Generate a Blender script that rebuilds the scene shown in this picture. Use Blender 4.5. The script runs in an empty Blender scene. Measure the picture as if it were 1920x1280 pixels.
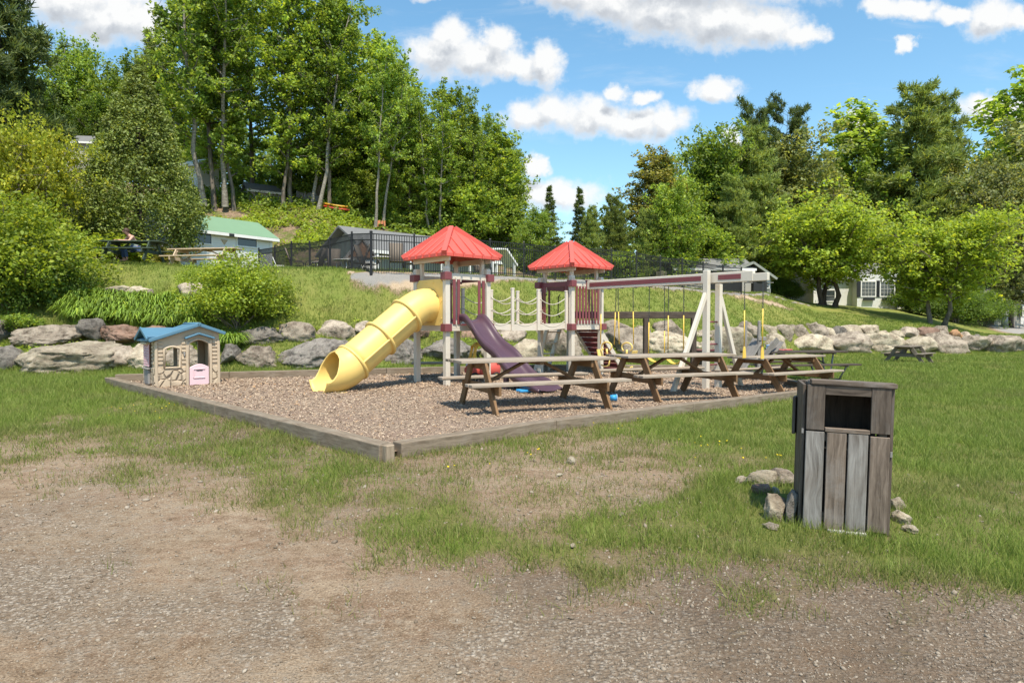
import bpy, bmesh, math, random
import numpy as np
from mathutils import Vector, Matrix, noise as mnoise

sc = bpy.context.scene
COL = sc.collection
R = math.radians
PI = math.pi

# ------------------------------------------------------------------ camera, sun, sky, exposure
CAMZ, FPX, HOR = 1.5, 1200.0, 605.0
PITCH = math.atan((640 - HOR) / FPX)
cam_d = bpy.data.cameras.new('camera')
cam_d.lens = 22.5
cam_d.sensor_width = 36
cam_d.clip_start = 0.05
cam_d.clip_end = 3000
cam = bpy.data.objects.new('camera', cam_d)
COL.objects.link(cam)
cam.location = (0, 0, CAMZ)
cam.rotation_euler = (R(90) - PITCH, 0, 0)
sc.camera = cam
sc.view_settings.view_transform = 'Standard'
sc.view_settings.look = 'None'
sc.view_settings.exposure = 0.68
sc.view_settings.gamma = 1.0
sc.render.engine = 'CYCLES'
sc.cycles.use_denoising = True
sc.cycles.max_bounces = 6
sc.cycles.diffuse_bounces = 3
sc.cycles.transmission_bounces = 3
sc.cycles.transparent_max_bounces = 6
sc.cycles.caustics_reflective = False
sc.cycles.caustics_refractive = False

SUN_EL, SUN_AZ = R(62), math.atan2(0.34, -0.94)
sd = Vector((math.sin(SUN_AZ) * math.cos(SUN_EL), math.cos(SUN_AZ) * math.cos(SUN_EL), math.sin(SUN_EL)))
sun_d = bpy.data.lights.new('sun', 'SUN')
sun_d.energy = 4.3
sun_d.angle = R(0.55)
sun_d.color = (1.0, 0.91, 0.76)
sun = bpy.data.objects.new('sun', sun_d)
COL.objects.link(sun)
sun.rotation_euler = (-sd).to_track_quat('-Z', 'Y').to_euler()
sun.location = (0, 0, 60)


class NT:
    """tiny helper to write node trees"""
    def __init__(s, tree):
        s.t = tree
        s.n = tree.nodes
        s.l = tree.links

    def node(s, typ, **kw):
        nd = s.n.new(typ)
        for k, v in kw.items():
            if k == 'ins':
                for a, b in v.items():
                    if hasattr(b, 'is_linked') or isinstance(b, bpy.types.NodeSocket):
                        s.l.new(b, nd.inputs[a])
                    else:
                        nd.inputs[a].default_value = b
            else:
                setattr(nd, k, v)
        return nd

    def math(s, op, a, b=None, c=None, clamp=False):
        ins = {0: a}
        if b is not None:
            ins[1] = b
        if c is not None:
            ins[2] = c
        return s.node('ShaderNodeMath', operation=op, use_clamp=clamp, ins=ins).outputs[0]

    def noise(s, vec, scale, detail=4, rough=0.55, dist=0.0):
        return s.node('ShaderNodeTexNoise', ins={'Vector': vec, 'Scale': scale, 'Detail': detail, 'Roughness': rough, 'Distortion': dist}).outputs[0]

    def ramp(s, fac, stops):
        r = s.node('ShaderNodeValToRGB', ins={0: fac})
        cr = r.color_ramp
        while len(cr.elements) < len(stops):
            cr.elements.new(0.5)
        for e, (p, c) in zip(cr.elements, stops):
            e.position = p
            e.color = (c[0], c[1], c[2], 1) if not isinstance(c, (int, float)) else (c, c, c, 1)
        return r.outputs[0]

    def mix(s, fac, a, b, mode='MIX'):
        m = s.node('ShaderNodeMix', data_type='RGBA', blend_type=mode)
        for k, v in ((0, fac), (6, a), (7, b)):
            if isinstance(v, bpy.types.NodeSocket):
                s.l.new(v, m.inputs[k])
            elif k == 0:
                m.inputs[k].default_value = v
            else:
                m.inputs[k].default_value = (v[0], v[1], v[2], 1)
        return m.outputs[2]

    def maprange(s, v, a, b, c=0.0, d=1.0, smooth=False):
        m = s.node('ShaderNodeMapRange', ins={0: v, 1: a, 2: b, 3: c, 4: d})
        if smooth:
            m.interpolation_type = 'SMOOTHSTEP'
        return m.outputs[0]

    def bump(s, h, strength=0.5, dist=0.02):
        return s.node('ShaderNodeBump', ins={'Height': h, 'Strength': strength, 'Distance': dist}).outputs[0]


world = bpy.data.worlds.new('World')
sc.world = world
world.use_nodes = True
W = NT(world.node_tree)
W.n.clear()
sky = W.node('ShaderNodeTexSky', sky_type='NISHITA', sun_disc=False, sun_elevation=SUN_EL, sun_rotation=SUN_AZ,
             altitude=200, air_density=1.15, dust_density=0.4, ozone_density=2.5)
skycol = W.node('ShaderNodeHueSaturation', ins={'Hue': 0.485, 'Saturation': 1.12, 'Value': 1.0, 'Color': sky.outputs[0]}).outputs[0]
bg_sky = W.node('ShaderNodeBackground', ins={'Color': skycol, 'Strength': 0.135})
geo_dir = W.node('ShaderNodeTexCoord').outputs['Generated']
sep = W.node('ShaderNodeSeparateXYZ', ins={0: geo_dir})
yy = W.math('MAXIMUM', sep.outputs[1], 0.02)
uv = W.node('ShaderNodeCombineXYZ', ins={0: W.math('DIVIDE', sep.outputs[0], yy), 1: W.math('DIVIDE', sep.outputs[2], yy), 2: 0.0}).outputs[0]
CLOUDS = [  # the fair-weather cumulus of the day, as bearings: x, y, half width, half height
    (1060, -6, 85, 42), (1150, 14, 110, 48), (1250, 30, 110, 58), (1340, 50, 95, 56), (1430, 58, 80, 44), (1300, -20, 260, 50), (1500, 72, 40, 22),
    (815, 108, 62, 42), (850, 85, 50, 42), (925, 82, 34, 40), (900, 118, 80, 44), (965, 132, 66, 28), (1022, 128, 42, 38),
    (985, 228, 50, 34), (1040, 212, 60, 42), (1110, 222, 66, 38), (1180, 228, 66, 34), (1255, 232, 52, 36), (1155, 177, 28, 18),
    (1335, 172, 42, 22), (1215, 184, 36, 14), (150, 10, 110, 50), (235, 40, 120, 60), (290, 60, 60, 45),
    (1655, 30, 38, 22), (1700, 26, 50, 24), (1775, 34, 50, 20), (1845, 40, 52, 42), (1900, 50, 40, 24), (1690, 88, 18, 13),
    (1850, 210, 80, 34), (1040, 362, 100, 34), (1002, 314, 24, 18), (1605, 236, 34, 28), (820, -6, 70, 16), (1370, 262, 30, 18),
    (-200, 150, 160, 70), (2150, 120, 150, 60)]


def cloud_density(vec):
    n1 = W.node('ShaderNodeTexNoise', ins={'Vector': vec, 'Scale': 13.0, 'Detail': 9.0, 'Roughness': 0.60})
    n2 = W.node('ShaderNodeTexNoise', ins={'Vector': vec, 'Scale': 42.0, 'Detail': 6.0, 'Roughness': 0.6})
    off = W.node('ShaderNodeVectorMath', operation='SUBTRACT', ins={0: n1.outputs['Color'], 1: (0.5, 0.5, 0.5)}).outputs[0]
    wv = W.node('ShaderNodeVectorMath', operation='MULTIPLY_ADD', ins={0: off, 1: (0.095, 0.065, 0.0), 2: vec}).outputs[0]
    acc = None
    for (cx, cy, rx, ry) in CLOUDS:
        u0, v0, ru, rv = (cx - 960) / FPX, (HOR - cy) / FPX, rx / FPX, ry / FPX
        q = W.node('ShaderNodeVectorMath', operation='MULTIPLY_ADD', ins={0: wv, 1: (1 / ru, 1 / rv, 0), 2: (-u0 / ru, -v0 / rv, 0)}).outputs[0]
        ln = W.node('ShaderNodeVectorMath', operation='LENGTH', ins={0: q}).outputs['Value']
        acc = ln if acc is None else W.node('ShaderNodeMath', operation='SMOOTH_MIN', ins={0: acc, 1: ln, 2: 0.25}).outputs[0]
    d = W.math('SUBTRACT', 1.08, acc)
    d = W.math('ADD', d, W.math('MULTIPLY', W.math('SUBTRACT', n2.outputs[0], 0.5), 0.9))
    return d, n1.outputs[0]


d1, nn1 = cloud_density(uv)
up = W.node('ShaderNodeVectorMath', operation='ADD', ins={0: uv, 1: (0.010, 0.026, 0.0)}).outputs[0]
d2, nn2 = cloud_density(up)
alpha = W.maprange(d1, -0.14, 0.58, smooth=True)
lit = W.maprange(W.math('SUBTRACT', d1, d2), -0.50, 0.34)
thick = W.maprange(d1, 0.10, 0.75)
shade = W.math('SUBTRACT', 1.0, W.math('MULTIPLY', W.math('SUBTRACT', 1.0, lit), W.math('MULTIPLY', thick, 1.1)), clamp=True)
ccol = W.ramp(shade, [(0.0, (0.46, 0.49, 0.54)), (0.4, (0.60, 0.63, 0.67)), (0.72, (0.78, 0.80, 0.82)), (1.0, (0.95, 0.95, 0.94))])
wisp = W.noise(W.node('ShaderNodeVectorMath', operation='MULTIPLY', ins={0: uv, 1: (1.6, 7.0, 1.0)}).outputs[0], 2.2, 7, 0.6, 0.6)
wisp = W.maprange(wisp, 0.53, 0.80, 0.0, 0.40, smooth=True)
front = W.maprange(sep.outputs[1], 0.05, 0.2)
alpha = W.math('MULTIPLY', W.math('MAXIMUM', W.math('MULTIPLY', alpha, 0.97), wisp), front)
bg_cl = W.node('ShaderNodeBackground', ins={'Color': ccol, 'Strength': 0.66})
mixs = W.node('ShaderNodeMixShader', ins={0: alpha, 1: bg_sky.outputs[0], 2: bg_cl.outputs[0]})
wout = W.node('ShaderNodeOutputWorld', ins={0: mixs.outputs[0]})


# ------------------------------------------------------------------ numbers: noise, terrain, pixel rays
def _hash(ix, iy, seed):
    h = (ix.astype(np.int64) * 374761393 + iy.astype(np.int64) * 668265263 + seed * 1442695041) & 0xFFFFFFFF
    h = ((h ^ (h >> 13)) * 1274126177) & 0xFFFFFFFF
    return ((h ^ (h >> 16)) & 0xFFFF) / 65535.0


def vnoise(x, y, seed=0):
    x = np.asarray(x, float)
    y = np.asarray(y, float)
    ix, iy = np.floor(x), np.floor(y)
    fx, fy = x - ix, y - iy
    fx = fx * fx * (3 - 2 * fx)
    fy = fy * fy * (3 - 2 * fy)
    a, b = _hash(ix, iy, seed), _hash(ix + 1, iy, seed)
    c, d = _hash(ix, iy + 1, seed), _hash(ix + 1, iy + 1, seed)
    return (a * (1 - fx) + b * fx) * (1 - fy) + (c * (1 - fx) + d * fx) * fy


def fbm(x, y, sc_=1.0, oct_=4, seed=0):
    s, a, t = 0, 1.0, 0
    x = np.asarray(x, float) * sc_
    y = np.asarray(y, float) * sc_
    for k in range(oct_):
        s = s + a * vnoise(x, y, seed + k * 17)
        t += a
        a *= 0.5
        x, y = x * 2.03 + 11.3, y * 2.03 + 5.7
    return s / t


TC = [  # bearing (photo column), foot of the stone wall, then distance/height of wall top, lawn crest, plateau end, hillside, far
    (-500, 19.0, 21.5, 1.40, 27.0, 4.20, 34, 4.4, 50, 14.0, 90, 22),
    (0, 19.0, 21.5, 1.35, 27.0, 4.15, 34, 4.3, 50, 13.0, 90, 22),
    (140, 19.0, 21.5, 1.35, 27.0, 4.10, 35, 4.2, 50, 13.0, 90, 21),
    (300, 19.3, 21.8, 1.35, 26.6, 3.98, 36, 4.1, 48, 11.5, 90, 20),
    (480, 20.0, 22.2, 1.40, 26.0, 3.70, 38, 3.8, 47, 10.3, 90, 19),
    (600, 20.5, 22.6, 1.45, 25.5, 3.66, 38, 3.75, 46, 9.5, 90, 17),
    (697, 21.2, 23.2, 1.42, 25.0, 3.60, 38, 3.65, 47, 8.7, 90, 15),
    (850, 22.0, 24.0, 1.40, 27.2, 3.62, 39, 3.65, 48, 7.6, 90, 12),
    (982, 23.0, 25.0, 1.35, 29.4, 3.58, 40, 3.6, 50, 6.2, 90, 8),
    (1192, 26.5, 28.3, 1.28, 33.7, 3.72, 42, 3.8, 60, 4.4, 90, 5),
    (1317, 29.0, 31.0, 1.22, 37.0, 3.50, 45, 3.5, 60, 3.8, 90, 4.5),
    (1440, 33.0, 35.0, 1.20, 41.6, 3.35, 48, 3.4, 60, 3.5, 90, 4),
    (1525, 37.0, 39.0, 1.22, 49.0, 2.85, 57, 3.2, 70, 3.3, 90, 4),
    (1700, 38.0, 40.0, 0.95, 50.0, 2.20, 58, 2.6, 70, 2.8, 90, 3.5),
    (1850, 38.5, 40.5, 0.45, 50.0, 0.95, 60, 1.2, 72, 1.6, 90, 3),
    (1960, 38.5, 40.5, 0.25, 50.0, 0.70, 60, 0.9, 72, 1.3, 90, 3),
    (2500, 38.5, 40.5, 0.10, 50.0, 0.50, 60, 0.7, 72, 1.0, 90, 3)]
TCA = np.array(TC, float)
TCT = (TCA[:, 0] - 960) / FPX


def low(x):
    return -np.clip(0.028 * (np.asarray(x, float) - 1.0), 0, 0.36)


def wall_y(px):
    return float(np.interp(px, TCA[:, 0], TCA[:, 1]))


def zg(x, y):
    """ground height at a point (or arrays of points)"""
    x = np.asarray(x, float)
    y = np.asarray(y, float)
    t = x / np.maximum(y, 3.0)
    K = [np.interp(t, TCT, TCA[:, k]) for k in range(1, 12)]
    K[1] = K[1] + 0.4
    zl = low(x)
    ys = [K[0], K[1], K[3], K[5], K[7], K[9]]
    zs = [zl, K[2], K[4], K[6], K[8], K[10]]
    z = np.where(y <= ys[0], zl, 0.0)
    for k in range(5):
        f = np.clip((y - ys[k]) / np.maximum(ys[k + 1] - ys[k], 0.1), 0, 1)
        if k == 0:
            f = np.interp(np.clip(f, 0, 1), [0, 0.22, 0.62, 0.9, 1], [0, 0.40, 0.50, 0.97, 1])
        seg = zs[k] + (zs[k + 1] - zs[k]) * f
        z = np.where((y > ys[k]) & (y <= ys[k + 1]), seg, z)
    z = np.where(y > ys[5], zs[5], z)
    return z


def zgs(x, y):
    """smoothed ground height, as built"""
    x = np.asarray(x, float)
    y = np.asarray(y, float)
    s = 0
    for dy, w in ((-0.5, 1), (-0.25, 2), (0, 3), (0.25, 2), (0.5, 1)):
        s = s + w * zg(x, y + dy * np.clip((y - 17) / 4, 0, 1))
    z = s / 9
    amp = np.clip((y - 16) / 10, 0, 1)
    return z + (fbm(x, y, 0.35, 3, 5) - 0.5) * 0.35 * amp + (fbm(x, y, 1.6, 3, 9) - 0.5) * 0.045


def gz(x, y):
    return float(zgs(np.array([x]), np.array([y]))[0])


def ray(px, py):
    xc, yc = (px - 960) / FPX, (640 - py) / FPX
    cp, sp = math.cos(PITCH), math.sin(PITCH)
    return Vector((xc, cp + yc * sp, yc * cp - sp))


def at(px, py, Y):
    d = ray(px, py)
    return Vector((0, 0, CAMZ)) + d * (Y / d.y)


def on_low(px, py, z=0.0):
    d = ray(px, py)
    return Vector((0, 0, CAMZ)) + d * ((z - CAMZ) / d.z)


def on_ground(px, Y, dz=0.0):
    x = (px - 960) / FPX * Y
    return Vector((x, Y, gz(x, Y) + dz))


# ------------------------------------------------------------------ objects: labels and mesh collecting
def tag(o, label=None, cat=None, group=None, kind=None):
    if label:
        o['label'] = label
    if cat:
        o['category'] = cat
    if group:
        o['group'] = group
    if kind:
        o['kind'] = kind
    return o


def empty(name, loc, rz=0.0, label=None, cat=None, group=None):
    o = bpy.data.objects.new(name, None)
    COL.objects.link(o)
    o.location = loc
    o.rotation_euler = (0, 0, rz)
    o.empty_display_size = 0.2
    return tag(o, label, cat, group)


def link_mesh(name, me, mat, parent=None):
    o = bpy.data.objects.new(name, me)
    COL.objects.link(o)
    if mat:
        me.materials.append(mat)
    if parent:
        o.parent = parent
    return o


def copy_tree(o, parent=None):
    c = o.copy()
    COL.objects.link(c)
    c.parent = parent
    for ch in list(o.children):
        copy_tree(ch, c)
    return c


def arr_mesh(name, verts, nper):
    """mesh of separate faces with nper corners each from an (N*nper,3) array"""
    verts = np.ascontiguousarray(verts, dtype=np.float32)
    n = len(verts)
    me = bpy.data.meshes.new(name)
    me.vertices.add(n)
    me.vertices.foreach_set('co', verts.ravel())
    me.loops.add(n)
    me.loops.foreach_set('vertex_index', np.arange(n, dtype=np.int32))
    me.polygons.add(n // nper)
    me.polygons.foreach_set('loop_start', np.arange(0, n, nper, dtype=np.int32))
    me.update(calc_edges=True)
    return me


class MB:
    """collects boxes, bars, tubes and prisms into one mesh (with grain-wise uv)"""
    def __init__(s):
        s.v, s.f, s.uv, s.sm = [], [], [], []

    def face(s, idx, uv=None, smooth=False):
        s.f.append(tuple(idx))
        s.uv.append(uv or [(0.0, 0.0)] * len(idx))
        s.sm.append(smooth)

    def bar(s, p0, p1, w, h, up=(0, 0, 1), taper=1.0):
        """bar of width w (sideways) and height h (along up) from p0 to p1"""
        p0, p1 = Vector(p0), Vector(p1)
        a = (p1 - p0)
        L = a.length
        a.normalize()
        upv = Vector(up)
        if abs(a.dot(upv)) > 0.98:
            upv = Vector((0, 1, 0)) if abs(a.y) < 0.9 else Vector((1, 0, 0))
        b = upv.cross(a).normalized()
        c = a.cross(b).normalized()
        o = len(s.v)
        for (p, k) in ((p0, 1.0), (p1, taper)):
            for (i, j) in ((-1, -1), (1, -1), (1, 1), (-1, 1)):
                s.v.append(p + b * (i * w * 0.5 * k) + c * (j * h * 0.5 * k))
        r = random.random() * 7
        dims = (w, h, w, h)
        for k in range(4):
            k2 = (k + 1) % 4
            d = dims[k]
            v0 = r + k * 0.31
            s.face((o + k, o + k2, o + 4 + k2, o + 4 + k), [(r, v0), (r, v0 + d), (r + L, v0 + d), (r + L, v0)])
        s.face((o + 3, o + 2, o + 1, o), [(r, r), (r + .03, r), (r + .03, r + h), (r, r + h)])
        s.face((o + 4, o + 5, o + 6, o + 7), [(r, r), (r + .03, r), (r + .03, r + h), (r, r + h)])
        return s

    def box(s, c, size, rz=0.0):
        c = Vector(c)
        ax = max(range(3), key=lambda k: size[k])
        m = Matrix.Rotation(rz, 3, 'Z')
        e = [m @ Vector((1, 0, 0)), m @ Vector((0, 1, 0)), Vector((0, 0, 1))]
        a = e[ax] * size[ax] * 0.5
        if ax == 2:
            s.bar(c - a, c + a, size[0], size[1], up=e[1])
        elif ax == 0:
            s.bar(c - a, c + a, size[1], size[2], up=e[2])
        else:
            s.bar(c - a, c + a, size[0], size[2], up=e[2])
        return s

    def tube(s, pts, rad, n=8, caps=True, smooth=True):
        pts = [Vector(p) for p in pts]
        if not isinstance(rad, (list, tuple)):
            rad = [rad] * len(pts)
        o = len(s.v)
        t = (pts[1] - pts[0]).normalized()
        ref = Vector((0, 0, 1)) if abs(t.z) < 0.9 else Vector((1, 0, 0))
        b = t.cross(ref).normalized()
        acc = 0
        for i, p in enumerate(pts):
            if i == 0:
                t = (pts[1] - pts[0]).normalized()
            elif i == len(pts) - 1:
                t = (pts[-1] - pts[-2]).normalized()
            else:
                t = (pts[i + 1] - pts[i - 1]).normalized()
            b = (b - t * b.dot(t)).normalized()
            c = t.cross(b)
            for k in range(n):
                an = 2 * PI * k / n
                s.v.append(p + (b * math.cos(an) + c * math.sin(an)) * rad[i])
        for i in range(len(pts) - 1):
            L = (pts[i + 1] - pts[i]).length
            for k in range(n):
                k2 = (k + 1) % n
                s.face((o + i * n + k, o + i * n + k2, o + (i + 1) * n + k2, o + (i + 1) * n + k),
                       [(acc, k * .05), (acc, k * .05 + .05), (acc + L, k * .05 + .05), (acc + L, k * .05)], smooth)
            acc += L
        if caps:
            s.face([o + k for k in range(n)][::-1])
            s.face([o + (len(pts) - 1) * n + k for k in range(n)])
        return s

    def prism(s, poly, origin, ex, ey, ez, depth):
        """polygon (2d) in the plane ex,ey, pushed along ez by depth"""
        ex, ey, ez, origin = Vector(ex), Vector(ey), Vector(ez), Vector(origin)
        o = len(s.v)
        n = len(poly)
        for d in (0, depth):
            for (a, b) in poly:
                s.v.append(origin + ex * a + ey * b + ez * d)
        s.face([o + k for k in range(n)][::-1], [poly[k] for k in range(n)][::-1])
        s.face([o + n + k for k in range(n)], [poly[k] for k in range(n)])
        for k in range(n):
            k2 = (k + 1) % n
            a, b = poly[k], poly[k2]
            L = math.dist(a, b)
            s.face((o + k, o + k2, o + n + k2, o + n + k), [(0, 0), (L, 0), (L, depth), (0, depth)])
        return s

    def quad(s, a, b, c, d, smooth=False):
        o = len(s.v)
        s.v += [Vector(a), Vector(b), Vector(c), Vector(d)]
        u, w = (Vector(b) - Vector(a)).length, (Vector(d) - Vector(a)).length
        s.face((o, o + 1, o + 2, o + 3), [(0, 0), (u, 0), (u, w), (0, w)], smooth)
        return s

    def grid(s, P, smooth=True, closed=False):
        """P: list of rows of points"""
        o = len(s.v)
        nr, nc = len(P), len(P[0])
        for row in P:
            s.v += [Vector(p) for p in row]
        for i in range(nr - 1):
            for j in range(nc if closed else nc - 1):
                j2 = (j + 1) % nc
                s.face((o + i * nc + j, o + i * nc + j2, o + (i + 1) * nc + j2, o + (i + 1) * nc + j),
                       [(i * .1, j * .1), (i * .1, j * .1 + .1), (i * .1 + .1, j * .1 + .1), (i * .1 + .1, j * .1)], smooth)
        return s

    def ball(s, c, r, n=10, m=7):
        c = Vector(c)
        if not isinstance(r, (tuple, list)):
            r = (r, r, r)
        P = []
        for i in range(m + 1):
            th = PI * i / m
            P.append([c + Vector((r[0] * math.sin(th) * math.cos(2 * PI * k / n), r[1] * math.sin(th) * math.sin(2 * PI * k / n), r[2] * math.cos(th))) for k in range(n)])
        P.reverse()
        return s.grid(P, True, True)

    def mesh(s, name):
        me = bpy.data.meshes.new(name)
        me.from_pydata([tuple(v) for v in s.v], [], s.f)
        uvl = me.uv_layers.new(name='grain')
        flat = [c for f in s.uv for p in f for c in p]
        uvl.data.foreach_set('uv', flat)
        me.polygons.foreach_set('use_smooth', s.sm)
        me.update()
        return me

    def build(s, name, mat, parent=None, bevel=0.0, seg=1, solid=0.0, label=None):
        me = s.mesh(name)
        o = link_mesh(name, me, mat, parent)
        if solid:
            m = o.modifiers.new('solid', 'SOLIDIFY')
            m.thickness = solid
            m.offset = 0
        if bevel:
            m = o.modifiers.new('bevel', 'BEVEL')
            m.width = bevel
            m.segments = seg
            m.limit_method = 'ANGLE'
            m.angle_limit = R(40)
        if label:
            o['label'] = label
        return o


# ------------------------------------------------------------------ materials
def new_mat(name):
    m = bpy.data.materials.new(name)
    m.use_nodes = True
    T = NT(m.node_tree)
    T.n.clear()
    out = T.node('ShaderNodeOutputMaterial')
    return m, T, out


def principled(T, out, col, rough=0.6, normal=None, spec=0.4, metal=0.0, **kw):
    b = T.node('ShaderNodeBsdfPrincipled')
    for k, v in (('Base Color', col), ('Roughness', rough), ('Specular IOR Level', spec), ('Metallic', metal)):
        if isinstance(v, bpy.types.NodeSocket):
            T.l.new(v, b.inputs[k])
        elif k == 'Base Color':
            b.inputs[k].default_value = (v[0], v[1], v[2], 1)
        else:
            b.inputs[k].default_value = v
    if normal is not None:
        T.l.new(normal, b.inputs['Normal'])
    for k, v in kw.items():
        b.inputs[k.replace('_', ' ')].default_value = v
    T.l.new(b.outputs[0], out.inputs[0])
    return b


def obj_coord(T):
    return T.node('ShaderNodeTexCoord').outputs['Object']


def plain(name, c, rough=0.5, var=0.12, scale=6.0, bump=0.0, bscale=40.0, spec=0.4, metal=0.0, dirt=0.0):
    """paint, plastic or metal with blotchy wear"""
    m, T, out = new_mat(name)
    co = obj_coord(T)
    n = T.noise(co, scale, 5, 0.6)
    lo, hi = [x * (1 - var) for x in c], [min(1, x * (1 + var)) for x in c]
    col = T.mix(n, lo, hi)
    if dirt:
        n2 = T.maprange(T.noise(co, scale * 0.55, 6, 0.7), 0.5, 0.78, 0, dirt)
        col = T.mix(n2, col, (0.16, 0.12, 0.08))
    nm = None
    if bump:
        nm = T.bump(T.noise(co, bscale, 4, 0.6), bump, 0.01)
    principled(T, out, col, rough, nm, spec, metal)
    return m


def wood(name, light, dark, rough=0.75, grain=26.0, wear=0.35, wearcol=(0.42, 0.40, 0.37), spec=0.25):
    """board wood: grain runs along uv.x, every board its own tone"""
    m, T, out = new_mat(name)
    tc = T.node('ShaderNodeTexCoord')
    isl = T.node('ShaderNodeNewGeometry').outputs['Random Per Island']
    sh = T.node('ShaderNodeCombineXYZ', ins={0: T.math('MULTIPLY', isl, 31.0), 1: T.math('MULTIPLY', isl, 17.0), 2: isl}).outputs[0]
    v = T.node('ShaderNodeVectorMath', operation='ADD', ins={0: tc.outputs['UV'], 1: sh}).outputs[0]
    warp = T.noise(v, 2.2, 3, 0.5)
    v2 = T.node('ShaderNodeVectorMath', operation='MULTIPLY_ADD', ins={0: v, 1: (1.6, grain, 1.0), 2: T.node('ShaderNodeCombineXYZ', ins={1: T.math('MULTIPLY', warp, 2.4)}).outputs[0]}).outputs[0]
    g = T.noise(v2, 2.0, 6, 0.65)
    v3 = T.node('ShaderNodeVectorMath', operation='MULTIPLY', ins={0: v, 1: (0.8, grain * 4, 1.0)}).outputs[0]
    fine = T.noise(v3, 2.0, 3, 0.5)
    k = T.math('ADD', T.math('MULTIPLY', g, 0.75), T.math('MULTIPLY', fine, 0.25))
    col = T.ramp(k, [(0.30, dark), (0.62, light)])
    tone = T.maprange(isl, 0, 1, 0.72, 1.22)
    col = T.mix(1.0, col, T.node('ShaderNodeCombineXYZ', ins={0: tone, 1: tone, 2: tone}).outputs[0], 'MULTIPLY')
    wn = T.maprange(T.noise(v, 3.0, 5, 0.7), 0.48, 0.72, 0, wear)
    col = T.mix(wn, col, wearcol)
    nm = T.bump(k, 0.5, 0.006)
    principled(T, out, col, rough, nm, spec)
    return m


def leaf(name, c, var=0.45, trans=0.54, yellow=0.25, rough=0.55):
    """leaves: every leaf its own shade, light passes through"""
    m, T, out = new_mat(name)
    g = T.node('ShaderNodeNewGeometry')
    isl = g.outputs['Random Per Island']
    oi = T.node('ShaderNodeObjectInfo').outputs['Random']
    a = [x * (1 - var) for x in c]
    b = [x * (1 + var) for x in c]
    yl = [b[0] * 1.45, b[1] * 1.12, b[2] * 0.8]
    col = T.ramp(isl, [(0.0, a), (0.55, c), (1.0 - yellow * 0.5, b), (1.0, yl)])
    tone = T.maprange(oi, 0, 1, 0.82, 1.16)
    pn = T.maprange(T.noise(g.outputs['Position'], 0.55, 3, 0.5), 0.3, 0.7, 0.80, 1.2)
    tone = T.math('MULTIPLY', tone, pn)
    col = T.mix(1.0, col, T.node('ShaderNodeCombineXYZ', ins={0: tone, 1: tone, 2: tone}).outputs[0], 'MULTIPLY')
    p = T.node('ShaderNodeBsdfPrincipled', ins={'Base Color': col, 'Roughness': rough, 'Specular IOR Level': 0.35})
    tl = T.node('ShaderNodeBsdfTranslucent', ins={'Color': T.mix(1.0, col, (1.25, 1.15, 0.55), 'MULTIPLY')})
    mx = T.node('ShaderNodeMixShader', ins={0: trans, 1: p.outputs[0], 2: tl.outputs[0]})
    T.l.new(mx.outputs[0], out.inputs[0])
    return m


def bark(name, light, dark, sc_=6.0, bands=False):
    m, T, out = new_mat(name)
    co = obj_coord(T)
    v = T.node('ShaderNodeVectorMath', operation='MULTIPLY', ins={0: co, 1: (1, 1, 3.5 if bands else 0.25)}).outputs[0]
    n = T.noise(v, sc_, 6, 0.7)
    col = T.ramp(n, [(0.35, dark), (0.62, light)])
    principled(T, out, col, 0.85, T.bump(n, 0.6, 0.03), 0.15)
    return m


def rockmat(name, light, dark, lichen=(0.42, 0.42, 0.33), lich=0.5):
    m, T, out = new_mat(name)
    co = T.node('ShaderNodeTexCoord').outputs['Object']
    oi = T.node('ShaderNodeObjectInfo').outputs['Random']
    v = T.node('ShaderNodeVectorMath', operation='ADD', ins={0: co, 1: T.node('ShaderNodeCombineXYZ', ins={0: T.math('MULTIPLY', oi, 40.0), 1: oi, 2: oi}).outputs[0]}).outputs[0]
    n = T.noise(v, 2.4, 9, 0.74)
    n2 = T.noise(v, 15.0, 7, 0.75)
    vein = T.noise(v, 1.3, 5, 0.6, 1.5)
    col = T.ramp(n, [(0.38, dark), (0.57, light)])
    col = T.mix(T.maprange(n2, 0.52, 0.7, 0, lich), col, lichen)
    col = T.mix(T.maprange(n2, 0.42, 0.30, 0, 0.6), col, [x * 0.45 for x in dark])
    col = T.mix(T.maprange(vein, 0.56, 0.66, 0, 0.35), col, (0.20, 0.15, 0.11))
    tone = T.maprange(oi, 0, 1, 0.8, 1.2)
    col = T.mix(1.0, col, T.node('ShaderNodeCombineXYZ', ins={0: tone, 1: tone, 2: tone}).outputs[0], 'MULTIPLY')
    h = T.math('ADD', n, T.math('MULTIPLY', n2, 0.35))
    principled(T, out, col, 0.85, T.bump(h, 1.0, 0.10), 0.2)
    return m


def siding(name, c, pitch=0.12, rough=0.6):
    m, T, out = new_mat(name)
    co = obj_coord(T)
    z = T.node('ShaderNodeSeparateXYZ', ins={0: co}).outputs[2]
    saw = T.math('FRACT', T.math('DIVIDE', z, pitch))
    n = T.noise(co, 2.5, 5, 0.6)
    col = T.mix(n, [x * 0.9 for x in c], [min(1, x * 1.06) for x in c])
    line = T.maprange(saw, 0.0, 0.10, 0.45, 0.0)
    col = T.mix(line, col, [x * 0.5 for x in c])
    principled(T, out, col, rough, T.bump(saw, 0.6, 0.02), 0.3)
    return m


def island_mat(name, stops, rough=0.8, bump=0.0):
    """loose bits, every piece its own colour"""
    m, T, out = new_mat(name)
    isl = T.node('ShaderNodeNewGeometry').outputs['Random Per Island']
    col = T.ramp(isl, stops)
    nm = T.bump(T.noise(obj_coord(T), 60, 4, 0.6), bump, 0.01) if bump else None
    principled(T, out, col, rough, nm, 0.25)
    return m


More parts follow.
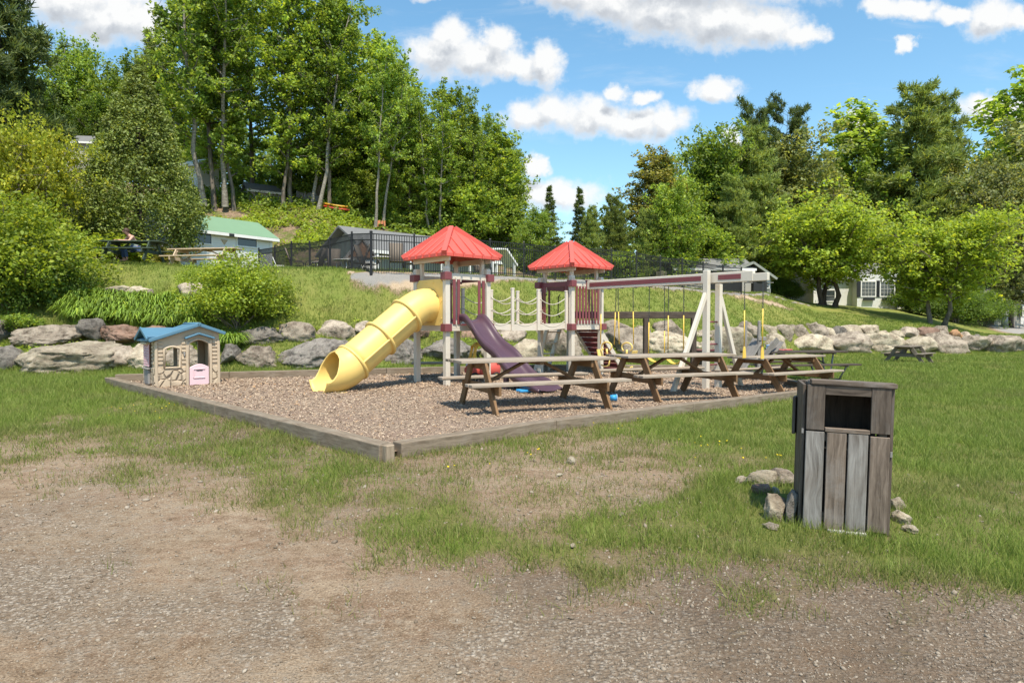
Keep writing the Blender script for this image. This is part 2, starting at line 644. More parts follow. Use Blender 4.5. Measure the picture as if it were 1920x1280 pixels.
M = {}
M['tan'] = plain('vinyl_almond', (0.63, 0.57, 0.48), 0.45, 0.05, 4, dirt=0.16)
M['maroon'] = plain('vinyl_maroon', (0.20, 0.055, 0.062), 0.45, 0.12, 5, dirt=0.12)
M['red'] = plain('plastic_red', (0.60, 0.10, 0.078), 0.55, 0.13, 2.5, dirt=0.14)
M['yellow'] = plain('plastic_yellow', (0.78, 0.555, 0.175), 0.48, 0.07, 2.2, dirt=0.16)
M['swingyellow'] = plain('swing_yellow', (0.78, 0.51, 0.085), 0.4, 0.06, 5)
M['purple'] = plain('plastic_purple', (0.085, 0.046, 0.062), 0.30, 0.12, 4, spec=0.45, dirt=0.1)
M['white'] = plain('white_paint', (0.74, 0.73, 0.70), 0.5, 0.05, 3, dirt=0.08)
M['chain'] = plain('chain_steel', (0.10, 0.10, 0.10), 0.4, 0.2, 20, metal=0.6)
M['rope'] = plain('rope_fibre', (0.50, 0.46, 0.38), 0.9, 0.2, 30)
M['iron'] = plain('black_iron', (0.012, 0.012, 0.014), 0.5, 0.2, 8)
M['black'] = plain('black_plastic', (0.02, 0.02, 0.02), 0.5, 0.2, 8)
M['rubber'] = plain('rubber', (0.03, 0.03, 0.032), 0.8, 0.2, 8)
M['beige'] = plain('plastic_beige', (0.50, 0.40, 0.29), 0.5, 0.05, 4, dirt=0.10)
M['blueroof'] = plain('plastic_blue', (0.085, 0.19, 0.275), 0.5, 0.09, 4, bump=0.15, bscale=25)
M['pink'] = plain('plastic_pink', (0.72, 0.52, 0.56), 0.45, 0.05, 4)
M['pinkred'] = plain('plastic_coral', (0.75, 0.16, 0.18), 0.45, 0.08, 4)
M['toyblue'] = plain('toy_blue', (0.04, 0.30, 0.62), 0.4, 0.1, 6)
M['toylight'] = plain('toy_light_blue', (0.35, 0.52, 0.75), 0.4, 0.1, 6)
M['grey'] = plain('grey_plastic', (0.24, 0.23, 0.22), 0.6, 0.15, 6)
M['oldwood'] = wood('weathered_table_wood', (0.36, 0.30, 0.235), (0.14, 0.105, 0.075), wear=0.30, wearcol=(0.40, 0.37, 0.33))
M['legwood'] = wood('stained_leg_wood', (0.20, 0.115, 0.055), (0.085, 0.046, 0.022), wear=0.16, wearcol=(0.36, 0.30, 0.23))
M['timber'] = wood('landscape_timber_wood', (0.30, 0.240, 0.175), (0.12, 0.088, 0.060), wear=0.3, wearcol=(0.37, 0.335, 0.285), grain=14)
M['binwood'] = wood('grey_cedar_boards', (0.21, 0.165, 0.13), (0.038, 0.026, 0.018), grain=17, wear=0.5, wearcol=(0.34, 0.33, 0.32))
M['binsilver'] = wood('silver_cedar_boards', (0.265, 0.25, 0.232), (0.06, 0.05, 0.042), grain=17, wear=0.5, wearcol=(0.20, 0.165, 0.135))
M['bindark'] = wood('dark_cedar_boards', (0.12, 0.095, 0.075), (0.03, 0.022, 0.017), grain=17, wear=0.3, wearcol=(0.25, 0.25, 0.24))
M['darktimber'] = wood('dark_old_timber', (0.085, 0.065, 0.05), (0.025, 0.018, 0.014), wear=0.2, wearcol=(0.16, 0.15, 0.14), grain=14)
M['greywood'] = wood('silver_grey_wood', (0.26, 0.245, 0.225), (0.10, 0.09, 0.08), wear=0.3)
M['paleboard'] = wood('pale_new_board', (0.55, 0.43, 0.30), (0.30, 0.22, 0.14), wear=0.2)
M['brownold'] = wood('old_brown_grey_wood', (0.20, 0.165, 0.13), (0.075, 0.06, 0.048), wear=0.25, wearcol=(0.26, 0.24, 0.21))
M['greenwood'] = wood('green_stained_wood', (0.06, 0.085, 0.06), (0.02, 0.03, 0.022), wear=0.1)
M['skin'] = plain('skin', (0.55, 0.30, 0.22), 0.5, 0.05, 10)
M['hair'] = plain('brown_hair', (0.06, 0.03, 0.018), 0.6, 0.3, 40)
M['shirt'] = plain('pale_green_cloth', (0.42, 0.50, 0.42), 0.85, 0.1, 20)
M['denim'] = plain('blue_denim', (0.06, 0.10, 0.22), 0.85, 0.15, 30)
M['rock'] = rockmat('granite_grey', (0.40, 0.335, 0.265), (0.135, 0.105, 0.08))
M['rocktan'] = rockmat('granite_tan', (0.50, 0.43, 0.32), (0.21, 0.165, 0.12))
M['rockred'] = rockmat('granite_rust', (0.30, 0.19, 0.14), (0.15, 0.095, 0.07), lich=0.3)
M['rockdark'] = rockmat('granite_dark', (0.24, 0.215, 0.19), (0.08, 0.07, 0.062))
M['rockorange'] = rockmat('stone_orange', (0.42, 0.24, 0.12), (0.28, 0.16, 0.09), lich=0.2)
M['barkgrey'] = bark('bark_grey', (0.22, 0.19, 0.155), (0.085, 0.07, 0.055))
M['barkbirch'] = bark('bark_birch', (0.36, 0.33, 0.275), (0.13, 0.11, 0.09), 5, True)
M['barkdark'] = bark('bark_dark', (0.11, 0.085, 0.065), (0.035, 0.026, 0.02))
M['l_poplar'] = leaf('leaves_poplar', (0.235, 0.345, 0.065))
M['l_birch'] = leaf('leaves_birch', (0.265, 0.375, 0.070))
M['l_maple'] = leaf('leaves_maple', (0.220, 0.325, 0.055))
M['l_bright'] = leaf('leaves_bright', (0.31, 0.41, 0.060), var=0.35)
M['l_yellow'] = leaf('leaves_yellow_green', (0.40, 0.45, 0.060), var=0.35)
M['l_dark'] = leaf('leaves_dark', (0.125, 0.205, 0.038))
M['l_cedar'] = leaf('sprays_cedar', (0.185, 0.240, 0.052), trans=0.35, yellow=0.15)
M['l_pine'] = leaf('needles_pine', (0.240, 0.310, 0.085), trans=0.45, yellow=0.2)
M['l_pinedark'] = leaf('needles_dark_pine', (0.140, 0.195, 0.065), trans=0.45, yellow=0.15)
M['l_willow'] = leaf('leaves_grey_green', (0.27, 0.315, 0.115))
M['l_red'] = leaf('leaves_russet', (0.26, 0.27, 0.075))
M['l_lily'] = leaf('lily_straps', (0.20, 0.31, 0.04), trans=0.35)
M['grassblade'] = leaf('grass_blades', (0.165, 0.250, 0.038), var=0.4, trans=0.4, yellow=0.55)
def grass_mat():
    m, T, out = new_mat('grass_blades')
    g = T.node('ShaderNodeNewGeometry')
    P = g.outputs['Position']
    isl = g.outputs['Random Per Island']
    green = T.ramp(isl, [(0.0, (0.130, 0.190, 0.030)), (0.5, (0.220, 0.295, 0.050)), (1.0, (0.310, 0.380, 0.080))])
    straw = T.ramp(isl, [(0.0, (0.19, 0.150, 0.070)), (0.5, (0.30, 0.255, 0.110)), (1.0, (0.22, 0.255, 0.065))])
    f = T.math('ADD', T.math('MULTIPLY', T.noise(P, 0.75, 5, 0.65), 0.7), T.math('MULTIPLY', isl, 0.3))
    A = T.node('ShaderNodeAttribute', attribute_name='dry').outputs['Fac']
    f = T.maprange(T.math('ADD', f, T.math('MULTIPLY', A, 0.20)), 0.50, 0.72)
    col = T.mix(f, green, straw)
    p = T.node('ShaderNodeBsdfPrincipled', ins={'Base Color': col, 'Roughness': 0.55, 'Specular IOR Level': 0.25})
    tl = T.node('ShaderNodeBsdfTranslucent', ins={'Color': col})
    mx = T.node('ShaderNodeMixShader', ins={0: 0.4, 1: p.outputs[0], 2: tl.outputs[0]})
    T.l.new(mx.outputs[0], out.inputs[0])
    return m


M['grassblade'] = grass_mat()
M['glass'] = plain('window_glass', (0.035, 0.045, 0.055), 0.08, 0.3, 1.0, spec=0.8)
M['sidewhite'] = siding('white_siding', (0.72, 0.72, 0.71))
M['sidegrey'] = siding('grey_green_siding', (0.30, 0.31, 0.27))
M['sidetan'] = siding('tan_siding', (0.42, 0.40, 0.35), 0.2)
M['greenroof'] = plain('green_roofing', (0.16, 0.27, 0.17), 0.75, 0.08, 1.5, bump=0.25, bscale=30)
M['greyroof'] = plain('grey_shingles', (0.16, 0.16, 0.157), 0.85, 0.15, 4, bump=0.3, bscale=20)
M['brownwood'] = wood('brown_gable_boards', (0.24, 0.12, 0.06), (0.10, 0.05, 0.026), wear=0.1)
M['shutter'] = plain('black_shutter', (0.02, 0.022, 0.025), 0.5, 0.1, 6)
M['sling'] = plain('brown_sling', (0.16, 0.13, 0.10), 0.8, 0.1, 20)
M['kayakred'] = plain('kayak_red', (0.42, 0.04, 0.02), 0.35, 0.1, 3)
M['kayakyellow'] = plain('kayak_yellow', (0.52, 0.30, 0.02), 0.35, 0.1, 3)
M['concrete'] = plain('pale_concrete', (0.40, 0.39, 0.36), 0.9, 0.12, 5, bump=0.2)


# ------------------------------------------------------------------ the ground: one sheet to the horizon
def idw(px, py, pts, p=2.0):
    px = np.asarray(px, float)
    q0 = px / 160.0
    q1 = 4.0 * np.log(np.maximum(np.asarray(py, float) - 605, 20))
    w0 = fbm(q0, q1, 0.9, 4, 201) - 0.5
    w1 = fbm(q0, q1, 0.9, 4, 233) - 0.5
    q0 = q0 + w0 * 1.3
    q1 = q1 + w1 * 0.6
    num = np.zeros_like(px)
    den = np.zeros_like(px)
    for (a, b, v) in pts:
        d = (q0 - a / 160.0) ** 2 + (q1 - 4.0 * math.log(b - 605)) ** 2 + 0.02
        w = d ** (-p)
        num += w * v
        den += w
    return num / den


GRASS = [(0, 720, 1), (100, 760, 1), (0, 790, 1), (200, 790, .9), (100, 825, .7), (0, 840, .5), (280, 790, .85), (230, 745, .95), (330, 800, .55),
         (420, 830, .6), (300, 850, .5), (100, 885, .2), (110, 852, .5), (200, 838, .62), (500, 880, .68), (620, 885, .66), (560, 850, .58), (400, 870, .6), (350, 890, .42), (480, 930, .75), (700, 1005, .6), (760, 1015, .6), (560, 935, .85), (520, 905, .6), (640, 925, .5), (400, 905, .35),
         (620, 985, .3), (720, 900, .58), (700, 955, .7), (800, 990, .85), (900, 1010, .9), (950, 1040, .85), (860, 985, .85), (780, 940, .5), (850, 900, .5), (950, 900, .36),
         (1000, 870, .3), (1060, 880, .22), (1100, 930, .32), (1180, 870, .3), (1200, 920, .32), (1000, 960, .5), (1100, 985, .95), (1250, 980, .9), (1180, 1000, .9), (1120, 1010, .95),
         (1050, 1030, .9), (1150, 1060, .8), (1200, 1035, .6), (1350, 1050, .8), (1420, 1060, .85), (1150, 795, .9), (1050, 815, .6), (900, 830, .35), (1250, 800, 1), (1400, 790, 1),
         (1300, 850, .9), (1400, 900, 1), (1350, 950, .85), (1240, 840, .6), (1180, 830, .4), (1450, 1010, 1), (1600, 1040, 1), (1750, 1000, 1),
         (1900, 1050, 1), (1900, 800, 1), (1750, 850, 1), (1700, 750, 1), (1600, 1080, .8), (1900, 1095, .75), (1400, 1085, .35), (1200, 1085, .3),
         (1750, 1108, .5), (900, 1075, .1), (1000, 1100, .02), (1300, 1130, 0), (1600, 1140, .05), (1900, 1150, .05), (1900, 1250, 0), (1200, 1200, 0),
         (800, 1100, 0), (600, 1050, 0), (400, 1000, 0), (200, 960, 0), (0, 930, 0), (0, 1100, 0), (400, 1200, 0), (800, 1250, 0), (0, 1270, 0),
         (1500, 1250, 0), (640, 1040, 0), (-600, 760, 1), (-600, 900, 0), (-600, 1200, 0), (2500, 800, 1), (2500, 1060, 1), (2500, 1200, 0), (700, 690, 1), (1400, 690, 1)]
GRAV = [(100, 1130, 1), (250, 1150, .9), (450, 1175, .9), (680, 1170, .7), (900, 1200, .95), (1100, 1220, .95), (1000, 1270, .4), (700, 1230, .5), (1350, 1240, .6),
        (1700, 1180, .7), (1900, 1190, .9), (1500, 1110, .6), (1200, 1100, .6), (0, 1250, 0), (300, 1240, .1), (500, 1270, .1), (600, 1100, 0), (800, 1130, .1),
        (300, 1050, .15), (60, 1030, .5), (400, 950, .1), (200, 900, .4), (350, 850, .5), (0, 900, .15), (1000, 900, .1), (850, 1040, .1), (1600, 900, 0), (1600, 1270, .3), (0, 1160, 1), (-600, 1150, .8), (2500, 1180, .8), (200, 1040, .7), (190, 1035, .7)]
MUD = [(1000, 1100, .7), (1300, 1120, .9), (1600, 1130, .75), (1900, 1150, .6), (900, 1060, .6), (700, 975, .4), (640, 940, .4), (1400, 1180, .8), (1650, 1220, .9),
       (1900, 1240, .7), (1100, 1180, .35), (400, 790, .6), (480, 812, .8), (350, 770, .4), (0, 1200, 0), (300, 1150, .05), (500, 1100, 0), (800, 1250, .05), (200, 950, .05),
       (700, 1060, .1), (400, 1000, 0), (1100, 850, .1), (0, 850, .1), (1500, 900, .1), (1200, 1260, .3), (1100, 940, .15)]
PEN = [(-1.43, 7.0), (7.1, 14.72), (7.4, 21.5), (-9.75, 15.45)]


def in_poly(x, y, poly):
    x = np.asarray(x, float)
    y = np.asarray(y, float)
    c = np.zeros(x.shape, bool)
    n = len(poly)
    for i in range(n):
        (x0, y0), (x1, y1) = poly[i], poly[(i + 1) % n]
        hit = ((y0 > y) != (y1 > y)) & (x < (x1 - x0) * (y - y0) / (y1 - y0 + 1e-9) + x0)
        c ^= hit
    return c


def masks(x, y):
    """grass cover, gravel, dark mud, pale sand, leaf litter at ground points"""
    x = np.asarray(x, float)
    y = np.asarray(y, float)
    ys = np.maximum(y, 1.6)
    px = 960 + FPX * x / np.maximum(ys, 1.6)
    py = 605 + FPX * CAMZ / ys
    near = y < 19
    pxn = np.clip(px, -900, 2800)
    pyn = np.clip(py, 690, 1700)
    g = np.where(near, idw(pxn, pyn, GRASS), 1.0)
    gr = np.where(near, idw(pxn, pyn, GRAV, 1.25), 0.0)
    mu = np.where(near, idw(pxn, pyn, MUD, 1.3), 0.0)
    nz = fbm(x, y, 1.3, 4, 31) - 0.5
    nz2 = fbm(x, y, 5.0, 3, 33) - 0.5
    g = np.where(near, g + nz * 0.75 * np.clip(4 * g * (1.15 - g), 0, 1) + nz2 * 0.5 * np.clip(4 * g * (1.1 - g), 0, 1), g)
    gr = gr + nz * 0.5 * (gr > 0.05) + nz2 * .3 * (gr > .05)
    # beyond the wall
    t = (px - 960) / FPX
    crest = np.interp(t, TCT, TCA[:, 4])
    plate = np.interp(t, TCT, TCA[:, 6])
    n3 = fbm(x, y, 0.6, 3, 41) - 0.5
    band = crest - y
    wd = np.interp(px, [650, 740, 840, 930, 1015], [0.0, 0.85, 0.8, 0.6, 0.0]) * (0.65 + 0.9 * (n3 + 0.5))
    sand = np.where(band > -0.3, np.clip((wd - band) / 0.35, 0, 1), 0) * (wd > 0.03)
    grv2 = np.where((px > 660) & (px < 1520), np.clip(1.4 - np.abs(band - 0.12 + n3 * 0.25) / 0.28, 0, 1), 0)
    # a worn track down the slope, right of the swings
    line = np.interp(px, [1385, 1430, 1480], [553, 566, 582])
    z = zg(x, y)
    pyr = 605 - (z - CAMZ) * FPX / ys
    trk = np.where((px > 1380) & (px < 1490) & (y > 35), np.clip(1.3 - np.abs(pyr - line) / 2.6, 0, 1) * np.clip((1495 - px) / 40, 0, 1), 0)
    sand = np.maximum(sand, trk)
    lane = np.where((px > 1830) & (y > 44), np.clip(1.5 - np.abs(pyr - np.interp(px, [1830, 1930, 2400], [606, 622, 650])) / 6.5, 0, 1) * np.clip((px - 1845) / 30, 0, 1), 0)
    litter = np.where((y > plate) & (px < 1150), np.clip((y - plate) / 1.5, 0, 1), 0)
    litter = np.where((y > plate + 3) & (px >= 1150), 0.8, litter)
    g = np.where(near, g, np.clip(1 - np.maximum(np.maximum(sand, grv2), lane) * 1.5, 0, 1))
    gr = np.where(near, gr, np.maximum(grv2, 0))
    ax_, ay_ = PEN[0]
    bx_, by_ = PEN[1]
    tt = np.clip(((x - ax_) * (bx_ - ax_) + (y - ay_) * (by_ - ay_)) / ((bx_ - ax_) ** 2 + (by_ - ay_) ** 2), 0, 1)
    dd = np.hypot(x - ax_ - tt * (bx_ - ax_), y - ay_ - tt * (by_ - ay_))
    g = np.where(near & (tt > 0.12), np.maximum(g, 0.95 - dd / 0.45 + nz), g)
    pen = in_poly(x, y, PEN)
    g = np.where(pen, 0, g)
    return np.clip(g, 0, 1), np.clip(gr, 0, 1), np.clip(mu, 0, 1), np.clip(sand, 0, 1), np.clip(litter, 0, 1), np.clip(lane, 0, 1)


def make_ground():
    ns, nr = 500, 520
    u = np.linspace(-1, 1, ns)
    s = np.sign(u) * (0.85 * np.abs(u) + 0.75 * np.abs(u) ** 5)
    k = np.arange(nr)
    r = 1.0 * (1.0118 ** k)
    r = np.where(k > 470, r * 1.04 ** (k - 470), r)
    S, Rr = np.meshgrid(s, r)
    X = S * (Rr + 0.0)
    Y = Rr - 6.0
    Y = np.where(Rr < 6.5, Y, Y)
    X = np.where(True, S * (Rr + 2.5), X)
    Z = zgs(X.ravel(), Y.ravel()).reshape(X.shape)
    g, gr, mu, sa, li, la = masks(X.ravel(), Y.ravel())
    me = bpy.data.meshes.new('ground')
    co = np.stack([X, Y, Z], -1).reshape(-1, 3).astype(np.float32)
    pen = in_poly(co[:, 0], co[:, 1], PEN)
    co[:, 2] -= np.where(pen, 0.0, 0.0)
    me.vertices.add(len(co))
    me.vertices.foreach_set('co', co.ravel())
    i = np.arange(nr - 1)[:, None] * ns + np.arange(ns - 1)[None, :]
    q = np.stack([i, i + 1, i + 1 + ns, i + ns], -1).reshape(-1, 4).astype(np.int32)
    me.loops.add(q.size)
    me.loops.foreach_set('vertex_index', q.ravel())
    me.polygons.add(len(q))
    me.polygons.foreach_set('loop_start', np.arange(0, q.size, 4, dtype=np.int32))
    me.polygons.foreach_set('use_smooth', np.ones(len(q), bool))
    me.update(calc_edges=True)
    for nm, a in (('grass', g), ('gravel', gr), ('mud', mu), ('sand', sa), ('litter', li), ('lane', la)):
        at_ = me.attributes.new(nm, 'FLOAT', 'POINT')
        at_.data.foreach_set('value', np.ascontiguousarray(a, dtype=np.float32))
    m, T, out = new_mat('ground')
    A = lambda n: T.node('ShaderNodeAttribute', attribute_name=n).outputs['Fac']
    P = T.node('ShaderNodeNewGeometry').outputs['Position']
    n_big = T.noise(P, 0.35, 4, 0.6)
    n_mid = T.noise(P, 1.7, 5, 0.65)
    n_fine = T.noise(P, 26.0, 6, 0.7)
    n_vf = T.noise(P, 95.0, 3, 0.6)
    stretch = T.node('ShaderNodeVectorMath', operation='MULTIPLY', ins={0: P, 1: (60, 60, 18)}).outputs[0]
    n_blade = T.noise(stretch, 1.0, 4, 0.7)
    gcol = T.ramp(n_blade, [(0.28, (0.070, 0.098, 0.020)), (0.5, (0.150, 0.190, 0.038)), (0.72, (0.245, 0.262, 0.068))])
    gcol = T.mix(T.maprange(n_big, 0.38, 0.66, 0, 0.6), gcol, (0.275, 0.250, 0.075))
    gcol = T.mix(T.maprange(n_mid, 0.56, 0.74, 0, 0.40), gcol, (0.060, 0.115, 0.018))
    streak = T.node('ShaderNodeVectorMath', operation='MULTIPLY', ins={0: P, 1: (0.55, 2.6, 1.0)}).outputs[0]
    n_str = T.noise(streak, 1.0, 6, 0.68, 0.4)
    n_s = T.noise(P, 9.0, 6, 0.72)
    dirt = T.ramp(n_str, [(0.30, (0.200, 0.137, 0.086)), (0.5, (0.292, 0.210, 0.138)), (0.70, (0.39, 0.300, 0.208))])
    dirt = T.mix(T.maprange(n_mid, 0.46, 0.66, 0, 0.5), dirt, (0.265, 0.165, 0.108))
    dirt = T.mix(T.maprange(n_s, 0.50, 0.66, 0, 0.6), dirt, (0.44, 0.355, 0.26))
    dirt = T.mix(T.maprange(n_s, 0.47, 0.30, 0, 0.75), dirt, (0.115, 0.070, 0.038))
    dirt = T.mix(T.maprange(n_vf, 0.48, 0.30, 0, 0.8), dirt, (0.090, 0.056, 0.032))
    dirt = T.mix(T.maprange(n_vf, 0.56, 0.68, 0, 0.6), dirt, (0.55, 0.44, 0.32))
    vor = T.node('ShaderNodeTexVoronoi', feature='F1', ins={'Vector': P, 'Scale': 40.0, 'Randomness': 1.0})
    peb = T.ramp(T.node('ShaderNodeSeparateColor', ins={0: vor.outputs['Color']}).outputs[0], [(0.0, (0.24, 0.195, 0.15)), (0.45, (0.37, 0.315, 0.25)), (1.0, (0.52, 0.46, 0.385))])
    peb = T.mix(T.maprange(vor.outputs['Distance'], 0.26, 0.56, 0, 0.8), peb, (0.165, 0.122, 0.084))
    brk = T.math('ADD', T.math('MULTIPLY', T.math('SUBTRACT', n_s, 0.5), 1.5), T.math('MULTIPLY', T.math('SUBTRACT', n_str, 0.5), 1.1))
    gv = T.maprange(T.math('ADD', A('gravel'), brk), 0.30, 0.85)
    peb = T.mix(T.maprange(n_vf, 0.46, 0.30, 0, 0.6), peb, (0.12, 0.085, 0.058))
    col = T.mix(T.math('MULTIPLY', gv, 0.78), dirt, peb)
    mudf = T.math('MULTIPLY', T.maprange(T.math('ADD', A('mud'), T.math('MULTIPLY', brk, 0.8)), 0.22, 0.90), 0.70)
    col = T.mix(mudf, col, T.mix(0.25, (0.075, 0.049, 0.031), peb))
    sandc = T.ramp(n_fine, [(0.35, (0.33, 0.24, 0.155)), (0.65, (0.47, 0.37, 0.26))])
    col = T.mix(T.maprange(T.math('ADD', A('sand'), T.math('MULTIPLY', T.math('SUBTRACT', n_mid, 0.5), 0.8)), 0.3, 0.6), col, sandc)
    far_gr = T.math('MULTIPLY', A('gravel'), T.maprange(T.node('ShaderNodeSeparateXYZ', ins={0: P}).outputs[1], 20, 22))
    col = T.mix(T.maprange(far_gr, 0.3, 0.7), col, T.mix(n_vf, (0.17, 0.16, 0.148), (0.36, 0.345, 0.32)))
    gl = T.maprange(T.math('ADD', A('grass'), T.math('ADD', T.math('MULTIPLY', T.math('SUBTRACT', n_fine, 0.5), 0.8), T.math('MULTIPLY', T.math('SUBTRACT', n_s, 0.5), 0.9))), 0.42, 0.80)
    soil = T.maprange(T.node('ShaderNodeSeparateXYZ', ins={0: P}).outputs[1], 7.0, 19.0, 0.45, 0.0)
    gcol = T.mix(soil, gcol, T.mix(n_s, (0.085, 0.095, 0.024), (0.160, 0.165, 0.050)))
    thatch = T.mix(n_blade, (0.115, 0.085, 0.040), (0.26, 0.205, 0.105))
    gcol = T.mix(T.maprange(T.math('ADD', A('grass'), T.math('MULTIPLY', T.math('SUBTRACT', n_mid, 0.5), 0.5)), 1.0, 0.55), gcol, thatch)
    col = T.mix(gl, col, gcol)
    litc = T.mix(T.maprange(n_mid, 0.42, 0.6), T.ramp(T.noise(P, 7.0, 6, 0.75), [(0.35, (0.10, 0.065, 0.04)), (0.65, (0.33, 0.235, 0.165))]), T.ramp(T.noise(P, 9.0, 6, 0.75), [(0.35, (0.05, 0.06, 0.018)), (0.65, (0.17, 0.19, 0.05))]))
    col = T.mix(A('litter'), col, litc)
    col = T.mix(T.maprange(A('lane'), 0.3, 0.7), col, (0.30, 0.285, 0.27))
    h = T.math('ADD', T.math('MULTIPLY', n_fine, 0.8), T.math('MULTIPLY', n_vf, 0.4))
    h = T.math('ADD', h, T.math('MULTIPLY', T.math('SUBTRACT', 1.0, vor.outputs['Distance']), T.math('MULTIPLY', gv, 0.6)))
    principled(T, out, col, 0.92, T.bump(h, 1.0, 0.03), 0.15)
    o = link_mesh('ground', me, m)
    tag(o, kind='structure')
    return o


make_ground()


def scatter(name, tv, tf, pos, scale, rot, mat, jitter=0.0, rng=None, parent=None):
    """many small copies of one little solid, as one mesh; pos (n,3) scale (n,3) rot (n,3,3)"""
    tv = np.array(tv, float)
    tf = np.array(tf, np.int32)
    n, k = len(pos), len(tv)
    V = tv[None] * scale[:, None, :]
    if jitter:
        V = V * (1 + rng.uniform(-jitter, jitter, (n, k, 1)))
    V = np.einsum('nij,nkj->nki', rot, V) + pos[:, None, :]
    F = (tf[None] + (np.arange(n) * k)[:, None, None]).reshape(-1, tf.shape[1])
    me = bpy.data.meshes.new(name)
    me.vertices.add(n * k)
    me.vertices.foreach_set('co', V.astype(np.float32).ravel())
    me.loops.add(F.size)
    me.loops.foreach_set('vertex_index', F.astype(np.int32).ravel())
    me.polygons.add(len(F))
    me.polygons.foreach_set('loop_start', np.arange(0, F.size, tf.shape[1], dtype=np.int32))
    me.update(calc_edges=True)
    return link_mesh(name, me, mat, parent)


def rand_rot(rng, n, tilt=None):
    if tilt is None:
        q = rng.normal(size=(n, 4))
    else:
        a = rng.uniform(0, 2 * PI, n)
        tx, ty = rng.normal(0, tilt, n) * 0.5, rng.normal(0, tilt, n) * 0.5
        q = np.stack([np.cos(a / 2), tx, ty, np.sin(a / 2)], -1)
    q /= np.linalg.norm(q, axis=1, keepdims=True)
    w, x, y, z = q.T
    return np.stack([np.stack([1 - 2 * (y * y + z * z), 2 * (x * y - w * z), 2 * (x * z + w * y)], -1),
                     np.stack([2 * (x * y + w * z), 1 - 2 * (x * x + z * z), 2 * (y * z - w * x)], -1),
                     np.stack([2 * (x * z - w * y), 2 * (y * z + w * x), 1 - 2 * (x * x + y * y)], -1)], 1)


_ph = (1 + 5 ** .5) / 2
ICO_V = np.array([(-1, _ph, 0), (1, _ph, 0), (-1, -_ph, 0), (1, -_ph, 0), (0, -1, _ph), (0, 1, _ph), (0, -1, -_ph), (0, 1, -_ph), (_ph, 0, -1), (_ph, 0, 1), (-_ph, 0, -1), (-_ph, 0, 1)]) / 1.9
ICO_F = [(0, 11, 5), (0, 5, 1), (0, 1, 7), (0, 7, 10), (0, 10, 11), (1, 5, 9), (5, 11, 4), (11, 10, 2), (10, 7, 6), (7, 1, 8), (3, 9, 4), (3, 4, 2), (3, 2, 6), (3, 6, 8), (3, 8, 9), (4, 9, 5), (2, 4, 11), (6, 2, 10), (8, 6, 7), (9, 8, 1)]


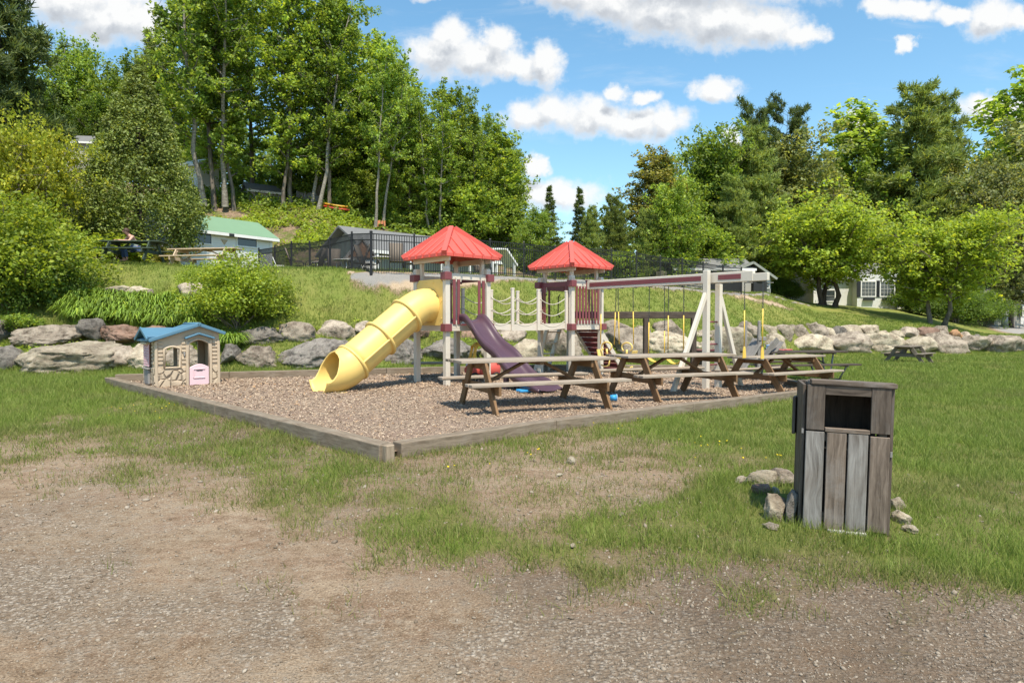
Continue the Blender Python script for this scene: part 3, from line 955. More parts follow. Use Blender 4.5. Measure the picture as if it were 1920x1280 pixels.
def make_loose_ground():
    rng = np.random.default_rng(7)
    # pebbles of the gravel road
    n = 90000
    Y = 2.0 * (5.0 ** (rng.uniform(0, 1, n)))
    X = rng.uniform(-1.0, 1.0, n) * (Y * 0.95 + 0.5)
    g, gr, mu, sa, li, la = masks(X, Y)
    keep = rng.uniform(0, 1, n) < (0.05 + 0.60 * gr + 0.40 * mu) * (1 - g) * np.clip(5.5 / Y, 0, 1)
    keep &= ~in_poly(X, Y, PEN)
    X, Y = X[keep], Y[keep]
    k = len(X)
    s = np.exp(rng.normal(-5.3, 0.42, k)) * np.clip(Y / 4.0, 0.75, 1.6)
    pos = np.stack([X, Y, zgs(X, Y) + s * 0.25], -1)
    sc3 = np.stack([s * rng.uniform(0.8, 1.5, k), s * rng.uniform(0.7, 1.2, k), s * rng.uniform(0.45, 0.8, k)], -1)
    m = island_mat('pebbles', [(0.0, (0.13, 0.098, 0.068)), (0.4, (0.24, 0.195, 0.148)), (0.8, (0.29, 0.242, 0.188)), (0.98, (0.35, 0.30, 0.24)), (1.0, (0.40, 0.32, 0.22))], 0.8, 0.2)
    o = scatter('gravel', ICO_V, ICO_F, pos, sc3, rand_rot(rng, k, 0.5), m, 0.22, rng)
    tag(o, 'loose grey and tan pebbles lying over the dirt road', 'gravel', kind='stuff')
    # wood chips
    n = 130000
    X = rng.uniform(-9.8, 7.5, n)
    Y = 7.0 + 15.0 * rng.uniform(0, 1, n) ** 1.5
    keep = in_poly(X, Y, [(-1.43, 7.12), (7.0, 14.75), (7.3, 21.3), (-9.6, 15.45)])
    X, Y = X[keep], Y[keep]
    k = len(X)
    far = np.clip(Y / 10, 0.9, 1.7)
    L = rng.uniform(0.013, 0.040, k) * far
    sc3 = np.stack([L, L * rng.uniform(0.22, 0.5, k), L * 0.08], -1)
    pos = np.stack([X, Y, low(X) + 0.075 + rng.uniform(0, 0.022, k)], -1)
    bx = [(-.5, -.5, -.5), (.5, -.5, -.5), (.5, .5, -.5), (-.5, .5, -.5), (-.42, -.4, .5), (.42, -.4, .5), (.42, .4, .5), (-.42, .4, .5)]
    bf = [(4, 5, 6, 7), (0, 1, 5, 4), (1, 2, 6, 5), (2, 3, 7, 6), (3, 0, 4, 7)]
    m = island_mat('wood_chips', [(0.0, (0.13, 0.09, 0.066)), (0.3, (0.28, 0.20, 0.142)), (0.65, (0.41, 0.305, 0.218)), (0.93, (0.52, 0.42, 0.31)), (1.0, (0.48, 0.27, 0.12))], 0.9, 0.2)
    o = scatter('wood_chips', bx, bf, pos, sc3, rand_rot(rng, k, 0.38), m)
    tag(o, 'bark and wood chips spread inside the timber border', 'wood chips', kind='stuff')
    # the base sheet under the chips
    mb = MB()
    nx, ny = 60, 60
    (ax, ay), (cx, cy), (dx, dy), (bx_, by_) = PEN
    P = []
    for j in range(ny + 1):
        row = []
        for i in range(nx + 1):
            u, v = i / nx, j / ny
            x = (ax * (1 - u) + cx * u) * (1 - v) + (bx_ * (1 - u) + dx * u) * v
            y = (ay * (1 - u) + cy * u) * (1 - v) + (by_ * (1 - u) + dy * u) * v
            row.append((x, y, float(low(x)) + 0.068 + 0.03 * (float(fbm(np.array([x]), np.array([y]), 1.2, 2, 3)[0]) - .5)))
        P.append(row)
    mb.grid(P)
    m, T, out = new_mat('chip_bed')
    Pn = T.node('ShaderNodeNewGeometry').outputs['Position']
    v = T.node('ShaderNodeTexVoronoi', feature='F1', ins={'Vector': T.node('ShaderNodeVectorMath', operation='MULTIPLY', ins={0: Pn, 1: (38, 60, 30)}).outputs[0], 'Scale': 1.0})
    c = T.ramp(T.node('ShaderNodeSeparateColor', ins={0: v.outputs['Color']}).outputs[0], [(0.0, (0.11, 0.08, 0.06)), (0.5, (0.26, 0.195, 0.145)), (1.0, (0.42, 0.33, 0.25))])
    c = T.mix(T.maprange(T.noise(Pn, 1.2, 4, 0.6), 0.4, 0.7, 0, 0.5), c, (0.27, 0.185, 0.145))
    principled(T, out, c, 0.95, T.bump(v.outputs['Distance'], 0.8, 0.02), 0.1)
    o = mb.build('play_surface', m)
    tag(o, kind='structure')


make_loose_ground()


def blades(X, Y, Z, h, w, rng, lean=0.45):
    n = len(X)
    a = rng.uniform(0, 2 * PI, n)
    la = rng.uniform(0, 2 * PI, n)
    ln = np.abs(rng.normal(0, lean, n)) * h
    bx, by = np.cos(a) * w, np.sin(a) * w
    V = np.empty((n, 3, 3))
    V[:, 0] = np.stack([X - bx, Y - by, Z - 0.006], -1)
    V[:, 1] = np.stack([X + bx, Y + by, Z - 0.006], -1)
    V[:, 2] = np.stack([X + np.cos(la) * ln, Y + np.sin(la) * ln, Z + h * 0.95], -1)
    return V.reshape(-1, 3)


def make_grass():
    rng = np.random.default_rng(11)
    n = 1150000
    q = rng.uniform(0, 1, n)
    Y = (3.2 ** 0.55 + q * (46 ** 0.55 - 3.2 ** 0.55)) ** (1 / 0.55)
    X = rng.uniform(-1, 1, n) * (Y * 0.92 + 2.2)
    g, gr, mu, sa, li, la = masks(X, Y)
    tuft = fbm(X, Y, 3.2, 3, 77)
    p = np.clip((g - 0.10) / 0.6, 0, 1) * np.clip(0.55 + 2.0 * (tuft - 0.38), np.where(g > 0.85, 0.5, 0.18), 1)
    p *= (1 - li)
    p *= np.where(Y < 3.6, 0.7, 1)
    keep = (rng.uniform(0, 1, n) < p) & ~in_poly(X, Y, PEN)
    X, Y, g, tuft = X[keep], Y[keep], g[keep], tuft[keep]
    Z = zgs(X, Y)
    k = len(X)
    f = np.clip(Y / 6.5, 0.8, 5.0)
    h = rng.uniform(0.025, 0.080, k) * np.where(Y < 10, 1.15, 1.0) * (0.55 + 1.1 * np.clip(tuft, 0, 1)) * np.clip(0.6 + 0.5 * f, 0.9, 1.9) * np.where(g < 0.7, 0.75, 1.0)
    w = rng.uniform(0.0018, 0.0040, k) * f * np.where(Y < 9, 1.25, 1.0)
    me = arr_mesh('grass', blades(X, Y, Z, h, w, rng, 0.7), 3)
    dry = np.repeat(np.clip(1.35 - 1.35 * g, 0, 1), 3).astype(np.float32)
    me.attributes.new('dry', 'FLOAT', 'POINT').data.foreach_set('value', dry)
    o = link_mesh('grass', me, M['grassblade'])
    tag(o, 'short mown grass growing over the lawn and in tufts on the dirt', 'grass', kind='stuff')
    # dandelions
    pts = []
    for (px, py, s, c) in ((610, 815, 70, 3), (750, 845, 60, 8), (820, 830, 60, 8), (880, 880, 60, 3), (1340, 830, 60, 9), (1180, 800, 80, 5), (250, 770, 50, 7), (300, 773, 40, 7), (1450, 858, 60, 5), (1100, 790, 90, 5), (980, 840, 80, 4)):
        for _ in range(c):
            p = on_low(px + rng.normal(0, s * .5), py + rng.normal(0, 9))
            pts.append((p.x, p.y, gz(p.x, p.y) + rng.uniform(0.03, 0.07)))
    pts = np.array(pts)
    k = len(pts)
    s = rng.uniform(0.009, 0.015, k)
    o = scatter('dandelions', ICO_V, ICO_F, pts, np.stack([s, s, s * 0.5], -1), rand_rot(rng, k, 0.5), plain('dandelion_yellow', (0.75, 0.55, 0.01), 0.7))
    tag(o, 'small yellow dandelion flowers dotting the thin grass', 'flowers', kind='stuff')


make_grass()


# ------------------------------------------------------------------ play tower set
PU, PV = Vector((math.cos(R(42)), math.sin(R(42)), 0)), Vector((-math.sin(R(42)), math.cos(R(42)), 0))
PC = Vector((-1.44, 15.37, 0))


def roof_mesh(half, ze, za, drop=0.07):
    """four-sided ribbed plastic roof"""
    mb = MB()
    cor = [Vector((-half, -half, ze)), Vector((half, -half, ze)), Vector((half, half, ze)), Vector((-half, half, ze))]
    top = 0.055
    for k in range(4):
        a, b = cor[k], cor[(k + 1) % 4]
        ta, tb = Vector((a.x / half * top, a.y / half * top, za)), Vector((b.x / half * top, b.y / half * top, za))
        mb.quad(a, b, tb, ta)
        dn = Vector((0, 0, -drop))
        mb.quad(a + dn, b + dn, b, a)
        # underside
        ins = 0.93
        ia, ib = Vector((a.x * ins, a.y * ins, ze - drop)), Vector((b.x * ins, b.y * ins, ze - drop))
        mb.quad(b + dn, a + dn, ia, ib)
        mb.quad(ib, ia, Vector((0, 0, za - 0.09)), Vector((0, 0, za - 0.085)))
        # hip cap
        mb.bar(a * 1.012 + Vector((0, 0, -0.04)), ta + Vector((0, 0, 0.02)), 0.115, 0.10)
        # standing ribs
        n = 6
        nrm = (b - a).cross(tb - a).normalized()
        for i in range(1, n):
            f = i / n
            p = a.lerp(b, f)
            run = 1 - abs(2 * f - 1)
            q = p + (Vector((0, 0, za)) - (a + b) * 0.5) * run * 0.985
            mb.bar(p + nrm * 0.014 - (Vector((0, 0, za)) - (a + b) * 0.5) * 0.012, q + nrm * 0.014, 0.04, 0.05, up=nrm)
            mb.bar(p + Vector((0, 0, 0.02)) - (Vector((0, 0, za)) - (a + b) * 0.5) * 0.014, p + dn - (Vector((0, 0, za)) - (a + b) * 0.5) * 0.014, 0.05, 0.03)
    mb.box((0, 0, za + 0.01), (0.14, 0.14, 0.05))
    return mb


def slat_rail(root, p0, p1, z0, z1, n, full=True):
    """white rails with maroon slats between two posts; p0,p1 local"""
    p0, p1 = Vector(p0), Vector(p1)
    d = (p1 - p0).normalized()
    top, bot = MB(), MB()
    top.bar(p0 + Vector((0, 0, z1)), p1 + Vector((0, 0, z1)), 0.05, 0.14)
    bot.bar(p0 + Vector((0, 0, z0)), p1 + Vector((0, 0, z0)), 0.05, 0.10)
    rt = top.build('rail', M['tan'], root, 0.006)
    if full:
        bot.build('rail', M['tan'], root, 0.006)
    side = Vector((d.y, -d.x, 0)) * 0.036
    L = (p1 - p0).length
    for k in n:
        c = p0 + d * (L * k)
        m = MB()
        m.bar(c + side + Vector((0, 0, z0 + 0.045)), c + side + Vector((0, 0, z1 - 0.075)), 0.075, 0.022, up=side)
        o = m.build('slat', M['maroon'], root, 0.003)
        # white clips over the ends of the slats
        cl = MB()
        for zz in (z0 + 0.085, z1 - 0.075):
            cl = MB()
            cl.bar(c + side * 1.2 + d * 0.052 + Vector((0, 0, zz - 0.05)), c + side * 1.2 + d * 0.052 + Vector((0, 0, zz + 0.05)), 0.022, 0.03, up=side)
            cl.build('clip', M['tan'], o, 0.002)


def make_playset():
    root = empty('play_tower_set', (PC.x, PC.y, 0), R(42), 'almond and maroon play tower set with two red roofs, bridge and slides', 'playset')
    D, h, ps = 4.17, 0.60, 0.115
    deckz = 1.45
    for ti, ox in enumerate((0.0, D)):
        # posts
        for (sx, sy) in ((-1, -1), (1, -1), (-1, 1), (1, 1)):
            x, y = ox + sx * h, sy * h
            m = MB()
            m.bar((x, y, -0.2), (x, y, 2.72), 0.125, 0.125, up=(0, 1, 0))
            o = m.build('post', M['tan'], root, 0.008)
            c = MB()
            c.bar((x, y, 2.70), (x, y, 2.78), 0.14, 0.14, up=(0, 1, 0), taper=0.8)
            c.build('post_cap', M['grey'] if False else M['tan'], o, 0.01)
            u_ = MB()
            u_.bar((x - sx * 0.09, y - sy * 0.09, 2.35), (x - sx * 0.09, y - sy * 0.09, 3.04), 0.085, 0.085, up=(0, 1, 0))
            u_.build('roof_post', M['tan'], root, 0.005)
            for zz in (deckz - 0.06, 2.56):
                b = MB()
                b.bar((x + sx * 0.028, y + sy * 0.028, zz - 0.085), (x + sx * 0.028, y + sy * 0.028, zz + 0.085), 0.19, 0.19, up=(0, 1, 0))
                # bolts
                for dz in (-0.05, 0.05):
                    b.tube([(x + sx * 0.03, y - 0.075, zz + dz), (x + sx * 0.03, y - 0.085, zz + dz)], 0.012, 6)
                b.build('corner_bracket', M['maroon'], root, 0.012)
        # deck
        m = MB()
        nb = 8
        for k in range(nb):
            yy = -h + 0.06 + (2 * h - 0.12) * (k + 0.5) / nb
            m.bar((ox - h + 0.05, yy, deckz), (ox + h - 0.05, yy, deckz), (2 * h - 0.12) / nb - 0.008, 0.035)
        m.build('deck', M['maroon'], root, 0.003)
        m = MB()
        for (p, q) in (((-h, -h), (h, -h)), ((h, -h), (h, h)), ((h, h), (-h, h)), ((-h, h), (-h, -h))):
            a, b = Vector((ox + p[0], p[1], deckz - 0.075)), Vector((ox + q[0], q[1], deckz - 0.075))
            d = (b - a).normalized() * 0.07
            m.bar(a + d, b - d, 0.045, 0.13)
        m.build('deck_frame', M['tan'], root, 0.005)
        # roof
        r = roof_mesh(0.835, 3.06, 3.74).build('tower_roof', M['red'], root, 0.006, 1)
        r.location = (ox, 0, 0)
        m = MB()
        for sx in (-1, 1):
            m.bar((ox + sx * (h + 0.0), -0.74, 2.97), (ox + sx * (h + 0.0), 0.74, 2.97), 0.04, 0.13)
        m.build('roof_beam', M['tan'], root, 0.005)
    # ---- left tower: slide entry on the right-hand face, slats either side of it, back slats
    slat_rail(root, (-h + 0.06, -h, 0), (h - 0.06, -h, 0), deckz - 0.03, 2.56, (0.12, 0.24, 0.80, 0.92), full=False)
    m = MB()
    m.bar((-h + 0.06, -h - 0.0, deckz - 0.03), (-h + 0.36, -h, deckz - 0.03), 0.05, 0.10)
    m.bar((h - 0.30, -h - 0.0, deckz - 0.03), (h - 0.06, -h, deckz - 0.03), 0.05, 0.10)
    m.build('rail', M['tan'], root, 0.005)
    slat_rail(root, (-h + 0.06, h, 0), (h - 0.06, h, 0), deckz + 0.02, 2.56, (0.15, 0.85), full=True)
    m = MB()
    m.bar((h, -h + 0.06, 2.56), (h, h - 0.06, 2.56), 0.045, 0.14)
    m.build('rail', M['maroon'], root, 0.005)
    # ---- right tower: full railing facing the swings, maroon panels
    slat_rail(root, (D - h + 0.06, -h, 0), (D + h - 0.06, -h, 0), deckz - 0.02, 2.56, [0.09 + 0.118 * k for k in range(8)])
    for yy in (-h + 0.10, -h + 0.19, h - 0.19, h - 0.10):
        m = MB()
        m.bar((D - h - 0.02, yy, deckz), (D - h - 0.02, yy, 2.52), 0.02, 0.075, up=(0, 1, 0))
        m.build('slat', M['maroon'], root, 0.004)
    m = MB()
    m.bar((D - h, -h + 0.06, 2.56), (D - h, h - 0.06, 2.56), 0.04, 0.13)
    m.bar((D - h + 0.06, h, 2.50), (D + h - 0.06, h, 2.50), 0.04, 0.16)
    m.bar((D - h + 0.35, h, deckz), (D - h + 0.35, h, 2.45), 0.05, 0.05, up=(0, 1, 0))
    m.build('rail', M['maroon'], root, 0.004)
    m = MB()
    for s in (0, 1):
        x = D - h + 0.30 + s * 0.55
        m.tube([(x, h + 0.05, 2.32), (x, h + 0.12, 2.25), (x, h + 0.13, 1.75), (x, h + 0.05, 1.66)], 0.016, 8)
    m.build('grab_handle', M['black'], root)
    # ---- bridge
    for side, ts in ((-1, (0.72, 1.50, 2.40, 3.46)), (1, (0.72, 1.66, 2.60, 3.46))):
        y = side * 0.46
        m = MB()
        pts = []
        for k in range(13):
            t = 0.62 + (D - 1.24) * k / 12
            pts.append((t, y, 1.43 - 0.05 * math.sin(PI * k / 12)))
        for a, b in zip(pts[:-1], pts[1:]):
            m.bar(a, b, 0.05, 0.16)
        m.build('bridge_side_board', M['tan'], root)
        for t in ts:
            m = MB()
            m.bar((t, y + side * 0.045, 1.30), (t, y + side * 0.045, 2.34), 0.085, 0.055, up=(0, 1, 0))
            o = m.build('bridge_post', M['tan'], root, 0.006)
            c = MB()
            c.bar((t, y + side * 0.045, 2.34), (t, y + side * 0.045, 2.37), 0.095, 0.065, up=(0, 1, 0), taper=0.8)
            c.build('post_cap', M['tan'], o)
        allt = [0.6] + list(ts) + [D - 0.6]
        for zz in (2.16, 1.86, 1.57):
            m = MB()
            for a, b in zip(allt[:-1], allt[1:]):
                L = b - a
                m.tube([(a + L * k / 8, y + side * 0.02, zz - 0.17 * L * math.sin(PI * k / 8)) for k in range(9)], 0.013, 6)
            m.build('bridge_rope', M['rope'], root)
    m = MB()
    for k in range(20):
        t = 0.70 + (D - 1.4) * k / 19
        m.bar((t, -0.44, 1.46 - 0.05 * math.sin(PI * k / 19)), (t, 0.44, 1.46 - 0.05 * math.sin(PI * k / 19)), 0.125, 0.03)
    m.build('bridge_deck', M['maroon'], root, 0.003)
    # ---- tube slide
    ctl = [(-0.60, 1.90), (-0.78, 1.90), (-0.96, 1.86), (-1.12, 1.77), (-1.28, 1.655), (-2.62, 0.66), (-2.80, 0.545), (-2.98, 0.475), (-3.20, 0.445), (-3.42, 0.44)]
    cl = []
    for (a, b) in zip(ctl[:-1], ctl[1:]):
        n = 10 if abs(b[0] - a[0]) > 1 else 3
        for k in range(n):
            f = k / n
            cl.append((a[0] + (b[0] - a[0]) * f, a[1] + (b[1] - a[1]) * f))
    cl.append(ctl[-1])
    ny = 0.0

    def ring_frame(i):
        a, b = cl[max(0, i - 1)], cl[min(len(cl) - 1, i + 1)]
        t = Vector((b[0] - a[0], 0, b[1] - a[1])).normalized()
        nrm = Vector((-t.z, 0, t.x))
        if nrm.z < 0:
            nrm = -nrm
        return Vector((cl[i][0], ny, cl[i][1])), t, nrm
    NS = 40
    i_exit = next(i for i, c in enumerate(cl) if c[0] <= -2.62)
    P = []
    for i in range(i_exit + 1):
        c, t, nrm = ring_frame(i)
        P.append([c + (nrm * math.cos(2 * PI * k / NS) + Vector((0, 1, 0)) * math.sin(2 * PI * k / NS)) * 0.385 for k in range(NS)])
    tube_o = MB().grid(P, True, True).build('tube_slide', M['yellow'], root, solid=0.014)
    # exit scoop: the top of the tube falls away to the lip
    P = []
    ne = len(cl) - 1 - i_exit
    for i in range(i_exit, len(cl)):
        f = (i - i_exit) / ne
        c, t, nrm = ring_frame(i)
        half = PI * (1.0 if f < 0.28 else 1.0 - 0.60 * (0.5 - 0.5 * math.cos(PI * min(1, (f - 0.28) / 0.66))))
        rad = 0.405 + 0.03 * f
        row = []
        for k in range(NS + 1):
            an = PI + (-half + 2 * half * k / NS)   # measured from straight up
            row.append(c + (nrm * math.cos(an) + Vector((0, 1, 0)) * math.sin(an)) * rad)
        P.append(row)
    MB().grid(P, True).build('slide_exit', M['yellow'], tube_o, solid=0.028)
    m = MB()
    m.bar((-3.05, -0.30, 0.03), (-3.05, 0.30, 0.03), 0.34, 0.10)
    m.build('slide_foot', M['yellow'], tube_o, 0.02)
    # collars where the sections are bolted
    for X0 in (-1.30, -1.98, -2.60):
        i = min(range(len(cl)), key=lambda j: abs(cl[j][0] - X0))
        c, t, nrm = ring_frame(i)
        m = MB()
        Q = []
        for (dr, dt) in ((0.36, -0.03), (0.44, -0.03), (0.448, 0.0), (0.44, 0.03), (0.36, 0.03)):
            Q.append([c + t * dt + (nrm * math.cos(2 * PI * k / NS) + Vector((0, 1, 0)) * math.sin(2 * PI * k / NS)) * dr for k in range(NS)])
        m.grid(Q, True, True)
        m.build('slide_collar', M['yellow'], tube_o)
    # long flanges at half height with bolts
    for sd_ in (-1, 1):
        m, bl = MB(), MB()
        for (xa, xb) in ((-1.33, -1.95), (-2.01, -2.58)):
            ia, ib = [min(range(len(cl)), key=lambda j: abs(cl[j][0] - q)) for q in (xa, xb)]
            pa, pb = Vector((cl[ia][0], sd_ * 0.40, cl[ia][1])), Vector((cl[ib][0], sd_ * 0.40, cl[ib][1]))
            m.bar(pa, pb, 0.07, 0.035)
            for k in range(4):
                p = pa.lerp(pb, (k + 0.5) / 4)
                bl.tube([p + Vector((0, 0, 0.012)), p + Vector((0.006, 0, 0.026))], 0.011, 6)
        f_ = m.build('slide_flange', M['yellow'], tube_o, 0.006)
    # square mounting plate on the tower
    m = MB()
    pl = []
    for k in range(NS):
        pl.append((0.385 * math.sin(2 * PI * k / NS), 1.90 + 0.385 * math.cos(2 * PI * k / NS)))
    sq = []
    for (y, z) in pl:
        dy, dz = y, z - 1.90
        s_ = max(abs(dy) / 0.52, abs(dz) / (0.60 if dz > 0 else 0.46))
        sq.append((dy / s_, 1.90 + dz / s_))
    for (xx, rev) in ((-0.645, False), (-0.615, True)):
        A = [Vector((xx, y, z)) for (y, z) in pl]
        B = [Vector((xx, y, z)) for (y, z) in sq]
        m.grid([A, B] if not rev else [B, A], False, True)
    m.grid([[Vector((-0.615, y, z)) for (y, z) in sq], [Vector((-0.645, y, z)) for (y, z) in sq]], False, True)
    for (y, z) in [(-.45, 2.43), (-.15, 2.43), (.15, 2.43), (.45, 2.43), (-.47, 1.6), (-.47, 2.0), (.47, 1.6), (.47, 2.0)]:
        m.tube([(-0.645, y, z), (-0.66, y, z)], 0.014, 6)
    m.build('slide_plate', M['yellow'], tube_o)
    # ---- wave slide
    prof = [(0.0, 1.56), (0.10, 1.57), (0.22, 1.545), (0.45, 1.36), (0.70, 1.10), (0.92, 0.93), (1.12, 0.84), (1.32, 0.74), (1.60, 0.50), (1.85, 0.31), (2.10, 0.20), (2.40, 0.145), (2.68, 0.12)]
    P = []
    cs = [(-0.30, -0.02), (-0.31, 0.10), (-0.295, 0.165), (-0.265, 0.165), (-0.235, 0.09), (-0.19, 0.02), (-0.10, 0.0), (0.10, 0.0), (0.19, 0.02), (0.235, 0.09), (0.265, 0.165), (0.295, 0.165), (0.31, 0.10), (0.30, -0.02)]
    fine = []
    for k in range(60):
        s = 2.68 * k / 59
        z = float(np.interp(s, [p[0] for p in prof], [p[1] for p in prof]))
        fine.append([s, z])
    zz = np.array([f[1] for f in fine])
    for _ in range(3):
        zz[1:-1] = (zz[:-2] + 2 * zz[1:-1] + zz[2:]) / 4
    for k, (s, _) in enumerate(fine):
        f = s / 2.68
        side = 1.0 if s < 2.3 else 1.0 - 0.8 * (s - 2.3) / 0.38
        if s < 0.25:
            side *= 0.75 + s
        P.append([Vector((0.03 + a * (1 + 0.12 * f), -h - 0.02 - s, zz[k] + (b * side if b > 0.03 else b))) for (a, b) in cs])
    ws = MB().grid(P, True).build('wave_slide', M['purple'], root, solid=0.012)
    m = MB()
    m.bar((-0.12, -h - 1.5, 0.05), (-0.12, -h - 1.5, 0.52), 0.10, 0.12, up=(0, 1, 0))
    m.bar((0.18, -h - 1.5, 0.05), (0.18, -h - 1.5, 0.52), 0.10, 0.12, up=(0, 1, 0))
    m.build('slide_support', M['purple'], ws, 0.02)
    # ---- climbing ramp on the far end, ladder behind
    m = MB()
    for k in range(9):
        f = k / 9
        a = Vector((D + h + 0.05 + 1.25 * f, -0.1, 1.38 * (1 - f)))
        m.bar(a + Vector((0.07, -0.32, -0.07)), a + Vector((0.07, 0.52, -0.07)), 0.165, 0.03, up=(0.74, 0, 0.67))
    rp = m.build('climbing_ramp', M['maroon'], root)
    m = MB()
    for yy in (-0.45, 0.45):
        m.bar((D + h + 0.05, yy, 1.40), (D + h + 1.36, yy, -0.08), 0.045, 0.15)
    m.build('ramp_side', M['tan'], rp, 0.005)
    lad = MB()
    for xx in (-0.26, 0.26):
        lad.bar((D + xx, h + 0.03, 1.42), (D + xx, h + 0.62, -0.05), 0.05, 0.13)
    lo = lad.build('ladder', M['tan'], root, 0.005)
    m = MB()
    for k in range(4):
        f = (k + 0.6) / 4.6
        m.bar((D - 0.25, h + 0.03 + 0.59 * f, 1.42 - 1.47 * f), (D + 0.25, h + 0.03 + 0.59 * f, 1.42 - 1.47 * f), 0.12, 0.035)
    m.build('rung', M['tan'], lo, 0.004)
    # ---- swing beam running out of the right tower
    bx = D + 0.02
    y0, yp, y1, y2 = -h - 0.04, -h - 3.80, -h - 4.86, -h - 5.19
    m = MB()
    m.bar((bx, y0, 2.53), (bx, y1, 2.53), 0.115, 0.235)
    bo = m.build('swing_beam', M['tan'], root, 0.012)
    m = MB()
    for s in (-1, 1):
        m.bar((bx + s * 0.0585, y0 - 0.10, 2.535), (bx + s * 0.0585, yp + 0.22, 2.535), 0.012, 0.115)
        m.bar((bx + s * 0.0585, yp - 0.22, 2.535), (bx + s * 0.0585, y1 + 0.28, 2.535), 0.012, 0.115)
    m.build('beam_panel', M['maroon'], bo, 0.004)
    m = MB()
    m.bar((bx, y1 + 0.02, 2.50), (bx, y2, 2.50), 0.10, 0.17)
    m.build('beam_extension', M['tan'], bo, 0.008)
    m = MB()
    m.box((bx, y0 + 0.02, 2.54), (0.15, 0.06, 0.26))
    m.build('corner_bracket', M['maroon'], bo, 0.006)
    m = MB()
    for k in range(11):
        yy = y0 - 0.3 - k * 0.44
        m.box((bx, yy, 2.405), (0.10, 0.05, 0.018))
    m.build('hanger_plate', M['grey'], bo)
    # end frame: two posts with rungs between, a raking brace on each side
    for (dx, top, foot) in ((-0.18, 2.70, -0.25), (0.36, 2.41, -0.25)):
        m = MB()
        m.bar((bx + dx, yp, foot), (bx + dx, yp, top), 0.13, 0.13, up=(0, 1, 0))
        m.build('swing_post', M['tan'], root, 0.008)
    m = MB()
    m.bar((bx - 0.24, yp - 0.01, 2.16), (bx - 1.60, yp - 0.02, -0.12), 0.075, 0.12)
    m.build('swing_brace', M['tan'], root, 0.008)
    m = MB()
    m.bar((bx + 0.42, yp - 0.01, 2.10), (bx + 1.45, yp - 0.02, -0.16), 0.075, 0.12)
    m.build('swing_brace', M['tan'], root, 0.008)
    for zz in (1.52, 1.00, 0.52):
        m = MB()
        m.tube([(bx - 0.18, yp, zz), (bx + 0.36, yp, zz)], 0.02, 8)
        m.build('rung', M['maroon'], root)
    return root, bx, y0


playset, BX, BY0 = make_playset()
PMAT = Matrix.Translation(PC) @ Matrix.Rotation(R(42), 4, 'Z')


def chain_into(mb, p0, p1, n=None):
    """steel chain: alternating flat links"""
    p0, p1 = Vector(p0), Vector(p1)
    L = (p1 - p0).length
    n = n or max(4, int(L / 0.034))
    d = (p1 - p0) / n
    a = Vector((1, 0, 0))
    b = Vector((0, 1, 0))
    for k in range(n):
        c = p0 + d * (k + 0.5)
        s = a if k % 2 else b
        for q in (-1, 1):
            mb.bar(c + s * (q * 0.010) - d * 0.62, c + s * (q * 0.010) + d * 0.62, 0.007, 0.007)


def hang(name, label, ropes, build, group=None):
    """a swing: root at the seat; ropes = list of (top local y offset along beam, x side, bottom xyz, yellow start fraction)"""
    ymid = sum(r[0] for r in ropes) / len(ropes)
    loc = PMAT @ Vector((BX, -0.64 - ymid, 0))
    root = empty(name, (loc.x, loc.y, 0), R(42), label, 'swing', group)
    for (L, bot, frac) in ropes:
        top = Vector((0.0, -(L - ymid), 2.405))
        bt = Vector(bot)
        k = top.lerp(bt, frac)
        c = MB()
        chain_into(c, top, k)
        c.build('chain', M['chain'], root)
        y = MB()
        y.tube([k, bt], 0.0135, 8)
        y.build('coated_chain', M['swingyellow'], root)
        if len(bot) and build == 'chainend':
            pass
    return root


def belt_seat(root, dy, z, mat):
    P = []
    for k in range(11):
        f = k / 10
        y = -dy + 2 * dy * f
        P.append([Vector((x, y, z - 0.10 * math.sin(PI * f))) for x in (-0.075, 0.075)])
    MB().grid(P).build('seat', mat, root, solid=0.012)


g = hang('glider_swing', 'yellow two seat glider swing with curly handles beside the right tower', [(0.47, (0, 0.55, 0.92), 0.45), (0.98, (0.02, 0.10, 0.92), 0.42), (1.04, (-0.02, -0.10, 0.94), 0.42), (1.53, (0, -0.55, 0.94), 0.42)], 'x')
for s in (-1, 1):
    m = MB()
    ring = []
    for k in range(17):
        an = R(-50) + R(280) * k / 16
        ring.append((0, s * 0.34 + 0.17 * math.cos(an), 0.86 + 0.12 * math.sin(an)))
    m.tube(ring, 0.022, 8)
    m.tube([(0, s * 0.34, 0.80), (0, s * 0.32, 0.62)], 0.028, 8)
    m.build('handle', M['yellow'], g)
    m = MB()
    m.ball((0, s * 0.38, 0.56), (0.14, 0.19, 0.05), 14, 8)
    m.bar((0, s * 0.55, 0.58), (0, s * 0.60, 0.78), 0.20, 0.03)
    m.build('seat', M['yellow'], g)
    m = MB()
    m.tube([(0, s * 0.22, 0.54), (0, s * 0.26, 0.36), (0, s * 0.40, 0.32), (0, s * 0.52, 0.36)], 0.022, 8)
    m.build('foot_rest', M['yellow'], g)
m = MB()
m.bar((0, -0.5, 0.58), (0, 0.5, 0.58), 0.06, 0.05)
m.build('beam', M['yellow'], g, 0.01)
g = hang('belt_swing', 'belt swing with plain yellow ropes left of the dark post', [(2.04, (0, 0.24, 0.62), 0.5), (2.49, (0, -0.24, 0.62), 0.62)], 'x', 'swings on the long beam')
belt_seat(g, 0.24, 0.62, M['swingyellow'])
g = hang('belt_swing', 'belt swing next to the white swing frame post, bare chain at its rope ends', [(2.61, (0, 0.22, 0.86), 0.47), (3.04, (0, -0.22, 0.86), 0.47)], 'x', 'swings on the long beam')
c = MB()
for s in (-1, 1):
    chain_into(c, (0, s * 0.22, 0.86), (0, s * 0.21, 0.60))
c.build('chain', M['chain'], g)
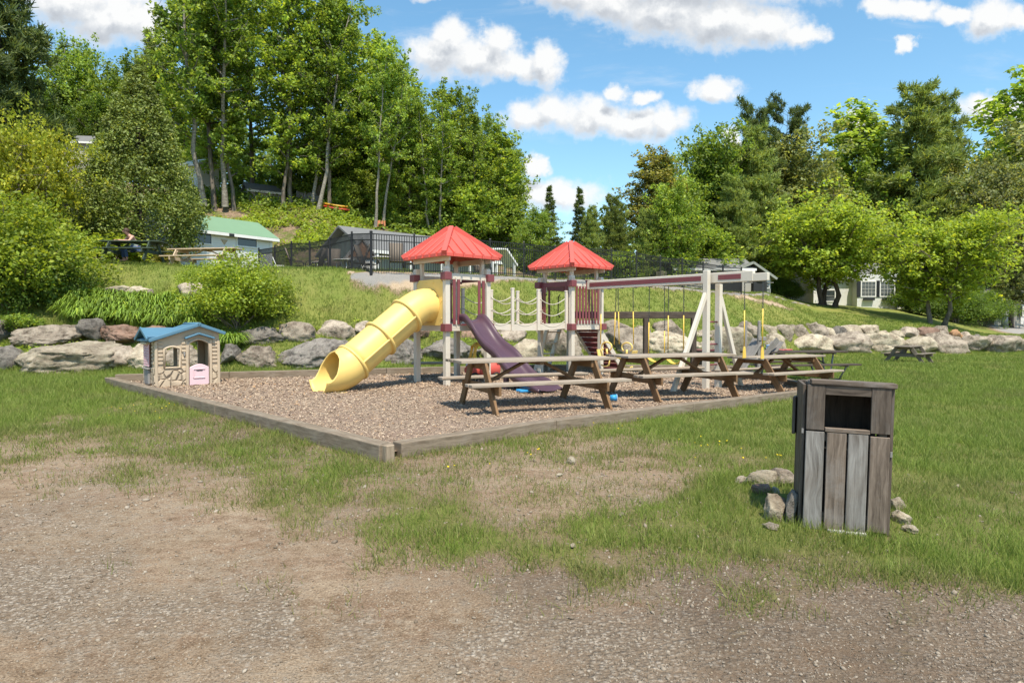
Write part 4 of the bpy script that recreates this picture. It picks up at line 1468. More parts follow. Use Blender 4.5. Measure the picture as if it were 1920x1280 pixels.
belt_seat(g, 0.21, 0.60, M['swingyellow'])
g = hang('trapeze_swing', 'trapeze swing with two straight yellow ropes under the beam end', [(4.60, (0, 0.21, 0.98), 0.44), (5.03, (0, -0.21, 0.98), 0.42)], 'x', 'swings on the long beam')
for s in (-1, 1):
    m = MB()
    m.prism([(-0.065, -0.13), (0.065, -0.13), (0.05, 0.02), (0.022, 0.13), (-0.022, 0.13), (-0.05, 0.02)], (0, s * 0.21 + 0.012, 0.84), (1, 0, 0), (0, 0, 1), (0, -1, 0), 0.03)
    m.build('ring_handle', M['swingyellow'], g, 0.006)
m = MB()
m.tube([(0, -0.24, 0.70), (0, 0.24, 0.70)], 0.02, 8)
m.build('bar', M['greywood'], g)


# ------------------------------------------------------------------ picnic tables
def picnic_table(L=2.44, S=1.0, top=None, leg=None, name='picnic_table', notched=False):
    top, leg = top or M['oldwood'], leg or M['legwood']
    root = empty(name, (0, 0, 0))
    k = S
    zt, zs_ = 0.84 * k, 0.50 * k
    m = MB()
    nb = 5
    bw = 0.155 * k
    for i in range(nb):
        y = (i - (nb - 1) / 2) * (bw + 0.006)
        dx = random.uniform(-0.015, 0.015)
        m.bar((-L / 2 + dx, y, zt - 0.022 + random.uniform(-.002, .002)), (L / 2 + dx, y, zt - 0.022 + random.uniform(-.002, .002)), bw, 0.044 * k)
    m.build('tabletop', top, root, 0.005)
    for s in (-1, 1):
        m = MB()
        for j in (-0.5, 0.5):
            m.bar((-L / 2 + random.uniform(-.01, .01), s * 0.74 * k + j * 0.152 * k, zs_ - 0.022), (L / 2 + random.uniform(-.01, .01), s * 0.74 * k + j * 0.152 * k, zs_ - 0.022), 0.146 * k, 0.044 * k)
        m.build('bench', top, root, 0.005)
    for e in (-1, 1):
        x = e * (L / 2 - 0.42)
        for s in (-1, 1):
            m = MB()
            m.bar((x, s * 0.86 * k, -0.03), (x, s * 0.30 * k, zt - 0.05), 0.045, 0.165 * k, up=(0, s, 0.6))
            m.build('leg', leg, root, 0.004)
        m = MB()
        m.bar((x - e * 0.047, -0.89 * k, zs_ - 0.115 * k), (x - e * 0.047, 0.89 * k, zs_ - 0.115 * k), 0.044, 0.145 * k)
        m.build('bench_support', leg, root, 0.004)
        m = MB()
        m.bar((x - e * 0.047, -0.37 * k, zt - 0.105 * k), (x - e * 0.047, 0.37 * k, zt - 0.105 * k), 0.044, 0.115 * k)
        m.build('top_support', leg, root, 0.004)
        m = MB()
        m.bar((x - e * 0.07, 0, zs_ - 0.10), (e * 0.16, 0, zt - 0.06), 0.09 * k, 0.044)
        m.build('brace', leg, root, 0.004)
    m = MB()
    m.bar((0, -0.36 * k, zt - 0.075), (0, 0.36 * k, zt - 0.075), 0.08, 0.045)
    m.build('top_batten', leg, root, 0.004)
    return root


random.seed(5)
tb = picnic_table(2.86, 1.0)
tb.location = (0.36, 11.0, 0.055)
tb.rotation_euler = (R(0.0), 0, R(23))
tag(tb, 'weathered picnic table nearest the camera, standing on the wood chips', 'picnic table', 'picnic tables inside the timber border')
t2 = copy_tree(tb)
t2.location = (3.24, 12.95, 0.035)
t2.rotation_euler = (R(0.5), R(0.3), R(24))
t2.scale = (0.93, 0.97, 0.99)
t2['label'] = 'middle picnic table of the row on the wood chips, in front of the swings'
t3 = copy_tree(tb)
t3.location = (6.30, 15.15, -0.10)
t3.rotation_euler = (R(-0.4), R(0.3), R(32))
t3.scale = (0.92, 0.96, 0.98)
t3['label'] = 'brown picnic table at the right end of the row, behind the wooden bin'
t5 = picnic_table(2.1, 0.93, M['brownold'], M['brownold'])
p = on_ground(1704, 29.6)
t5.location = (p.x, p.y, p.z)
t5.rotation_euler = (0, 0, R(42))
tag(t5, 'small grey picnic table standing alone on the lawn by the boulders', 'picnic table')
t6 = picnic_table(2.5, 1.0, M['greenwood'], M['greenwood'])
p = on_ground(254, 27.4, 0.1)
t6.location = p
t6.rotation_euler = (0, 0, R(2))
tag(t6, 'dark green picnic table on the rise under the cedar', 'picnic table')
t7 = picnic_table(3.1, 1.0, M['paleboard'], M['paleboard'])
p = on_ground(388, 27.6, 0.02)
t7.location = p
t7.rotation_euler = (0, 0, R(-9))
tag(t7, 'light tan picnic table on the rise before the white green-roofed cabin', 'picnic table')
# dark table with steel legs behind the third one
t4 = empty('picnic_table', (8.2, 18.6, -0.14), R(12), 'dark slim picnic table with pale V shaped steel legs, toys on its top', 'picnic table')
m = MB()
for i in range(5):
    y = (i - 2) * 0.16
    m.bar((-1.5, y, 0.80), (1.5, y, 0.80), 0.15, 0.045)
m.build('tabletop', M['darktimber'], t4, 0.004)
for s in (-1, 1):
    m = MB()
    for j in (-0.5, 0.5):
        m.bar((-1.5, s * 0.78 + j * 0.15, 0.46), (1.5, s * 0.78 + j * 0.15, 0.46), 0.14, 0.045)
    m.build('bench', M['darktimber'], t4, 0.004)
for e in (-1, 1):
    m = MB()
    for s in (-1, 1):
        m.tube([(e * 1.12, s * 0.80, 0.43), (e * 1.12, s * 0.5, 0.02), (e * 1.12, s * 0.10, 0.02), (e * 1.12, s * 0.24, 0.77)], 0.026, 8)
    m.build('leg', M['grey'], t4)
    m = MB()
    m.bar((e * 1.12, -0.86, 0.415), (e * 1.12, 0.86, 0.415), 0.05, 0.04)
    m.bar((e * 1.12, -0.34, 0.755), (e * 1.12, 0.34, 0.755), 0.05, 0.04)
    m.build('cross_bar', M['grey'], t4)
    m = MB()
    m.bar((e * 1.1, 0, 0.40), (e * 0.45, 0, 0.76), 0.03, 0.03)
    m.build('brace', M['iron'], t4)
# toys left on that table
def toy(name, px, Y, dz, label, cat, fn):
    p = at(px, 600, Y)
    o = empty(name, (p.x, Y, dz), random.uniform(0, 6), label, cat)
    fn(o)
    return o


def toy_bucket(mat):
    def f(o):
        m = MB()
        m.tube([(0, 0, 0), (0, 0, 0.16)], [0.08, 0.115], 12)
        m.build('bucket', mat, o)
        m = MB()
        m.tube([(0.11 * math.cos(a), 0, 0.16 + 0.10 * math.sin(a)) for a in [PI * k / 8 for k in range(9)]], 0.008, 6)
        m.build('handle', M['white'], o)
    return f


def toy_truck(mat, mat2):
    def f(o):
        m = MB()
        m.box((0, 0, 0.075), (0.34, 0.15, 0.06))
        m.box((0.11, 0, 0.14), (0.11, 0.14, 0.09))
        m.build('truck_body', mat, o, 0.02, 2)
        m = MB()
        m.box((-0.07, 0, 0.135), (0.20, 0.15, 0.07))
        m.build('dump_bed', mat2, o, 0.015)
        for (x, y) in ((-.11, -.08), (.11, -.08), (-.11, .08), (.11, .08)):
            w = MB()
            w.tube([(x, y - 0.02, 0.045), (x, y + 0.02, 0.045)], 0.045, 12)
            w.build('wheel', M['black'], o)
    return f


def toy_shovel(mat):
    def f(o):
        m = MB()
        m.prism([(-.07, 0), (.07, 0), (.085, .12), (.05, .19), (-.05, .19), (-.085, .12)], (0, 0, 0.02), (1, 0, 0), (0, 1, 0.12), (0, 0, 1), 0.02)
        m.build('blade', mat, o, 0.006)
        m = MB()
        m.tube([(0, 0.01, 0.035), (0, -0.22, 0.04)], 0.016, 8)
        m.tube([(-0.05, -0.22, 0.04), (0.05, -0.22, 0.04)], 0.014, 8)
        m.build('handle', mat, o)
    return f


zt4 = -0.14 + 0.825
toy('toy_truck', 1415, 18.3, zt4, 'blue and white toy truck on the dark table, leftmost toy there', 'toy', toy_truck(M['toyblue'], M['white']))
toy('toy_bucket', 1424, 18.15, zt4, 'coral pink toy bucket on the dark table', 'toy', toy_bucket(M['pinkred']))
toy('toy_truck', 1447, 18.5, zt4, 'light blue toy lying between two pink toys on the dark table', 'toy', toy_truck(M['toylight'], M['toylight']))
toy('toy_shovel', 1470, 18.5, zt4, 'red toy shovel lying near the middle of the dark table', 'toy', toy_shovel(M['pinkred'])).rotation_euler = (0, 0, R(80))
p = on_low(995, 742)
o = empty('sand_mould', (p.x, p.y, 0.085), R(20), 'flat blue toy sand mould on the chips under the nearest table', 'toy')
m = MB()
ring = [((0.28 + 0.06 * math.cos(5 * a)) * math.cos(a), (0.17 + 0.04 * math.cos(5 * a)) * math.sin(a)) for a in [2 * PI * k / 40 for k in range(40)]]
m.prism(ring, (0, 0, 0.01), (1, 0, 0), (0, 1, 0), (0, 0, 1), 0.045)
m.build('tray', M['toyblue'], o, 0.012, 2)
m = MB()
m.tube([(-0.12, 0, 0.05), (0, 0, 0.085), (0.12, 0, 0.05)], 0.015, 8)
m.build('handle', M['toyblue'], o)
p = on_low(1150, 758)
o = empty('toy_cup', (p.x, p.y, 0.07), 0, 'small blue toy cup lying on the chips before the middle table', 'toy')
m = MB()
m.tube([(-0.06, 0, 0.055), (-0.058, 0, 0.055), (0.06, 0, 0.055)], [0.02, 0.05, 0.062], 14)
m.build('cup', M['toyblue'], o)
m = MB()
m.tube([(0.055, 0, 0.055), (0.066, 0, 0.055)], 0.068, 14)
m.build('rim', M['toylight'], o)


# ------------------------------------------------------------------ red ride-on car
def make_car():
    p = on_ground(906, 15.95)
    o = empty('ride_on_car', (p.x, 15.95, 0.08), R(196), 'red plastic toddler car with yellow roof under the bridge', 'ride-on car')
    m = MB()
    P = []
    for (x, w, z0, z1) in ((-0.42, 0.10, 0.20, 0.30), (-0.38, 0.22, 0.12, 0.42), (-0.22, 0.27, 0.10, 0.47), (0.0, 0.28, 0.10, 0.44), (0.2, 0.27, 0.10, 0.45), (0.36, 0.24, 0.12, 0.40), (0.45, 0.15, 0.18, 0.30)):
        row = []
        for k in range(16):
            a = 2 * PI * k / 16
            cx, cz = math.cos(a), math.sin(a)
            row.append((x, w * abs(cx) ** 0.6 * (1 if cx > 0 else -1), (z0 + z1) / 2 + (z1 - z0) / 2 * abs(cz) ** 0.6 * (1 if cz > 0 else -1)))
        P.append(row)
    m.grid(P, True, True)
    n0 = len(m.v)
    m.face(list(range(16))[::-1])
    m.face(list(range(n0 - 16, n0)))
    b = m.build('body', M['red'], o)
    m = MB()
    P = []
    for (x, z, w) in ((-0.40, 0.80, 0.19), (-0.32, 0.88, 0.23), (-0.05, 0.945, 0.25), (0.18, 0.90, 0.23), (0.27, 0.83, 0.20)):
        P.append([(x, -w, z - 0.05), (x, -w * 0.8, z), (x, 0, z + 0.02), (x, w * 0.8, z), (x, w, z - 0.05)])
    m.grid(P)
    m.build('roof', M['swingyellow'], o, solid=0.035)
    for s in (-1, 1):
        for (p_, q_) in (((-0.32, s * 0.22, 0.42), (-0.35, s * 0.20, 0.82)), ((0.32, s * 0.22, 0.40), (0.23, s * 0.20, 0.84))):
            m = MB()
            m.bar(p_, q_, 0.05, 0.07)
            m.build('roof_pillar', M['swingyellow'], o, 0.01)
    for s in (-1, 1):
        for x in (-0.27, 0.27):
            w = MB()
            w.tube([(x, s * 0.22, 0.10), (x, s * 0.30, 0.10)], 0.105, 18)
            t = w.build('wheel', M['black'], o, 0.01)
            w = MB()
            w.tube([(x, s * 0.30, 0.10), (x, s * 0.312, 0.10)], 0.06, 14)
            w.build('hub', M['swingyellow'], t)
    m = MB()
    m.ball((0.36, 0.16, 0.36), 0.055, 10, 7)
    m.build('headlight', M['white'], o)
    m = MB()
    m.ball((0.36, -0.16, 0.36), 0.055, 10, 7)
    m.build('headlight', M['white'], o)
    m = MB()
    m.tube([(0.12 + 0.02 * math.sin(a), 0.10 * math.cos(a), 0.54 + 0.09 * math.sin(a)) for a in [2 * PI * k / 16 for k in range(17)]], 0.015, 6)
    m.build('steering_wheel', M['black'], o)


make_car()


# ------------------------------------------------------------------ timber border, each timber a thing of its own
def timber(a, b, w, h, label, za=None, zb=None):
    a, b = Vector(a), Vector(b)
    za = float(low(a.x)) if za is None else za
    zb = float(low(b.x)) if zb is None else zb
    m = MB()
    mid = Vector(((a.x + b.x) / 2, (a.y + b.y) / 2, 0))
    pa, pb = Vector((a.x, a.y, za + h / 2 - 0.05)) - mid, Vector((b.x, b.y, zb + h / 2 - 0.05)) - mid
    n = 8
    o0 = len(m.v)
    m.bar(pa, pb, w, h)
    o = m.build('landscape_timber', M['timber'], None, 0.012, 2)
    o.location = mid
    tag(o, label, 'timber', 'timbers edging the play area')
    return o


A, C, D_, B = [Vector((p[0], p[1])) for p in PEN]


def run(P, Q, fr, h, labels, w=0.19):
    for (f0, f1), lb in zip(zip(fr[:-1], fr[1:]), labels):
        a, b = P.lerp(Q, f0), P.lerp(Q, f1)
        d = (b - a).normalized() * 0.004
        timber((a.x + d.x, a.y + d.y), (b.x - d.x, b.y - d.y), w, h, lb)


run(A + Vector((0.07, -0.08)), B, (0.0, 0.40, 0.74, 1.0), 0.235, ('long timber running left from the near corner of the play area', 'middle timber of the left front edge of the play area', 'timber at the far left end, in front of the playhouse corner'))
run(A + Vector((0.135, 0.145)), C, (0.0, 0.22, 0.52, 0.78, 1.0), 0.215, ('short timber running right from the near corner, dandelions before it', 'timber before the nearest picnic table along the grass', 'timber before the middle picnic table along the grass', 'timber at the right end of the front edge, partly behind the bin'))
run(B + Vector((0.15, 0.02)), D_, (0.0, 0.14, 0.36, 0.60, 0.82, 1.0), 0.30, ('short timber behind the playhouse at the back left corner', 'back edge timber between the playhouse and the tube slide', 'back edge timber behind the tube slide', 'back edge timber behind the towers, below the bridge', 'back edge timber at the far right behind the swings'))
run(C + Vector((0.0, 0.15)), D_ + Vector((0, -0.1)), (0.0, 0.5, 1.0), 0.26, ('timber of the right edge seen under the right-end picnic table', 'far timber of the right edge near the back corner'))
# corner post where the two front runs meet
m = MB()
m.bar((0, 0, -0.08), (0, 0, 0.185), 0.11, 0.13, up=(0, 1, 0))
o = m.build('corner_stake', M['timber'], None, 0.01)
o.location = (-1.35, 6.90, 0)
o.rotation_euler = (0, 0, R(42))
tag(o, 'dark cracked end block at the near corner of the timber border', 'timber')
# plank steps beside the left tower
o = empty('plank_step', (-2.2, 16.9, 0.0), R(8), 'low wooden plank step on the back edge behind the left tower', 'step')
m = MB()
for k in range(3):
    m.bar((-0.45, -0.2 + k * 0.17, 0.44), (0.55, -0.2 + k * 0.17, 0.44), 0.16, 0.04)
m.build('tread', M['timber'], o, 0.004)
m = MB()
m.bar((-0.35, -0.2, 0.21), (-0.35, 0.2, 0.21), 0.06, 0.42)
m.bar((0.45, -0.2, 0.21), (0.45, 0.2, 0.21), 0.06, 0.42)
m.build('riser', M['timber'], o, 0.004)
# old dark timber frame behind the swings
o = empty('timber_frame', (3.6, 18.9, float(low(3.6))), R(4), 'old dark timber cross bar on posts behind the swings', 'frame')
m = MB()
m.bar((-1.95, 0, 1.80), (1.95, 0, 1.80), 0.14, 0.20)
m.build('cross_bar', M['darktimber'], o, 0.012)
for x in (-1.85, 0.36, 1.8):
    m = MB()
    m.bar((x, 0, -0.1), (x, 0, 1.70), 0.15, 0.15, up=(0, 1, 0))
    m.build('post', M['darktimber'], o, 0.012)
# weathered climbing ramp behind the table row
o = empty('climbing_frame', (6.75, 17.9, -0.16), R(18), 'grey weathered wooden climbing ramps with two upright handles behind the right-end table', 'climbing frame')
m = MB()
for k in range(3):
    m.bar((-0.95 + 0.02 * k, -0.42 + k * 0.17, -0.02), (-0.05 + 0.02 * k, -0.42 + k * 0.17, 1.22), 0.155, 0.045, up=(-0.8, 0, 0.6))
m.build('ramp', M['greywood'], o, 0.004)
m = MB()
for k in range(3):
    m.bar((0.35, 0.0 + k * 0.17, 0.45), (0.98, 0.0 + k * 0.17, 1.12), 0.155, 0.045, up=(-0.7, 0, 0.7))
m.bar((0.05, -0.1, 0.5), (0.75, -0.1, 1.20), 0.05, 0.14, up=(-0.7, 0, 0.7))
m.build('side_board', M['greywood'], o, 0.004)
for y in (-0.40, 0.16):
    m = MB()
    m.bar((-0.15, y, 0.0), (-0.15 + 0.02, y, 1.72), 0.11, 0.10, up=(0, 1, 0), taper=0.72)
    m.build('handle_post', M['greywood'], o, 0.02)
m = MB()
m.bar((-0.10, -0.5, 1.22), (0.55, 0.32, 1.22), 0.20, 0.09)
m.bar((-0.9, -0.45, 0.55), (0.6, 0.35, 0.02), 0.10, 0.14)
m.build('cross_beam', M['greywood'], o, 0.006)
# dark green saucer leaning by the boulders
p = on_ground(1320, 22.0, 0.30)
o = empty('tub', (p.x, p.y, p.z), 0, 'dark green round tub standing before the boulders behind the swing posts', 'tub')
m = MB()
P = []
for k in range(9):
    a = (PI / 2) * k / 8
    P.append([(0.50 * math.sin(a) * math.cos(2 * PI * j / 24), 0.50 * math.sin(a) * math.sin(2 * PI * j / 24), 0.42 - 0.40 * math.cos(a)) for j in range(24)])
m.grid(P, True, True)
m.build('bowl', plain('dark_green_plastic', (0.035, 0.06, 0.03), 0.5), o, solid=0.015)
m = MB()
m.tube([(0.505 * math.cos(2 * PI * j / 24), 0.505 * math.sin(2 * PI * j / 24), 0.42) for j in range(25)], 0.018, 6)
m.build('rim', M['maroon'], o)
m = MB()
m.box((0, 0, -0.13), (0.36, 0.30, 0.30))
m.build('stand', M['darktimber'], o, 0.01)


# ------------------------------------------------------------------ playhouse
def make_playhouse():
    p = on_low(291, 732)
    o = empty('playhouse', (p.x, p.y, 0.04), R(42), 'beige plastic playhouse with blue roof and pink half door', 'playhouse')
    Wd, Dp = 1.36, 0.98
    m, T, out = new_mat('moulded_stone')
    co = obj_coord(T)
    vx = T.node('ShaderNodeTexVoronoi', feature='DISTANCE_TO_EDGE', ins={'Vector': co, 'Scale': 5.4, 'Randomness': 0.85})
    gr_ = T.maprange(vx.outputs['Distance'], 0.0, 0.13, smooth=True)
    principled(T, out, T.mix(gr_, (0.40, 0.315, 0.225), (0.52, 0.42, 0.305)), 0.5, T.bump(gr_, 1.0, 0.035), 0.35)  # groove shading is coloured in, on top of the bump
    stone = m
    t = 0.055
    # upper wall as one piece with openings (front), plain side and back
    f = MB()
    zs0 = 0.46
    def ffront(mb, x0, x1, z0, z1, y=0.0, d=t):
        mb.prism([(x0, z0), (x1, z0), (x1, z1), (x0, z1)], (0, y, 0), (1, 0, 0), (0, 0, 1), (0, 1, 0), d)
    wx0, wx1, wz0, wz1 = 0.20, 0.50, 0.47, 0.92
    dx0, dx1, dz1 = 0.69, 1.13, 1.06
    def arch(x0, x1, zb, zt, rise):
        """wall piece above an opening with an arched lower edge"""
        pts = [(x0, zt)]
        n = 10
        for k in range(n + 1):
            u = k / n
            pts.append((x0 + (x1 - x0) * u, zb + rise * math.sin(PI * u)))
        pts.append((x1, zt))
        return pts[::-1]
    ffront(f, 0.0, wx0, zs0, 1.10)
    ffront(f, wx1, dx0, zs0, 1.12)
    ffront(f, dx1, Wd, zs0, 1.20)
    ffront(f, wx0, wx1, zs0, wz0)
    f.prism(arch(wx0, wx1, wz1 - 0.05, 1.10, 0.05), (0, 0, 0), (1, 0, 0), (0, 0, 1), (0, 1, 0), t)
    f.prism(arch(dx0, dx1, dz1 - 0.09, 1.20, 0.09), (0, 0, 0), (1, 0, 0), (0, 0, 1), (0, 1, 0), t)
    f.prism([(0.0, 1.10), (wx1, 1.10), (wx1, 1.12), (dx0, 1.12), (dx0, 1.20), (Wd, 1.20), (Wd, 1.23), (0.90, 1.40), (0.0, 1.12)], (0, 0.001, 0), (1, 0, 0), (0, 0, 1), (0, 1, 0), t - 0.002)
    # back
    f.prism([(0, 0), (Wd, 0), (Wd, 1.22), (0.90, 1.38), (0, 1.10)], (0, Dp - t, 0), (1, 0, 0), (0, 0, 1), (0, 1, 0), t) if False else None
    for (x0, x1, z0, z1) in ((0.0, 0.16, 0, 1.1), (0.16, 0.62, 0, 0.44), (0.16, 0.62, 0.95, 1.1), (0.62, 0.70, 0, 1.1), (0.70, 1.16, 1.0, 1.15), (1.16, Wd, 0, 1.2)):
        ffront(f, x0, x1, z0, z1, Dp - t)
    # sides
    for x in (0.0, Wd - t):
        if x == 0.0:
            for (y0, y1, z0, z1) in ((t, 0.26, 0, 1.12), (0.26, 0.72, 0, 0.46), (0.26, 0.72, 0.98, 1.12), (0.72, Dp - t, 0, 1.12)):
                f.prism([(y0, z0), (y1, z0), (y1, z1), (y0, z1)], (x, 0, 0), (0, 1, 0), (0, 0, 1), (1, 0, 0), t)
            f.prism([(0.02, 1.12), (Dp - 0.02, 1.12), (Dp / 2, 1.30)], (x, 0, 0), (0, 1, 0), (0, 0, 1), (1, 0, 0), t)
        else:
            f.prism([(t, 0), (Dp - t, 0), (Dp - t, 1.2), (t, 1.2)], (x, 0, 0), (0, 1, 0), (0, 0, 1), (1, 0, 0), t)
    f.build('wall', M['beige'], o)
    # moulded clapboard lines
    for (x0, x1) in ((0.06, 0.165), (0.545, 0.665), (1.20, 1.33)):
        m = MB()
        for k in range(6):
            z = 0.54 + k * 0.088
            if x0 > 0.5 and x0 < 0.6 and k == 2:
                m.build('siding_boards', M['beige'], o, 0.008)
                m = MB()
                continue
            m.bar((x0, -0.012, z + 0.02), (x1, -0.012, z + 0.02), 0.024, 0.055, up=(0, 0, 1))
        m.build('siding_boards', M['beige'], o, 0.008)
    for (y0, y1) in ((0.08, 0.22), (0.76, 0.92)):
        m = MB()
        for k in range(6):
            z = 0.54 + k * 0.088
            m.bar((-0.010, y0, z + 0.02), (-0.010, y1, z + 0.02), 0.02, 0.055)
        m.build('siding_boards', M['beige'], o, 0.008)
    # stone base
    m = MB()
    ffront(m, -0.02, dx0 - 0.06, -0.02, zs0 - 0.002, -0.022, t + 0.02)
    m.build('stone_base', stone, o, 0.012, 2)
    m = MB()
    ffront(m, dx1 + 0.07, Wd + 0.02, -0.02, zs0 - 0.002, -0.022, t + 0.02)
    m.build('stone_base', stone, o, 0.012, 2)
    m = MB()
    m.prism([(t - 0.01, -0.02), (Dp, -0.02), (Dp, zs0), (t - 0.01, zs0)], (-0.022, 0, 0), (0, 1, 0), (0, 0, 1), (1, 0, 0), 0.04)
    m.build('stone_base', stone, o, 0.012, 2)
    # pilasters, door frame, window frame
    m = MB()
    for x in (0.025, dx0 - 0.03, dx1 + 0.035, Wd - 0.02):
        m.bar((x, -0.016, 0.0), (x, -0.016, 1.06), 0.06, 0.05, up=(0, 1, 0))
    m.build('pilaster', M['beige'], o, 0.01)
    fr = []
    for k in range(13):
        u = k / 12
        fr.append((wx0 - 0.01 + (wx1 - wx0 + 0.02) * u, -0.02, wz1 - 0.045 + 0.05 * math.sin(PI * u)))
    m = MB()
    m.tube([(wx0 - 0.01, -0.02, wz0 - 0.02)] + fr + [(wx1 + 0.01, -0.02, wz0 - 0.02), (wx0 - 0.01, -0.02, wz0 - 0.02)], 0.026, 8)
    m.build('window_frame', M['beige'], o)
    m = MB()
    fr = [(dx0 + (dx1 - dx0) * k / 12, -0.015, dz1 - 0.07 + 0.09 * math.sin(PI * k / 12)) for k in range(13)]
    m.tube([(dx0, -0.015, 0.45)] + fr + [(dx1, -0.015, 0.45)], 0.024, 8)
    m.build('door_frame', M['beige'], o)
    m = MB()
    m.tube([(0.60, -0.03, 0.745), (0.60, -0.045, 0.72), (0.60, -0.03, 0.69)], 0.014, 8)
    m.ball((0.60, -0.03, 0.77), (0.028, 0.012, 0.028), 10, 6)
    m.build('door_bell', M['grey'], o)
    # pink half door
    m = MB()
    pts = [(dx0 + 0.012, 0.03)]
    pts += [(dx1 - 0.012, 0.03), (dx1 - 0.012, 0.44)]
    for k in range(1, 10):
        u = k / 10
        pts.append((dx1 - 0.012 - (dx1 - dx0 - 0.024) * u, 0.44 + 0.075 * math.sin(PI * u)))
    pts.append((dx0 + 0.012, 0.44))
    m.prism(pts, (0, -0.045, 0), (1, 0, 0), (0, 0, 1), (0, 1, 0), 0.05)
    d = m.build('door', M['pink'], o, 0.012, 2)
    m = MB()
    m.bar((dx0 + 0.09, -0.052, 0.20), (dx1 - 0.10, -0.052, 0.20), 0.02, 0.02)
    m.bar((dx0 + 0.09, -0.052, 0.40), (dx1 - 0.10, -0.052, 0.40), 0.02, 0.02)
    m.bar((dx0 + 0.09, -0.052, 0.20), (dx0 + 0.09, -0.052, 0.40), 0.02, 0.02)
    m.build('door_moulding', M['pink'], d, 0.006)
    m = MB()
    m.box((0.91, -0.046, 0.365), (0.13, 0.012, 0.018))
    m.build('mail_slot', M['black'], d)
    # blue chevron over the door
    m = MB()
    m.bar((0.60, -0.06, 1.105), (0.90, -0.06, 1.215), 0.11, 0.045)
    m.bar((0.89, -0.06, 1.215), (1.24, -0.06, 1.10), 0.11, 0.045)
    m.build('awning', M['blueroof'], o, 0.015, 2)
    # roof: front gable plus a side gable
    m = MB()
    th = 0.045
    prof = [(-0.14, 1.085), (0.90, 1.435), (1.46, 1.235)]
    for (a, b) in zip(prof[:-1], prof[1:]):
        m.prism([a, b, (b[0], b[1] - th), (a[0], a[1] - th)], (0, -0.12, 0), (1, 0, 0), (0, 0, 1), (0, 1, 0), Dp + 0.2)
    q = [(0.015, 1.165), (Dp / 2, 1.352), (Dp + 0.10, 1.10)]
    for (a, b) in zip(q[:-1], q[1:]):
        m.prism([a, b, (b[0], b[1] - th), (a[0], a[1] - th)], (-0.16, 0, 0), (0, 1, 0), (0, 0, 1), (1, 0, 0), 0.95)
    r = m.build('roof', M['blueroof'], o, 0.006)
    m = MB()
    m.bar((-0.14, -0.125, 1.065), (0.90, -0.125, 1.415), 0.03, 0.075)
    m.bar((0.90, -0.125, 1.415), (1.47, -0.125, 1.21), 0.03, 0.075)
    m.bar((-0.165, -0.10, 1.085), (-0.165, Dp / 2, 1.335), 0.03, 0.075)
    m.bar((-0.165, Dp / 2, 1.335), (-0.165, Dp + 0.10, 1.075), 0.03, 0.075)
    m.build('barge_board', M['blueroof'], r, 0.012, 2)
    m = MB()
    m.tube([(0.90, -0.14, 1.425), (0.90, Dp + 0.08, 1.425)], 0.045, 8)
    m.build('ridge_cap', M['blueroof'], r)
    # pink and white lattice in the side window, grey letter box under it
    m = MB()
    for k in range(5):
        y = 0.28 + k * 0.10
        m.bar((-0.06, y, 0.48), (-0.06, y, 0.98), 0.02, 0.022, up=(1, 0, 0))
    for k in range(9):
        z = 0.49 + k * 0.06
        m.bar((-0.06, 0.26, z), (-0.06, 0.72, z), 0.02, 0.018)
    m.build('lattice', M['pink'], o)
    m = MB()
    m.box((-0.045, 0.49, 0.73), (0.012, 0.42, 0.48))
    m.build('lattice_panel', M['pinkred'], o)
    m = MB()
    m.box((-0.075, 0.49, 1.00), (0.10, 0.50, 0.05))
    m.build('window_hood', M['beige'], o, 0.015, 2)
    m = MB()
    m.box((-0.05, 0.45, 0.25), (0.06, 0.34, 0.34))
    m.box((-0.065, 0.45, 0.43), (0.09, 0.44, 0.035))
    m.build('letter_box', M['grey'], o, 0.012)


make_playhouse()


